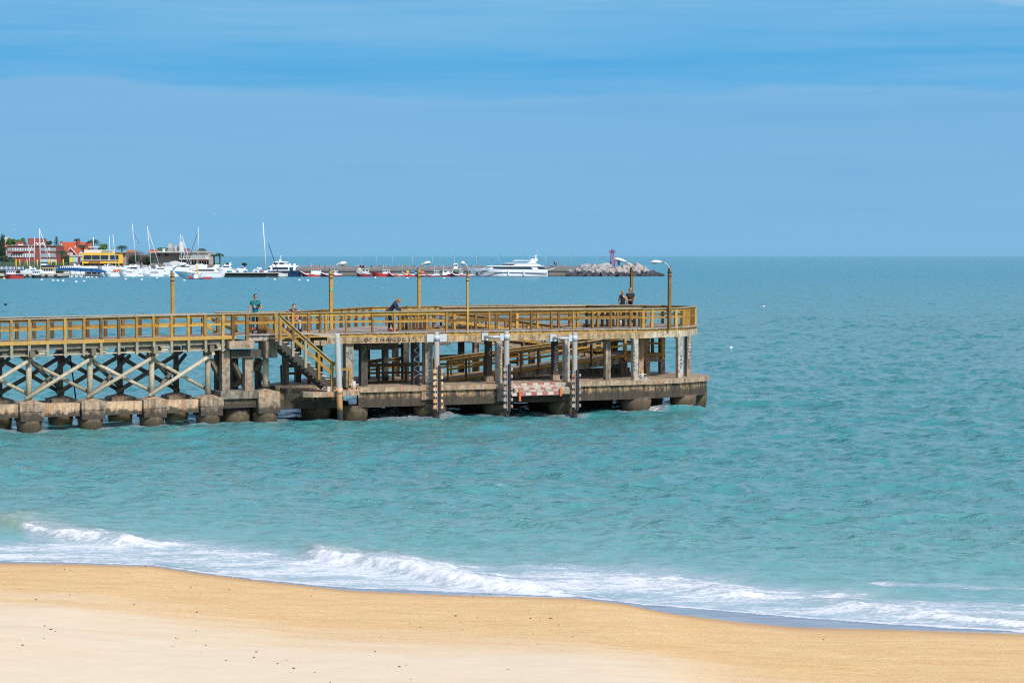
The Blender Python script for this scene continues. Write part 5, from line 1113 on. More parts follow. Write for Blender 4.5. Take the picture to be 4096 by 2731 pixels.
# boulders of the mound
def boulder(mat, seed):
    rr = random.Random(seed); bm = bmesh.new(); bmesh.ops.create_icosphere(bm, subdivisions=1, radius=1)
    for v in bm.verts: v.co = Vector((v.co.x * rr.uniform(.8, 1.25), v.co.y * rr.uniform(.8, 1.2), v.co.z * rr.uniform(.7, 1.1)))
    pts = [v.co.copy() for v in bm.verts]; bm.free(); bm = bmesh.new()
    cube = [Vector((sx * rr.uniform(.7, 1), sy * rr.uniform(.7, 1), sz * rr.uniform(.6, .9))) for sx in (-1, 1) for sy in (-1, 1) for sz in (-1, 1)] + [pts[rr.randrange(len(pts))] * 1.02 for _ in range(3)]
    for c in cube: bm.verts.new(c)
    bmesh.ops.convex_hull(bm, input=bm.verts); me = bpy.data.meshes.new('boulder'); bm.to_mesh(me); bm.free(); me.materials.append(M[mat]); return me
BM = {k: [boulder(k, i * 7 + j) for i in range(4)] for j, k in enumerate(('rock_pale', 'rock_tan', 'rock_wet'))}
def put_boulder(u, v, Y, r_, kind):
    o = bpy.data.objects.new('boulder', R.choice(BM[kind])); COL.objects.link(o); o.location = atY(u, v, Y); o.scale = (r_ * R.uniform(.9, 1.3), r_, r_ * R.uniform(.75, 1.05)); o.rotation_euler = (R.uniform(-.6, .6), R.uniform(-.6, .6), R.uniform(0, 6))
    if kind == 'rock_wet': tag(o, 'dark wet boulder low in the rock mound at the end of the breakwater', 'boulder', 'dark boulders at the foot of the mound')
    else: tag(o, ('pale grey' if kind == 'rock_pale' else 'light tan') + ' angular boulder in the rock mound at the end of the breakwater', 'boulder', 'pale boulders of the mound' if kind == 'rock_pale' else 'tan boulders of the mound')
topu = [2280, 2330, 2400, 2480, 2560, 2600, 2640, 2655]; topv = [1092, 1068, 1062, 1062, 1068, 1085, 1096, 1103]
for k in range(150):
    u = 2275 + 375 * ((k * .618) % 1); tv = float(np.interp(u, topu, topv)); q = R.random() ** .8; v = tv + 3 + (1104 - tv) * q
    wet_ = v > 1094 or u > 2590; put_boulder(u, v, 862 + 16 * (1 - q) + R.uniform(-1, 1), R.uniform(.8, 1.55) * (.75 if wet_ else 1), 'rock_wet' if wet_ else ('rock_tan' if R.random() < .16 else 'rock_pale'))
m_ = MB(); m_.prism([atY(2285, 1106, 870), atY(2640, 1106, 870), atY(2600, 1095, 870), atY(2540, 1078, 870), atY(2340, 1078, 870)], Vector((0, 16, 0))); tag(m_.build('rock_core', M['rock_wet'], None), 'dark rubble core underneath the boulders of the mound', 'rubble')
tw = far_thing('lattice_tower', 2449, 880, 'magenta lattice navigation light tower on the boulder mound', 'light tower')
m_ = MB(); b0, t0 = [atY(2441, 1068, 880), atY(2458, 1068, 880)], [atY(2444, 1001, 880), atY(2455, 1001, 880)]
c_ = [Vector((b0[i].x, 880 + d_, b0[0].z)) for i, d_ in ((0, -.75), (1, -.75), (1, .75), (0, .75))]; d2 = [Vector((t0[i].x, 880 + d_, t0[0].z)) for i, d_ in ((0, -.45), (1, -.45), (1, .45), (0, .45))]
for a, c in zip(c_, d2): m_.tube([a, c], .09, 6)
m_.build('legs', M['tower_magenta'], tw)
m_ = MB()
for k in range(6):
    for i in range(4):
        j = (i + 1) % 4; a, c = c_[i].lerp(d2[i], k / 6), c_[j].lerp(d2[j], (k + 1) / 6); m_.tube([a, c], .06, 5); m_.tube([c_[j].lerp(d2[j], k / 6), c_[i].lerp(d2[i], (k + 1) / 6)], .06, 5); m_.tube([c_[i].lerp(d2[i], (k + 1) / 6), c_[j].lerp(d2[j], (k + 1) / 6)], .06, 5)
m_.build('lattice', M['tower_magenta'], tw)
m_ = MB(); 
for v_ in (1002, 1006, 1011): m_.box(atY(2449, v_, 880), (2.1, 2.1, .12 if v_ < 1010 else .2))
for du in (-11, 11): m_.box(atY(2449 + du, 1006.5, 880), (.12, 2.1, .9))
m_.build('platform', M['tower_magenta'], tw); MB().tube([atY(2449, 1002, 880), atY(2449, 997.5, 880)], .3, 8).build('lantern', M['black_hull'], tw)
rpart('sign_panel', 'red_paint', tw, 2445, 2453, 1005, 1010, 879.2, .2)

FG = 'small street lamps on the breakwater'
def small_lamp(u, i):
    t = far_thing('quay_lamp', u, 884, 'thin grey lamp post on the breakwater', 'street lamp', FG, z=2.5)
    t['label'] = ['thin grey lamp post on the breakwater, %s' % k for k in ('left of the boat carrying standing people', 'above the red fishing boat near the standing people', 'between the first red fishing boats', 'left of the tilted pier lamp head', 'right of the tilted pier lamp head', 'beside the white hut', 'right of the small headed pier lamp', 'above the bow of the large yacht', 'above the middle of the large yacht', 'just left of the dome of the large yacht', 'right of the walking pair', 'close to the left of the magenta tower')][i]
    MB().tube([atY(u, 1072, 884), atY(u, 1021, 884)], .05, 5).build('pole', M['boat_grey'], t)
    m_ = MB(); m_.tube([atY(u, 1021, 884), atY(u + 6, 1019.5, 884)], .06, 5); m_.build('lamp_head', M['dark_line'], t)
for i, u in enumerate([1444, 1505, 1569, 1650, 1730, 1818, 1906, 1995, 2087, 2183, 2283, 2385]): small_lamp(u, i)

# large motor yacht
y = far_thing('motor_yacht', 2020, YQ, 'large white motor yacht with dark window bands and a radar dome', 'yacht')
hl = hull(1866, 2190, 1070, 1079, 1079, YQ, 6.4, rake=.115).build('hull', M['boat_white'], y)
m_ = MB(); ppr(m_, [(1888, 1089), (1905, 1087), (2190, 1092), (2190, 1094), (1906, 1090)], YQ - 3.28, .3); m_.build('hull_stripe', M['boat_glass'], hl)
strip_on(hl, 'boot_stripe', 'navy_hull', 1903, 2187, 1104, 1108, YQ, 6.3); rpart('anchor_pocket', 'black_hull', hl, 1903, 1913, 1091, 1100, YQ - 2.3, .4)
for u in (2032, 2094): rpart('fender', 'boat_white', y, u, u + 4, 1080, 1100, YQ - 3.5, .3)
dk = part('main_cabin', 'boat_white', y, [(1928, 1079), (1950, 1064.5), (2168, 1065.5), (2186, 1079)], YQ - 2.8, 5.6)
part('windows', 'boat_glass', dk, [(1975, 1076.5), (1970, 1067), (2122, 1067), (2132, 1077.5)], YQ - 2.86, 5.72); part('windows', 'boat_glass', dk, [(2155, 1077), (2146, 1067), (2172, 1067), (2183, 1077)], YQ - 2.86, 5.72)
part('windscreen', 'window_pale', dk, [(1936, 1075), (1950, 1066.5), (1967, 1067), (1952, 1076)], YQ - 2.85, 5.7)
part('roof_edge', 'boat_white', dk, [(1945, 1064.5), (1960, 1062.5), (2176, 1064), (2178, 1066.5), (1946, 1066.5)], YQ - 3.1, 6.2)
ud = part('upper_cabin', 'boat_white', y, [(1998, 1063), (2022, 1054), (2146, 1054), (2168, 1063)], YQ - 2.3, 4.6)
part('windows', 'boat_glass', ud, [(2001, 1061), (2016, 1056), (2065, 1056), (2052, 1061.5)], YQ - 2.36, 4.72); part('roof_edge', 'boat_white', ud, [(2012, 1054.5), (2030, 1052), (2146, 1053), (2152, 1055.5)], YQ - 2.5, 5)
fb = part('hardtop', 'boat_white', y, [(2049, 1043.5), (2062, 1040), (2140, 1041), (2146, 1043.5)], YQ - 2.2, 4.4)
part('arch', 'boat_white', fb, [(2108, 1053), (2128, 1042), (2152, 1040), (2140, 1053)], YQ - 2.25, .6); part('arch', 'boat_white', fb, [(2108, 1053), (2128, 1042), (2152, 1040), (2140, 1053)], YQ + 1.65, .6)
part('screen', 'window_pale', fb, [(2040, 1052), (2056, 1046), (2062, 1046), (2046, 1052)], YQ - 2, 4)
for u in (2064, 2088): MB().tube([atY(u, 1053, YQ - 2), atY(u, 1043, YQ - 2)], .05, 5).build('post', M['boat_grey'], fb)
ms_ = part('mast_base', 'boat_white', y, [(2126, 1041), (2122, 1035), (2140, 1036), (2146, 1032), (2152, 1038), (2150, 1041)], YQ - .5, 1)
MB().ell(atY(2142, 1025, YQ), (.36, .36, .38), 12, 8).build('radar_dome', M['boat_white'], ms_); MB().tube([atY(2143, 1038, YQ), atY(2142, 1026, YQ)], .14, 8).build('dome_post', M['boat_white'], ms_)
for u, v in ((2118, 1023), (2133, 1018), (2149, 997), (2147, 1016)): MB().tube([atY(u, 1041, YQ), atY(u, v, YQ)], .025, 4).build('antenna', M['boat_white'], ms_)
MB().tube([atY(2190, 1082, YQ), atY(2218, 1072, YQ)], .12, 6).build('crane_arm', M['boat_white'], y)

# ferry with navy hull
fy = far_thing('ferry', 1130, 850, 'two deck white passenger boat with navy hull behind the end of the quay', 'ferry')
hull(1208, 1062, 1083, 1083, 1085, 850, 8, rake=.04).build('hull', M['navy_hull'], fy)
c1 = part('lower_cabin', 'boat_white', fy, [(1068, 1083), (1080, 1062), (1180, 1062), (1192, 1066), (1184, 1069), (1180, 1083)], 846.3, 7.4)
part('windows', 'boat_glass', c1, [(1070, 1078), (1075, 1070), (1083, 1070), (1079, 1078)], 846.2, 7.6); part('windows', 'boat_glass', c1, [(1088, 1078), (1092, 1069), (1152, 1069), (1152, 1078)], 846.2, 7.6); part('windows', 'boat_glass', c1, [(1158, 1082), (1158, 1069), (1173, 1069), (1173, 1082)], 846.2, 7.6)
c2 = part('upper_cabin', 'boat_white', fy, [(1086, 1062), (1095, 1050), (1140, 1050), (1148, 1062)], 847, 6)
part('windows', 'boat_glass', c2, [(1092, 1058), (1097, 1051.5), (1112, 1051.5), (1110, 1058)], 846.9, 6.2); part('windows', 'boat_glass', c2, [(1116, 1058), (1119, 1051.5), (1134, 1051.5), (1137, 1058)], 846.9, 6.2)
part('roof', 'boat_white', c2, [(1092, 1050.5), (1096, 1046), (1147, 1046), (1147, 1050.5)], 846.6, 6.8)
m_ = MB(); ppr(m_, [(1115, 1047), (1117, 1038), (1124, 1038), (1125, 1047)], 849, 2); m_.tube([atY(1120, 1040, 850), atY(1125, 1021, 850)], .1, 6); m_.build('mast', M['boat_white'], fy)
for u in (1159, 1178): MB().ell(atY(u, 1060, 850), (.55, .5, .5), 10, 6).build('life_raft', M['boat_white'], fy)

# sailing yachts: hull, cabin, mast, boom, stays
def sailboat(u0, u1, vd, um, vtop, Y, label, lean=0, hm='boat_white', boom=None, stay=None, cover='navy_cloth', mr=.13, furl=None):
    t = far_thing('sailing_yacht', (u0 + u1) / 2, Y, label, 'sailing yacht', None)
    hull(u0, u1, vd - 2, vd, vd + 1, Y, 3.6, rake=.1).build('hull', M[hm], t)
    a, c = min(u0, u1), max(u0, u1); w_ = c - a
    cb = part('cabin', 'boat_white', t, [(a + w_ * .3, vd + 1), (a + w_ * .36, vd - 5), (a + w_ * .68, vd - 5), (a + w_ * .72, vd + 1)], Y - 1.1, 2.2)
    rpart('windows', 'boat_glass', cb, a + w_ * .4, a + w_ * .64, vd - 4, vd - 2, Y - 1.16, 2.3)
    MB().tube([atY(um, vd, Y), atY(um + lean, vtop, Y)], mr, 7).build('mast', M['mast_metal'], t)
    m_ = MB(); q = .55; 
    m_.tube([atY(um + lean * q - 5, vd + (vtop - vd) * q, Y), atY(um + lean * q + 5, vd + (vtop - vd) * q, Y)], .035, 4); m_.build('spreader', M['mast_metal'], t)
    if boom: MB().tube([atY(um, vd - 8, Y), atY(um + boom, vd - 7, Y)], .22, 6).build('furled_sail', M[cover], t)
    for s_, mt, r_ in (stay or []): MB().tube([atY(s_[0], s_[1], Y), atY(s_[2], s_[3], Y)], r_, 5).build('stay', M[mt], t)
    return t
sailboat(1075, 995, 1093, 1065, 890, 845, 'sailing yacht with the tallest mast beside the ferry', lean=-13, hm='navy_hull', mr=.19, stay=[((1074, 975, 1112, 1089), 'dark_line', .13), ((1052, 892, 1030, 1030), 'boat_grey', .02)])
sailboat(560, 498, 1062, 545, 898, 880, 'sailing yacht with a leaning mast in front of the bare tree', lean=-16, boom=-30, stay=[((530, 925, 556, 975), 'dark_line', .07), ((528, 905, 527, 975), 'boat_grey', .03)])
sailboat(640, 590, 1078, 606, 905, 870, 'sailing yacht with mast between the bare tree and the grey house', lean=-17, boom=26, cover='navy_cloth', stay=[((592, 920, 636, 1058), 'mast_metal', .12), ((588, 930, 582, 1010), 'boat_grey', .03)])
sailboat(752, 700, 1058, 727, 936, 885, 'sailing yacht with mast before the tall chimney of the grey house', lean=-5, stay=[((728, 945, 764, 1058), 'mast_metal', .14), ((726, 985, 756, 1060), 'mast_metal', .08)])
sailboat(830, 760, 1060, 791, 909, 885, 'sailing yacht with mast before the window front of the grey house', lean=2, stay=[((789, 935, 748, 1060), 'dark_line', .10)])
sailboat(180, 120, 1082, 162, 914, 850, 'sailing yacht with the tallest mast before the red brick building', lean=-4, mr=.17, stay=[((160, 922, 206, 1058), 'mast_metal', .11), ((166, 935, 194, 1055), 'mast_metal', .08)])
sailboat(150, 100, 1080, 136, 948, 860, 'sailing yacht second from the tallest mast before the brick building', lean=3, stay=[((130, 980, 88, 1080), 'mast_metal', .09)])
sailboat(135, 85, 1080, 119, 982, 866, 'sailing yacht with the shortest mast before the brick building', lean=-4)
sailboat(465, 410, 1066, 440, 947, 880, 'sailing yacht with mast before the right part of the yellow building', lean=-3)
sailboat(500, 440, 1070, 464, 938, 876, 'sailing yacht with leaning mast at the right end of the yellow building', lean=-13, stay=[((452, 960, 470, 1050), 'dark_line', .05)])

# motor cruisers in the marina
def cruiser(u0, u1, vw, Y, label, hcol='boat_white', tall=1.0, fly=True, canopy=None, port=True):
    t = far_thing('motor_cruiser', (u0 + u1) / 2, Y, label, 'motor cruiser'); L_ = u1 - u0; s_ = 1 if L_ > 0 else -1; a = abs(L_); U = lambda q: u0 + L_ * q
    hd = min(12, a * .16) * tall
    hl = hull(u0, u1, vw - hd * 1.25, vw - hd, vw - hd * .8, Y, max(2.6, a / 24), rake=.15).build('hull', M[hcol], t); bm_ = max(2.6, a / 24)
    if port: rpart('portholes', 'boat_glass', hl, min(U(.35), U(.62)), max(U(.35), U(.62)), vw - hd * .68, vw - hd * .52, Y - bm_ / 2 * .97, bm_ * .97)
    cb = part('cabin', 'boat_white', t, [(U(.24), vw - hd * 1.08), (U(.42), vw - hd * 1.75), (U(.80), vw - hd * 1.8), (U(.86), vw - hd * .95)], Y - bm_ * .4, bm_ * .8)
    part('windows', 'boat_glass', cb, [(U(.36), vw - hd * 1.3), (U(.46), vw - hd * 1.62), (U(.76), vw - hd * 1.62), (U(.78), vw - hd * 1.3)], Y - bm_ * .415, bm_ * .83)
    if fly:
        part('flybridge', 'boat_white', t, [(U(.46), vw - hd * 1.85), (U(.52), vw - hd * 2.25), (U(.56), vw - hd * 1.95), (U(.9), vw - hd * 1.95), (U(.88), vw - hd * 1.8)], Y - bm_ * .35, bm_ * .7)
        part('radar_arch', 'boat_white', t, [(U(.72), vw - hd * 1.9), (U(.80), vw - hd * 2.7), (U(.86), vw - hd * 2.7), (U(.82), vw - hd * 1.9)], Y - bm_ * .34, bm_ * .68)
    if canopy: part('canopy', canopy, t, [(U(.55), vw - hd * 1.85), (U(.60), vw - hd * 2.5), (U(.95), vw - hd * 2.4), (U(.97), vw - hd * 1.6)], Y - bm_ * .42, bm_ * .84)
    return t
big = cruiser(695, 905, 1108, 838, 'largest white motor cruiser in the middle of the marina', tall=1.55); text_mesh('hull_writing', 'uno', M['black_hull'], big, atY(790, 1103.5, 838 - 4.7), (1, 0, 0), (0, 0, 1), .9, nrm=Vector((0, -1, 0)))
cruiser(562, 655, 1107, 848, 'sleek low white cruiser left of the leftmost pier lamp', fly=False); cruiser(655, 712, 1107, 850, 'white open cruiser just behind the leftmost pier lamp', fly=False, tall=.9)
cruiser(535, 575, 1106, 846, 'small white cruiser with bow down left of the low sleek cruiser', fly=False); cruiser(475, 545, 1105, 845, 'white cruiser with red orange cover behind it', tall=1.0)
cruiser(415, 480, 1104, 848, 'white cruiser with orange canopy near the blue gangway', canopy='orange_cloth'); cruiser(575, 520, 1090, 862, 'white cruiser with navy canopy in the second row', canopy='navy_cloth', fly=False)
cruiser(470, 560, 1090, 868, 'white flybridge cruiser in the second row below the yellow building'); cruiser(690, 610, 1092, 864, 'white cruiser in the second row right of the navy canopy'); cruiser(800, 700, 1084, 870, 'white cruiser behind the bow of the largest cruiser')
cruiser(860, 935, 1088, 866, 'white flybridge cruiser behind the stern of the largest cruiser', tall=1.2); cruiser(1000, 1048, 1090, 868, 'long white cruiser with clear cockpit cover behind the quay', fly=False, canopy='boat_white', tall=1.1)
cruiser(930, 990, 1086, 872, 'white cruiser at the back left of the concrete quay', fly=False); cruiser(170, 108, 1098, 852, 'large white cruiser with raked arch before the brick building', tall=1.25)
cruiser(250, 278, 1098, 846, 'small white cruiser right of the ticket kiosk', fly=False, tall=1.4); cruiser(395, 440, 1075, 880, 'white cruiser under the yellow building', fly=True); cruiser(345, 285, 1078, 878, 'white cruiser left of the yellow building by the coloured panels', tall=.9)
cruiser(620, 560, 1080, 876, 'white cruiser in the third row below the bare tree', fly=False); cruiser(720, 650, 1078, 878, 'white cruiser in the third row below the grey house', fly=False, canopy='boat_grey')

# fishing boats
def fishing_boat(u0, u1, vb, vm, vw, Y, hcol, label, cab=(.5, .8), ch=12, cc='boat_white', roof='boat_white', band=None, wins=3):
    t = far_thing('fishing_boat', (u0 + u1) / 2, Y, label, 'fishing boat'); L_ = u1 - u0; U = lambda q: u0 + L_ * q
    hl = hull(u0, u1, vb, vm, vm - 1, Y, 3.4, rake=.13).build('hull', M[hcol], t)
    if band:
        m_ = MB(); a = [(U(.0), vb - .5), (U(.25), vm - 3), (U(.5), vm - 2.5), (U(1.0), vm - 2.5), (U(1.0), vm + 2), (U(.5), vm + 3), (U(.25), vm + 1), (U(.02), vb + 3)]
        for sd_ in (-1, 1): ppr(m_, a[:4] + a[4:], Y + sd_ * 1.55 - .1, .2)
        m_.build('bulwark', M[band], t)
    if cab:
        q0, q1 = cab; x0, x1 = sorted((U(q0), U(q1))); cb = rpart('wheelhouse', cc, t, x0, x1, vm - ch, vm + 1, Y - 1.1, 2.2); rpart('roof', roof, cb, x0 - 2, x1 + 2, vm - ch - 1.6, vm - ch, Y - 1.4, 2.8)
        for k in range(wins):
            a = x0 + (x1 - x0) * (k + .3) / wins; rpart('window', 'boat_glass', cb, a, a + (x1 - x0) * .45 / wins, vm - ch + 2.5, vm - ch + 7, Y - 1.15, 2.3)
        MB().tube([atY(x0 + 2, vm - ch, Y), atY(x0 + 2, vm - ch - 22, Y)], .05, 5).build('mast', M['mast_metal'], t)
    return t
fishing_boat(16, 92, 1094, 1100, 1116, 778, 'red_hull', 'red hulled fishing boat with white wheelhouse at the far left quay', cab=(.12, .55), ch=17, wins=4, band='navy_hull')
fishing_boat(125, 163, 1097, 1100, 1114, 790, 'black_hull', 'dark hulled workboat with white cabin left of the kiosk', cab=(.1, .8), ch=14, wins=3)
fishing_boat(1200, 1290, 1083, 1097, 1101, 850, 'red_hull', 'white and red fishing boat with long red and white roof', cab=(.5, .92), ch=20, roof='orange_cloth', band='boat_white', wins=5)
fishing_boat(1282, 1368, 1088, 1098, 1101, 848, 'maroon_hull', 'small white and maroon fishing boat behind the stickered pier lamp', cab=(.62, .78), ch=14, band='boat_white', wins=2)
fb_ = fishing_boat(1424, 1482, 1086, 1095, 1101, 850, 'maroon_hull', 'shabby fishing boat with people standing on its roof', cab=(.42, .88), ch=17, cc='house_white', band='boat_grey', wins=2)
MB().ell(atY(1437, 1083, 849), (1.0, .5, 1.1), 12, 8).build('net_drum', M['house_beige'], fb_)
fishing_boat(1483, 1560, 1083, 1095, 1103, 848, 'red_hull', 'bright red fishing boat next to the shabby boat', cab=(.62, .98), ch=14, roof='house_white', wins=3)
fishing_boat(1553, 1614, 1086, 1099, 1103, 845, 'red_hull', 'narrow red boat with white rail between two red fishing boats', cab=None, band='boat_white')
t1 = fishing_boat(1607, 1668, 1086, 1098, 1103, 847, 'red_hull', 'red and white boat with blue and yellow gear on deck', cab=None, band='boat_white')
for u_, mt_ in ((1630, 'harbour_yellow'), (1645, 'barrel_blue'), (1652, 'barrel_blue')): MB().ell(atY(u_, 1090, 847), (.7, .6, .6), 8, 6).build('gear_pile', M[mt_], t1)
t1 = fishing_boat(1660, 1760, 1090, 1100, 1104, 845, 'maroon_hull', 'long maroon and white fishing boat with grey cabin near its stern', cab=(.76, .96), ch=16, cc='boat_grey', band='boat_white', wins=2)
MB().ell(atY(1690, 1091, 845), (.8, .6, .5), 8, 6).build('gear_pile', M['orange_cloth'], t1)
fishing_boat(1830, 1768, 1094, 1098, 1104, 847, 'maroon_hull', 'white cabin boat below the white hut', cab=(.3, .95), ch=16, band='boat_white', wins=2)
t1 = fishing_boat(1797, 1895, 1086, 1100, 1104, 843, 'maroon_hull', 'maroon and white boat with green gear left of the large yacht', cab=(.42, .56), ch=14, band='boat_white', wins=2)
MB().ell(atY(1825, 1088, 843), (.9, .5, .5), 8, 6).build('gear_pile', M['leaf_green'], t1)
hut = far_thing('lookout_hut', 1822, 878, 'small white lookout hut on the breakwater left of the thin pier lamp', 'hut', z=2)
hb = rpart('wall', 'boat_white', hut, 1815, 1830, 1053, 1075, 877, 1.4); rpart('window', 'boat_glass', hb, 1818, 1822, 1057, 1065, 876.9, .2); rpart('window', 'boat_glass', hb, 1824, 1827.5, 1057, 1065, 876.9, .2); rpart('stairs', 'boat_grey', hut, 1810, 1850, 1074, 1078, 876.5, 2)
# crane boat
cbt = fishing_boat(728, 843, 1112, 1113, 1119, 768, 'navy_hull', 'low blue and red workboat with yellow lifting frame in front of the cruisers', cab=None, band=None)
rpart('red_tube', 'red_hull', cbt, 812, 843, 1108, 1117, 766.2, 3.2); rpart('deck_house', 'boat_white', cbt, 775, 792, 1098, 1114, 767, 1.6); rpart('deck_box', 'red_hull', cbt, 755, 768, 1106, 1113, 766.8, 1.6)
m_ = MB(); m_.tube([atY(790, 1110, 768), atY(788, 1060, 768)], .22, 6); m_.tube([atY(788, 1060, 768), atY(768, 1082, 768)], .08, 6); m_.tube([atY(768, 1082, 768), atY(766, 1108, 768)], .06, 6); m_.build('lifting_frame', M['harbour_yellow'], cbt)
m_ = MB(); m_.tube([atY(835, 1065, 768), atY(803, 1098, 768)], .05, 5); m_.build('boom', M['orange_cloth'], cbt)

# concrete quay with dark ribs, left quay, jetty, kiosk
qy = far_thing('concrete_quay', 1010, 838, 'concrete quay with dark vertical ribs and a white end block', 'quay')
rpart('quay_deck', 'house_beige', qy, 898, 1114, 1090, 1093, 830, 14); rpart('quay_wall', 'jetty_stone', qy, 900, 1112, 1093, 1112, 831, 12); rpart('end_block', 'house_white', qy, 1114, 1141, 1094, 1107, 829, 10)
m_ = MB()
for k in range(24): rect(m_, 902 + k * 6.9, 906 + k * 6.9, 1093, 1112, 830.6, .8)
m_.build('fender_ribs', M['black_hull'], qy)
for u_ in (1080, 1099): rpart('tyre_fender', 'black_hull', qy, u_, u_ + 9, 1094, 1110, 830.5, .6)
for i, (u_, mt_, nm) in enumerate([(912, 'barrel_blue', 'leftmost'), (950, 'barrel_blue', 'second'), (978, 'barrel_blue', 'third'), (985, 'barrel_blue', 'fourth'), (1025, 'barrel_blue', 'fifth'), (1041, 'barrel_blue', 'sixth'), (1079, 'barrel_blue', 'rightmost')]):
    tag(MB().tube([atY(u_, 1090.5, 833), atY(u_, 1083, 833)], .38, 10).build('barrel', M[mt_], None), 'blue barrel on the ribbed concrete quay, %s of the seven from the left' % nm, 'barrel', 'barrels on the concrete quay')
for u_, mt_, lb in [(923, 'barrel_green', 'green net heap on the ribbed quay near its left end'), (1047, 'red_hull', 'red crate stack on the ribbed quay near its right end'), (935, 'boat_white', 'white sack heap on the ribbed quay'), (1062, 'boat_white', 'white covered dinghy on the ribbed quay')]:
    tag(MB().ell(atY(u_, 1087.5, 834), (.9, .6, .45), 8, 6).build('gear_pile', M[mt_], None), lb, 'gear')
lq = far_thing('left_quay', 120, 800, 'rough grey concrete quay with black tyre openings at the far left', 'quay')
rpart('quay_wall', 'house_beige', lq, -60, 246, 1094, 1104, 800, 16); rpart('quay_base', 'jetty_stone', lq, -60, 244, 1104, 1120, 801, 15)
for a, c in ((104, 114), (180, 190), (217, 228)): rpart('tyre_fender', 'black_hull', lq, a, c, 1098, 1113, 799.6, .8)
for a, c in ((100, 127), (163, 178), (190, 226)): rpart('pale_face', 'house_white', lq, a, c, 1106, 1112.5, 800.6, .8)
kio = far_thing('ticket_kiosk', 193, 806, 'small white harbour kiosk with navy and yellow roof band', 'kiosk', z=1.5)
kb = rpart('wall', 'boat_white', kio, 172, 214, 1072, 1095, 804, 4); rpart('roof_band', 'navy_hull', kio, 165, 217, 1061, 1070, 803.4, 5); rpart('yellow_trim', 'harbour_yellow', kio, 165, 220, 1069.5, 1072, 803.2, 5.4); rpart('roof_box', 'boat_white', kio, 165, 183, 1055, 1061, 804, 3)
for u_ in (175, 185, 195, 204.5): rpart('window', 'dark_glass_and_shade', kb, u_, u_ + 5.5, 1075, 1084, 803.9, .3)
jt = far_thing('wooden_jetty', 330, 850, 'low timber jetty under the blue gangway', 'jetty')
rpart('deck', 'house_grey', jt, 246, 412, 1096.5, 1099.5, 845, 6); m_ = MB()
for k in range(24): rect(m_, 248 + k * 7, 250.5 + k * 7, 1099, 1112, 845.3, .4)
m_.build('piles', M['rock_wet'], jt); m_ = MB()
for k in range(7): rect(m_, 255 + k * 22, 257 + k * 22, 1078, 1097, 846, .3)
m_.build('posts', M['house_beige'], jt)
gw = far_thing('gangway', 320, 848, 'long sloping blue gangway with a white cover on top', 'gangway')
part('ramp', 'gangway_blue', gw, [(214, 1080), (218, 1066), (250, 1066), (330, 1072), (400, 1078), (425, 1086), (418, 1091), (330, 1086)], 846, 2.5)
part('cover', 'boat_white', gw, [(246, 1070), (250, 1064.5), (384, 1064.5), (389, 1072.5), (330, 1073.5)], 846.3, 2)
m_ = MB()
for k in range(9): rect(m_, 240 + k * 8, 244 + k * 8, 1066, 1071.5, 845.6, .3)
m_.build('rail_panels', M['boat_white'], gw)
bf = far_thing('blue_fence', 60, 870, 'blue railing fence along the back of the far left quay', 'fence', z=2); m_ = MB(); rect(m_, -60, 100, 1066, 1080, 872, .2); m_.build('panel', M['gangway_blue'], bf); m_ = MB()
for k in range(30): rect(m_, -58 + k * 5.2, -56 + k * 5.2, 1067, 1078, 871.7, .2)
m_.build('bars', M['boat_white'], bf)
for i, (u_, a, c) in enumerate([(64, 1038, 1080), (79, 1038, 1062), (109, 1040, 1066), (149, 1038, 1066), (196, 1038, 1062), (205, 1038, 1060), (224, 1038, 1066), (253, 1037, 1066)]):
    tag(MB().tube([atY(u_, c + 6, 858), atY(u_, a, 858)], .22, 6).build('mooring_pole', M['harbour_yellow'], None), 'thin yellow mooring pole, %s from the left in the row before the brick building' % ('first', 'second', 'third', 'fourth', 'fifth', 'sixth', 'seventh', 'eighth')[i], 'mooring pole', 'yellow mooring poles')
# buoys
wb = [(166, 1121), (212, 1124), (231, 1125), (252, 1125), (304, 1129), (336, 1127), (245, 1108), (258, 1107), (277, 1108), (286, 1108), (305, 1108), (325, 1109), (346, 1111), (355, 1110), (368, 1110), (385, 1111), (502, 1118), (567, 1120), (530, 1108), (627, 1113), (737, 1123), (1099, 1120), (1197, 1122), (1231, 1124), (1501, 1112), (1629, 1114), (1776, 1114)]
for i, (u_, v_) in enumerate(wb):
    p = atz(u_, v_, 0); tag(MB().ell(p + Z3 * .12, (.42, .38, .30), 10, 6).build('buoy', M['buoy_white'], None), 'small round white mooring buoy on the harbour water', 'buoy', 'white buoys in the harbour')
rbu = [(1178, 1101), (1208, 1103), (1239, 1104), (1254, 1104), (1276, 1104), (1335, 1104), (1381, 1104), (1401, 1104), (1420, 1104), (1446, 1105), (1539, 1106), (1573, 1107), (1618, 1107)]
for u_, v_ in rbu:
    p = atz(u_, v_, 0); tag(MB().ell(p + Z3 * .25, (.42, .4, .45), 10, 6).build('buoy', M['buoy_red'], None), 'small red mooring buoy in front of the fishing boats', 'buoy', 'red buoys in front of the fishing boats')
for u_, v_, lb in [(3055, 1229, 'white buoy on open water right of the pier end, farther one'), (2924, 1398, 'white and yellow buoy on the water close right of the pier end'), (16, 1117, 'orange buoy at the far left by the red fishing boat')]:
    p = atz(u_, v_, 0); r_ = .17 if v_ > 1200 else .45; t = thing('buoy', p, lb, 'buoy'); MB().ell(p + Z3 * r_ * .7, (r_, r_, r_ * .8), 12, 8).build('float', M['buoy_white' if v_ > 1200 else 'harbour_yellow'], t); MB().tube([p - Z3 * .1, p + Z3 * r_ * .4], r_ * .9, 12).build('base_ring', M['harbour_yellow'], t)

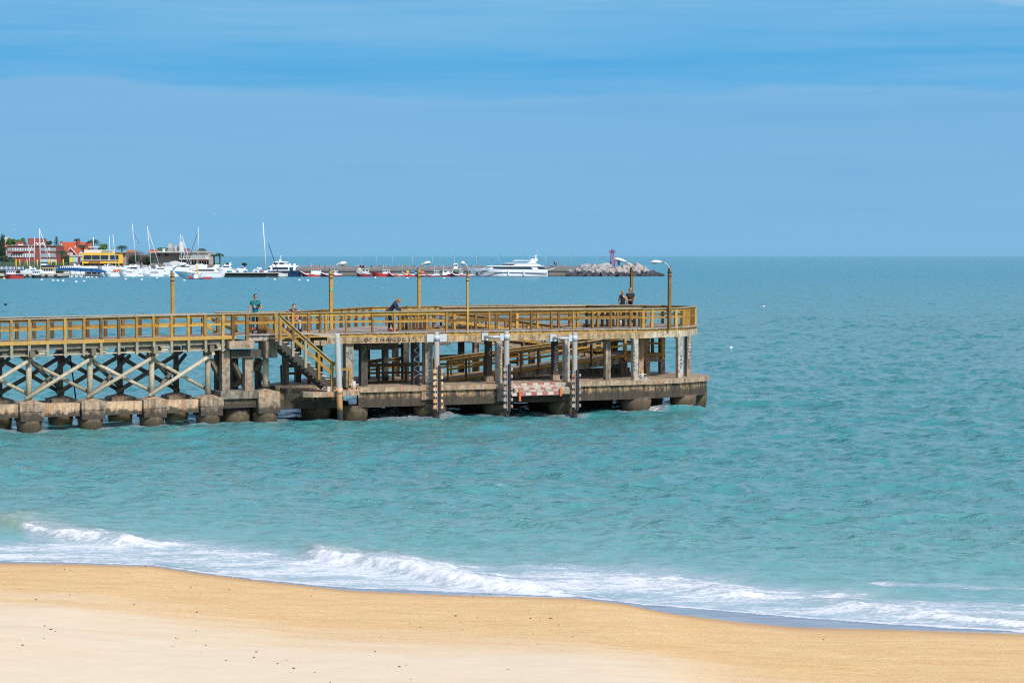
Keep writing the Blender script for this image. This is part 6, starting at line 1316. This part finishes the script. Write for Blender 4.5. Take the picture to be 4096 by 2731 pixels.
# buildings
def win_row(par, mat, u0, u1, v0, v1, Y, n, gap=.25, name='window'):
    w_ = (u1 - u0) / n
    for k in range(n): rpart(name, mat, par, u0 + k * w_, u0 + k * w_ + w_ * (1 - gap), v0, v1, Y, .25)
bb = far_thing('brick_building', 126, 960, 'long two storey red brick building with bands of pale windows', 'building', z=2.5)
w1 = rpart('wall', 'brick_red', bb, 28, 226, 982, 1072, 950, 16)
for v0, v1 in ((991.5, 1004), (1014, 1029)):
    rpart('window_band', 'window_pale', w1, 48, 112, v0, v1, 949.8, .4); win_row(w1, 'boat_white', 50, 140, v0, v1, 949.6, 9, .75, 'pillar'); rpart('window_band', 'window_pale', w1, 113, 137, v0, v1, 949.8, .4)
    rpart('window_band', 'window_pale', w1, 163, 193, v0, v1, 949.8, .4); rpart('window_band', 'window_pale', w1, 199, 224, v0, v1, 949.8, .4); rpart('pillar', 'boat_white', w1, 194, 198, v0 - 2, v1, 949.6, .5)
    rpart('window_band', 'window_pale', w1, 30, 46, v0, v1, 949.8, .4)
rpart('balcony', 'brick_red', w1, 48, 93, 1006, 1010, 948.6, 1.4); rpart('ground_windows', 'aqua_panel', w1, 160, 224, 1037, 1056, 949.8, .3)
rpart('ledge', 'house_white', w1, 26, 227, 981, 982.6, 949.4, 16); rpart('roof_block', 'brick_red', bb, 111, 170, 953, 982, 956, 8); rpart('roof_block', 'brick_red', bb, 62, 94, 968, 982, 955, 6)
for k in range(6): rpart('dish', 'boat_white', bb, 143 + k * 6, 147 + k * 6, 970 + (k % 2) * 4, 975 + (k % 2) * 4, 952, .8)
rpart('dormer', 'boat_white', bb, 72, 92, 977, 982, 954.8, .3)
th = far_thing('tiled_house', 290, 985, 'red tiled house with chimney and a steep front gable', 'house', z=2.5)
wh = part('wall', 'brick_red', th, [(240, 1060), (240, 992), (345, 992), (345, 1060)], 975, 12)
part('roof', 'tile_red', th, [(244, 968), (347, 968), (352, 994), (238, 994)], 973, 10); part('roof', 'tile_red', th, [(232, 1012), (252, 992), (310, 990), (322, 1020), (240, 1016)], 966, 6)
part('gable', 'brick_red', th, [(262, 1016), (282, 994), (306, 1019), (306, 1040), (262, 1040)], 965, 4)
m_ = MB(); m_.tube([atY(261, 1018, 964.8), atY(282, 992, 964.8), atY(309, 1021, 964.8)], .3, 5); m_.build('gable_trim', M['house_white'], th)
for a in (268, 281): rpart('window', 'house_white', th, a, a + 10, 1011, 1020, 964.8, .3)
rpart('chimney', 'brick_red', th, 308, 317, 961, 992, 972, 2); rpart('chimney', 'brick_red', th, 241, 247, 964, 976, 974, 2)
part('side_wall', 'house_white', th, [(244, 992), (244, 972), (254, 992)], 972.8, .3); part('dormer', 'house_white', th, [(296, 991), (302, 981), (308, 991)], 972.5, .4)
rpart('porch_roof', 'tile_red', th, 322, 330, 986, 992, 971, 3)
wg = far_thing('white_gable_house', 328, 970, 'small white gabled house with red roof left of the yellow building', 'house', z=2.5)
part('wall', 'house_white', wg, [(316, 1028), (316, 1008), (325, 998), (336, 1008), (340, 1028)], 962, 5); part('roof', 'tile_red', wg, [(324, 998), (340, 994), (350, 1006), (336, 1008)], 961.6, 6); part('roof', 'tile_red', wg, [(313, 1010), (325, 996.5), (326, 999), (315, 1012)], 961.6, 6); rpart('window', 'aqua_panel', wg, 321, 327, 1012, 1018, 961.8, .3)
cs = far_thing('panelled_shop', 305, 935, 'low shop front with lime, aqua and dark red panels under a white balustrade', 'shop', z=2.5)
w2 = rpart('wall', 'house_white', cs, 278, 333, 1024, 1062, 930, 8)
for a, c, mt_ in ((281, 290, 'lime_panel'), (291, 311, 'aqua_panel'), (312, 321, 'maroon_hull'), (322, 331, 'aqua_panel')): rpart('panel', mt_, w2, a, c, 1029, 1048, 929.8, .3)
m_ = MB()
for k in range(18): rect(m_, 279 + k * 3, 280.6 + k * 3, 1021, 1026, 929.5, .3)
rect(m_, 278, 333, 1020.4, 1021.6, 929.4, .5); m_.build('balustrade', M['boat_white'], cs); rpart('base', 'jetty_stone', cs, 276, 335, 1050, 1070, 929, 2)
yb = far_thing('yellow_restaurant', 410, 925, 'yellow two storey waterfront restaurant with dark window strip', 'restaurant', z=2.5)
wy = rpart('wall', 'wall_yellow', yb, 329, 491, 1011, 1054, 920, 14)
for a, c in ((335, 366), (369, 399), (403, 433), (440, 474)): rpart('window', 'dark_glass_and_shade', wy, a, c, 1021, 1039.5, 919.8, .3)
rpart('sill', 'house_white', wy, 333, 474, 1039.5, 1042, 919.6, .5)
rpart('ground_floor', 'dark_glass_and_shade', yb, 333, 474, 1054, 1066, 922, 10); m_ = MB()  # dark block: shade of the open ground floor put into the colour
for a in (329, 474): rect(m_, a, a + 3.5, 1053, 1072, 919.9, .8)
m_.build('legs', M['wall_yellow'], yb); m_ = MB()
for a in (360, 379, 398, 417): rect(m_, a, a + 2, 1056, 1066, 921.6, .3)
m_.build('pillars', M['house_white'], yb)
rpart('grey_wing', 'house_grey', yb, 491, 505, 1009, 1066, 921, 12); rpart('roof_edge', 'house_grey', yb, 463, 505, 1008, 1011.5, 919.5, 14)
rpart('terrace_cover', 'house_white', yb, 336, 448, 999, 1010.9, 921, 8); part('glass_roof', 'window_pale', yb, [(404, 1009), (410, 1000), (445, 1000), (452, 1009)], 920.6, .3)
rpart('sunshade', 'boat_white', yb, 354, 392, 987.5, 990, 922, 6); m_ = MB()
for a in (355, 364, 373, 382, 390): rect(m_, a, a + 1, 990, 1000, 922.5, .3)
m_.build('sunshade_post', M['house_grey'], yb); MB().tube([atY(373, 990, 924), atY(373, 950, 924)], .15, 6).build('flag_pole', M['boat_white'], yb)
text_mesh('sign_writing', 'ARTICO', M['brick_red'], wy, atY(354, 1052, 919.85), (1, 0, 0), (0, 0, 1), .92, nrm=Vector((0, -1, 0)), bold=.03, squash=1.12)
MB().ell(atY(397, 1048, 919.8), (.32, .05, .32), 12, 8).build('sign_emblem', M['brick_red'], wy)
gh = far_thing('grey_house', 700, 955, 'weathered grey concrete house with flat roof, chimneys and window front', 'house', z=2.5)
wl = rpart('wall', 'house_grey', gh, 602, 718, 1009, 1056, 948, 14); wr = rpart('wall', 'house_beige', gh, 718, 834, 1009, 1056, 945, 16)
rpart('window', 'dark_glass_and_shade', wl, 631, 640, 1017, 1024, 947.8, .3); rpart('window', 'dark_glass_and_shade', wl, 666, 674, 1017, 1024, 947.8, .3)
for a, c in ((722, 732), (739, 761), (768, 788), (793, 807), (810, 824)): rpart('window', 'dark_glass_and_shade' if a < 768 else 'window_pale', wr, a, c, 1017, 1033, 944.8, .3)
m_ = MB()
for a in (745, 750, 756, 774, 781, 798, 803, 815, 820): rect(m_, a, a + 1.2, 1017, 1033, 944.6, .2)
m_.build('window_frame', M['house_white'], wr)
rpart('cornice', 'house_white', gh, 602, 834, 1007.5, 1010.5, 944, 17); rpart('balcony_slab', 'house_white', gh, 716, 838, 1035, 1038, 943, 2); rpart('terrace_shade', 'brick_red', gh, 742, 842, 1041, 1043, 936, 8); rpart('ground_floor', 'dark_glass_and_shade', gh, 718, 836, 1042, 1060, 944.7, .3)
m_ = MB()
for k in range(10): rect(m_, 745 + k * 10, 746.5 + k * 10, 1042, 1060, 936, .3)
m_.build('terrace_post', M['house_grey'], gh)
rpart('roof_box', 'house_grey', gh, 673, 694, 993, 1008, 950, 5); ch_ = rpart('chimney', 'house_beige', gh, 673.5, 687, 975.5, 992, 951, 3); rpart('chimney', 'house_beige', gh, 698, 711, 983, 1005, 950, 3); rpart('chimney', 'house_white', gh, 718, 733, 967, 1006, 948, 3); rpart('roof_box', 'house_white', gh, 650, 662, 995, 1008, 951, 3); rpart('roof_box', 'brick_red', gh, 738, 754, 994, 1003, 952, 4)
m_ = MB()
for k in range(20): rect(m_, 620 + k * 10.5, 620.8 + k * 10.5, 1001, 1008, 945, .2)
rect(m_, 620, 822, 1000.6, 1001.4, 945, .2); m_.build('roof_rail', M['house_grey'], gh); rpart('roof_hedge', 'leaf_green', gh, 738, 818, 1004.5, 1007.6, 945.6, 3); rpart('drain_pipe', 'black_hull', gh, 660, 663, 996, 1022, 947.6, .3)
pv = far_thing('white_pavilion', 700, 905, 'white curved pavilion roof in front of the grey house', 'pavilion', z=2.2); part('roof', 'house_white', pv, [(675, 1062), (678, 1048), (694, 1044), (728, 1054), (735, 1062)], 900, 8)
w_ = far_thing('white_house', 508, 940, 'small white house with blue windows right of the yellow restaurant', 'house', z=2.5); w3 = rpart('wall', 'house_white', w_, 504, 530, 1040, 1062, 935, 6); part('roof', 'tile_red', w_, [(504, 1028), (506, 1021), (517, 1026), (517, 1029)], 936, 6); rpart('upper_wall', 'house_white', w_, 505, 512, 1027, 1041, 935.4, 4)
for i, (a, c, v0, v1, lb) in enumerate([(504, 527, 1000, 1010, 'low red tiled roof behind the bare tree, left one'), (592, 625, 998, 1012, 'low red tiled roof right of the bare tree'), (10, 40, 972, 990, 'red tiled roof behind the dark tree at the far left')]):
    t = far_thing('distant_house', (a + c) / 2, 1010, lb, 'house', z=2.5); part('roof', 'tile_red', t, [(a, v1), (a + 6, v0), (c - 6, v0), (c, v1)], 1000, 10); rpart('wall', 'house_beige', t, a + 1, c - 1, v1, 1070, 1001, 8)
sw = far_thing('white_tower_house', 21, 1010, 'narrow white building rising behind the trees at the far left', 'building', z=2.5); rpart('wall', 'house_white', sw, 17, 25, 948, 1040, 1005, 6)
hw = far_thing('harbour_wall', 150, 898, 'low planted bank of grey stone behind the marina', 'bank'); rpart('bank', 'scrub_green', hw, -60, 260, 1048, 1085, 896, 6); rpart('bank', 'jetty_stone', hw, 260, 860, 1062, 1090, 896, 8); rpart('beach_edge', 'ground_earth', hw, 600, 860, 1058, 1066, 897, 8)

# trees
def leafy(mb, c, r, n, sz, seed):
    rr = random.Random(seed)
    for _ in range(n):
        d_ = Vector((rr.gauss(0, 1), rr.gauss(0, 1), rr.gauss(0, 1))).normalized(); q = rr.random() ** .45
        p = c + Vector((d_.x * r[0], d_.y * r[1], d_.z * r[2])) * q; a = Vector((rr.gauss(0, 1), rr.gauss(0, 1), rr.gauss(0, 1))).normalized(); b_ = a.orthogonal().normalized(); s_ = sz * rr.uniform(.5, 1.2)
        mb.add([p + a * s_, p + b_ * s_ * .7, p - a * s_, p - b_ * s_ * .7], [(0, 1, 2, 3)])
def tree(u, v0, v1, w_, Y, mat, label, seed, n=420, blobs=7):
    t = far_thing('tree', u, Y, label, 'tree', z=2.5); zb = 2.4; zt = atY(u, v0, Y).z; zc = atY(u, v1, Y).z; wm = w_ / F * Y / 2; x = atY(u, 1000, Y).x
    MB().tube([(x, Y, zb), (x + .2, Y, zc + (zt - zc) * .3)], [.35, .2], 7).build('trunk', M['bark'], t); m_ = MB(); rr = random.Random(seed); hz = (zt - zc) / 2
    for k in range(blobs):
        c = Vector((x + rr.uniform(-.6, .6) * wm, Y + rr.uniform(-.5, .5) * wm, (zt + zc) / 2 + rr.uniform(-.5, .5) * hz)); leafy(m_, c, (wm * .5, wm * .45, hz * .55), n // blobs * 2, .42, seed * 9 + k)
    m_.build('crown', M[mat], t)
tree(6, 935, 1045, 46, 930, 'leaf_dark', 'dark dense tree at the left edge of the photo', 1, 700, 9); tree(22, 1020, 1062, 60, 915, 'leaf_dark', 'dark low tree before the left end of the brick building', 2, 500)
tree(46, 952, 985, 44, 985, 'leaf_green', 'green tree behind the brick building, left one', 3); tree(80, 950, 984, 40, 990, 'leaf_green', 'green tree behind the brick building, right one', 4); tree(190, 964, 985, 34, 985, 'leaf_dark', 'dark round tree between brick building and tiled house', 5)
tree(262, 1020, 1062, 34, 945, 'leaf_dark', 'dark bushy tree left of the panelled shop', 6); tree(418, 976, 1004, 50, 960, 'leaf_green', 'green bushy tree behind the yellow restaurant', 7); tree(532, 1010, 1060, 44, 915, 'leaf_dark', 'dark bush under the bare tree, left one', 8, 500); tree(592, 1018, 1062, 46, 925, 'leaf_dark', 'dark bush under the bare tree, right one', 9, 500)
tree(648, 992, 1004, 46, 990, 'leaf_green', 'green trees rising behind the roof of the grey house', 10); tree(722, 994, 1004, 40, 992, 'leaf_green', 'small green tree beside the tall chimney', 11); tree(875, 1052, 1066, 30, 905, 'leaf_green', 'low green bush right of the grey house', 12, 200, 4); tree(910, 1053, 1063, 18, 900, 'leaf_dark', 'lone dark bush on the point, left one', 13, 150, 4); tree(977, 1052, 1062, 20, 900, 'leaf_dark', 'lone dark bush on the point, right one', 14, 150, 4)
tree(560, 1020, 1050, 40, 935, 'leaf_dark', 'dark undergrowth tree behind the bare tree', 15)
# conifer in tiers
t = far_thing('conifer', 226, 960, 'tall tiered conifer between the brick building and the tiled house', 'tree', z=2.5); x = atY(226, 1000, 960).x; zt = atY(226, 945, 960).z
MB().tube([(x, 960, 2.4), (x, 960, zt)], [.4, .06], 7).build('trunk', M['bark'], t); m_ = MB(); rr = random.Random(3)
for k in range(15):
    z_ = zt - .6 - k * .75; L_ = .4 + k * .16
    for j in range(9):
        a = rr.uniform(0, 6.28); p = Vector((x, 960, z_)); e_ = p + Vector((math.cos(a) * L_, math.sin(a) * L_, .2))
        for q in range(7): leafy(m_, p.lerp(e_, (q + 1) / 7), (.25, .25, .15), 3, .2, k * 100 + j * 10 + q)
m_.build('crown', M['leaf_dark'], t)
def palm(u, vt, vb, Y, label, seed, L_=3.2, n=22):
    t = far_thing('palm_tree', u, Y, label, 'palm tree', z=2.4); rr = random.Random(seed); x = atY(u, 1000, Y).x; zt = atY(u, vt, Y).z; zb = min(atY(u, vb, Y).z, 2.6)
    MB().tube([(x, Y, zb), (x + .15, Y, (zb + zt) / 2), (x, Y, zt)], [.42, .30, .32], 8).build('trunk', M['bark'], t); m_ = MB()
    for k in range(n):
        a = rr.uniform(0, 6.28); up = rr.uniform(-.1, 1.0); pts = []
        for q in range(7):
            f = q / 6; pts.append(Vector((x + math.cos(a) * L_ * f * (1 - .15 * f), Y + math.sin(a) * L_ * f * (1 - .15 * f), zt + L_ * (up * f - (.45 + up * .65) * f * f))))
        for q in range(6):
            p, c = pts[q], pts[q + 1]; d_ = (c - p).normalized(); s_ = d_.cross(Z3).normalized() if abs(d_.z) < .98 else Vector((1, 0, 0))
            for j in range(3):
                b_ = p.lerp(c, j / 3); w_ = .55 * math.sin(math.pi * min(1, (q + j / 3 + .6) / 6.6)) + .08
                for sd_ in (-1, 1): m_.add([b_, b_ + d_ * .12, b_ + d_ * .35 + s_ * sd_ * w_ - Z3 * w_ * .5], [(0, 1, 2)])
    m_.build('crown', M['leaf_palm'], t); return t
palm(247, 1008, 1060, 935, 'thick palm left of the panelled shop', 1, 3.4, 34); palm(309, 958, 1000, 992, 'palm tip behind the chimney of the tiled house', 2, 1.8, 16); palm(333, 984, 1020, 955, 'palm in front of the right end of the tiled roof', 3, 2.8, 26); palm(371, 966, 1030, 955, 'tall full palm behind the sunshade of the yellow restaurant', 4, 3.9, 40)
palm(487, 988, 1040, 950, 'palm behind the right end of the yellow restaurant', 5, 2.9, 26); palm(855, 1020, 1062, 915, 'smaller left one of the two palms on the point', 6, 1.5, 16); palm(878, 1016, 1062, 912, 'larger right one of the two palms on the point', 7, 2.1, 22); palm(808, 998, 1010, 985, 'palm showing above the right end of the grey house', 8, 2.4, 20); palm(50, 1042, 1062, 905, 'low palm before the left end of the brick building', 9, 2.4, 20)
# bare round tree
t = far_thing('bare_tree', 548, 925, 'large round leafless tree between the yellow restaurant and the grey house', 'tree', z=2.5); rr = random.Random(5); m_ = MB(); x0 = atY(550, 1000, 925).x
MB().tube([(x0, 925, 2.4), (x0 - .2, 925, 4.2)], [.5, .35], 7).build('trunk', M['bark'], t)
def br(p, d_, L_, r_, lv):
    e_ = p + d_ * L_; m_.tube([p, e_], [r_, r_ * .7], 4, True, False)
    if lv == 0: return
    for _ in range(4 if lv > 1 else 5):
        n_ = (d_ + Vector((rr.gauss(0, .38), rr.gauss(0, .38), rr.gauss(0, .30)))).normalized(); br(p.lerp(e_, rr.uniform(.6, 1)), n_, L_ * rr.uniform(.62, .85), r_ * .6, lv - 1)
for k in range(9):
    a = k * .7; br(Vector((x0 - .2, 925, 4.0)), Vector((math.cos(a) * .8, math.sin(a) * .6, rr.uniform(.35, 1.0))).normalized(), 2.5, .14, 3)
m_.build('crown', M['bare_twig'], t)

# tiny people on the breakwater, gulls in the air
def far_person(u, v, Y, col, leg, label, arms=False):
    p = atY(u, v, Y); t = thing('person', p, label, 'person', 'people on the breakwater')
    vs = [(0, 0, .9), (0, 0, 1.35), (0, 0, 1.5), (0, 0, 1.62)]; ed = [(0, 1), (1, 2), (2, 3)]; ra = [.13, .15, .06, .10]
    for sx in (-1, 1):
        b0 = len(vs); vs += [(sx * .18, 0, 1.4), (sx * (.5 if arms else .24), 0, 1.4 if arms else 1.1), (sx * (.75 if arms else .25), 0, 1.45 if arms else .85)]; ed += [(1, b0), (b0, b0 + 1), (b0 + 1, b0 + 2)]; ra += [.07, .05, .04]
    skinmesh('body', vs, ed, ra, M[col], t)
    vs = [(0, 0, .92), (.1, 0, .85), (.12, -.02, .45), (.12, .02, .05), (-.1, 0, .85), (-.14, -.02, .45), (-.16, .04, .05)]
    skinmesh('legs', vs, [(0, 1), (1, 2), (2, 3), (0, 4), (4, 5), (5, 6)], [.14, .1, .07, .05, .1, .07, .05], M[leg], t)
    MB().ell((0, 0, 1.66), (.09, .1, .12), 8, 6).build('head', M['skin'], t, world=False)
far_person(2225, 1064, 886, 'pink_cloth', 'black_cloth', 'far walker in red top with arms held out on the breakwater', True); far_person(2218, 1064, 886, 'navy_cloth', 'black_cloth', 'far walker in dark clothes beside the one in red')
far_person(2464, 1063, 868, 'pink_cloth', 'pale_cloth', 'far person in pink right of the magenta tower'); far_person(2473, 1063, 868, 'navy_cloth', 'black_cloth', 'far dark dressed person at right of the magenta tower'); far_person(2477, 1063, 869, 'black_cloth', 'black_cloth', 'far black dressed person rightmost by the magenta tower'); far_person(2442, 1062, 872, 'charcoal_cloth', 'black_cloth', 'far person sitting low at the foot of the magenta tower')
for u_, c_, lb in ((1434, 'pale_cloth', 'far person standing on the shabby boat, leftmost'), (1441, 'black_cloth', 'far person standing on the shabby boat, second from left'), (1449, 'navy_cloth', 'far person standing on the shabby boat, third from left'), (1454, 'charcoal_cloth', 'far person standing on the shabby boat, rightmost')): far_person(u_, 1078, 850, c_, 'black_cloth', lb)
def gull(u, v, Y, k=1.0, dark=False):
    p = atY(u, v, Y); m_ = MB(); m_.ell(p, (.10 * k, .26 * k, .09 * k), 8, 6)
    for sx in (-1, 1): m_.add([p + Vector((sx * .05, -.1, .03)) * k, p + Vector((sx * .38, -.04, .20)) * k, p + Vector((sx * .80, .10, .10)) * k, p + Vector((sx * .36, .12, .18)) * k, p + Vector((sx * .05, .12, .02)) * k], [(0, 1, 2, 3, 4)])
    tag(m_.build('gull', M['dark_line' if dark else 'buoy_white'], None), 'gull gliding low over the harbour', 'gull', 'gulls over the harbour')
for u_, v_ in [(60, 920), (600, 941), (868, 985), (745, 989), (904, 984), (548, 963), (516, 927), (530, 890), (648, 950), (850, 858), (862, 858), (2085, 1035), (1968, 1041), (1910, 1035)]: gull(u_, v_, 500, 1.0, v_ > 1000)
gull(22, 1218, 140, .8, True)
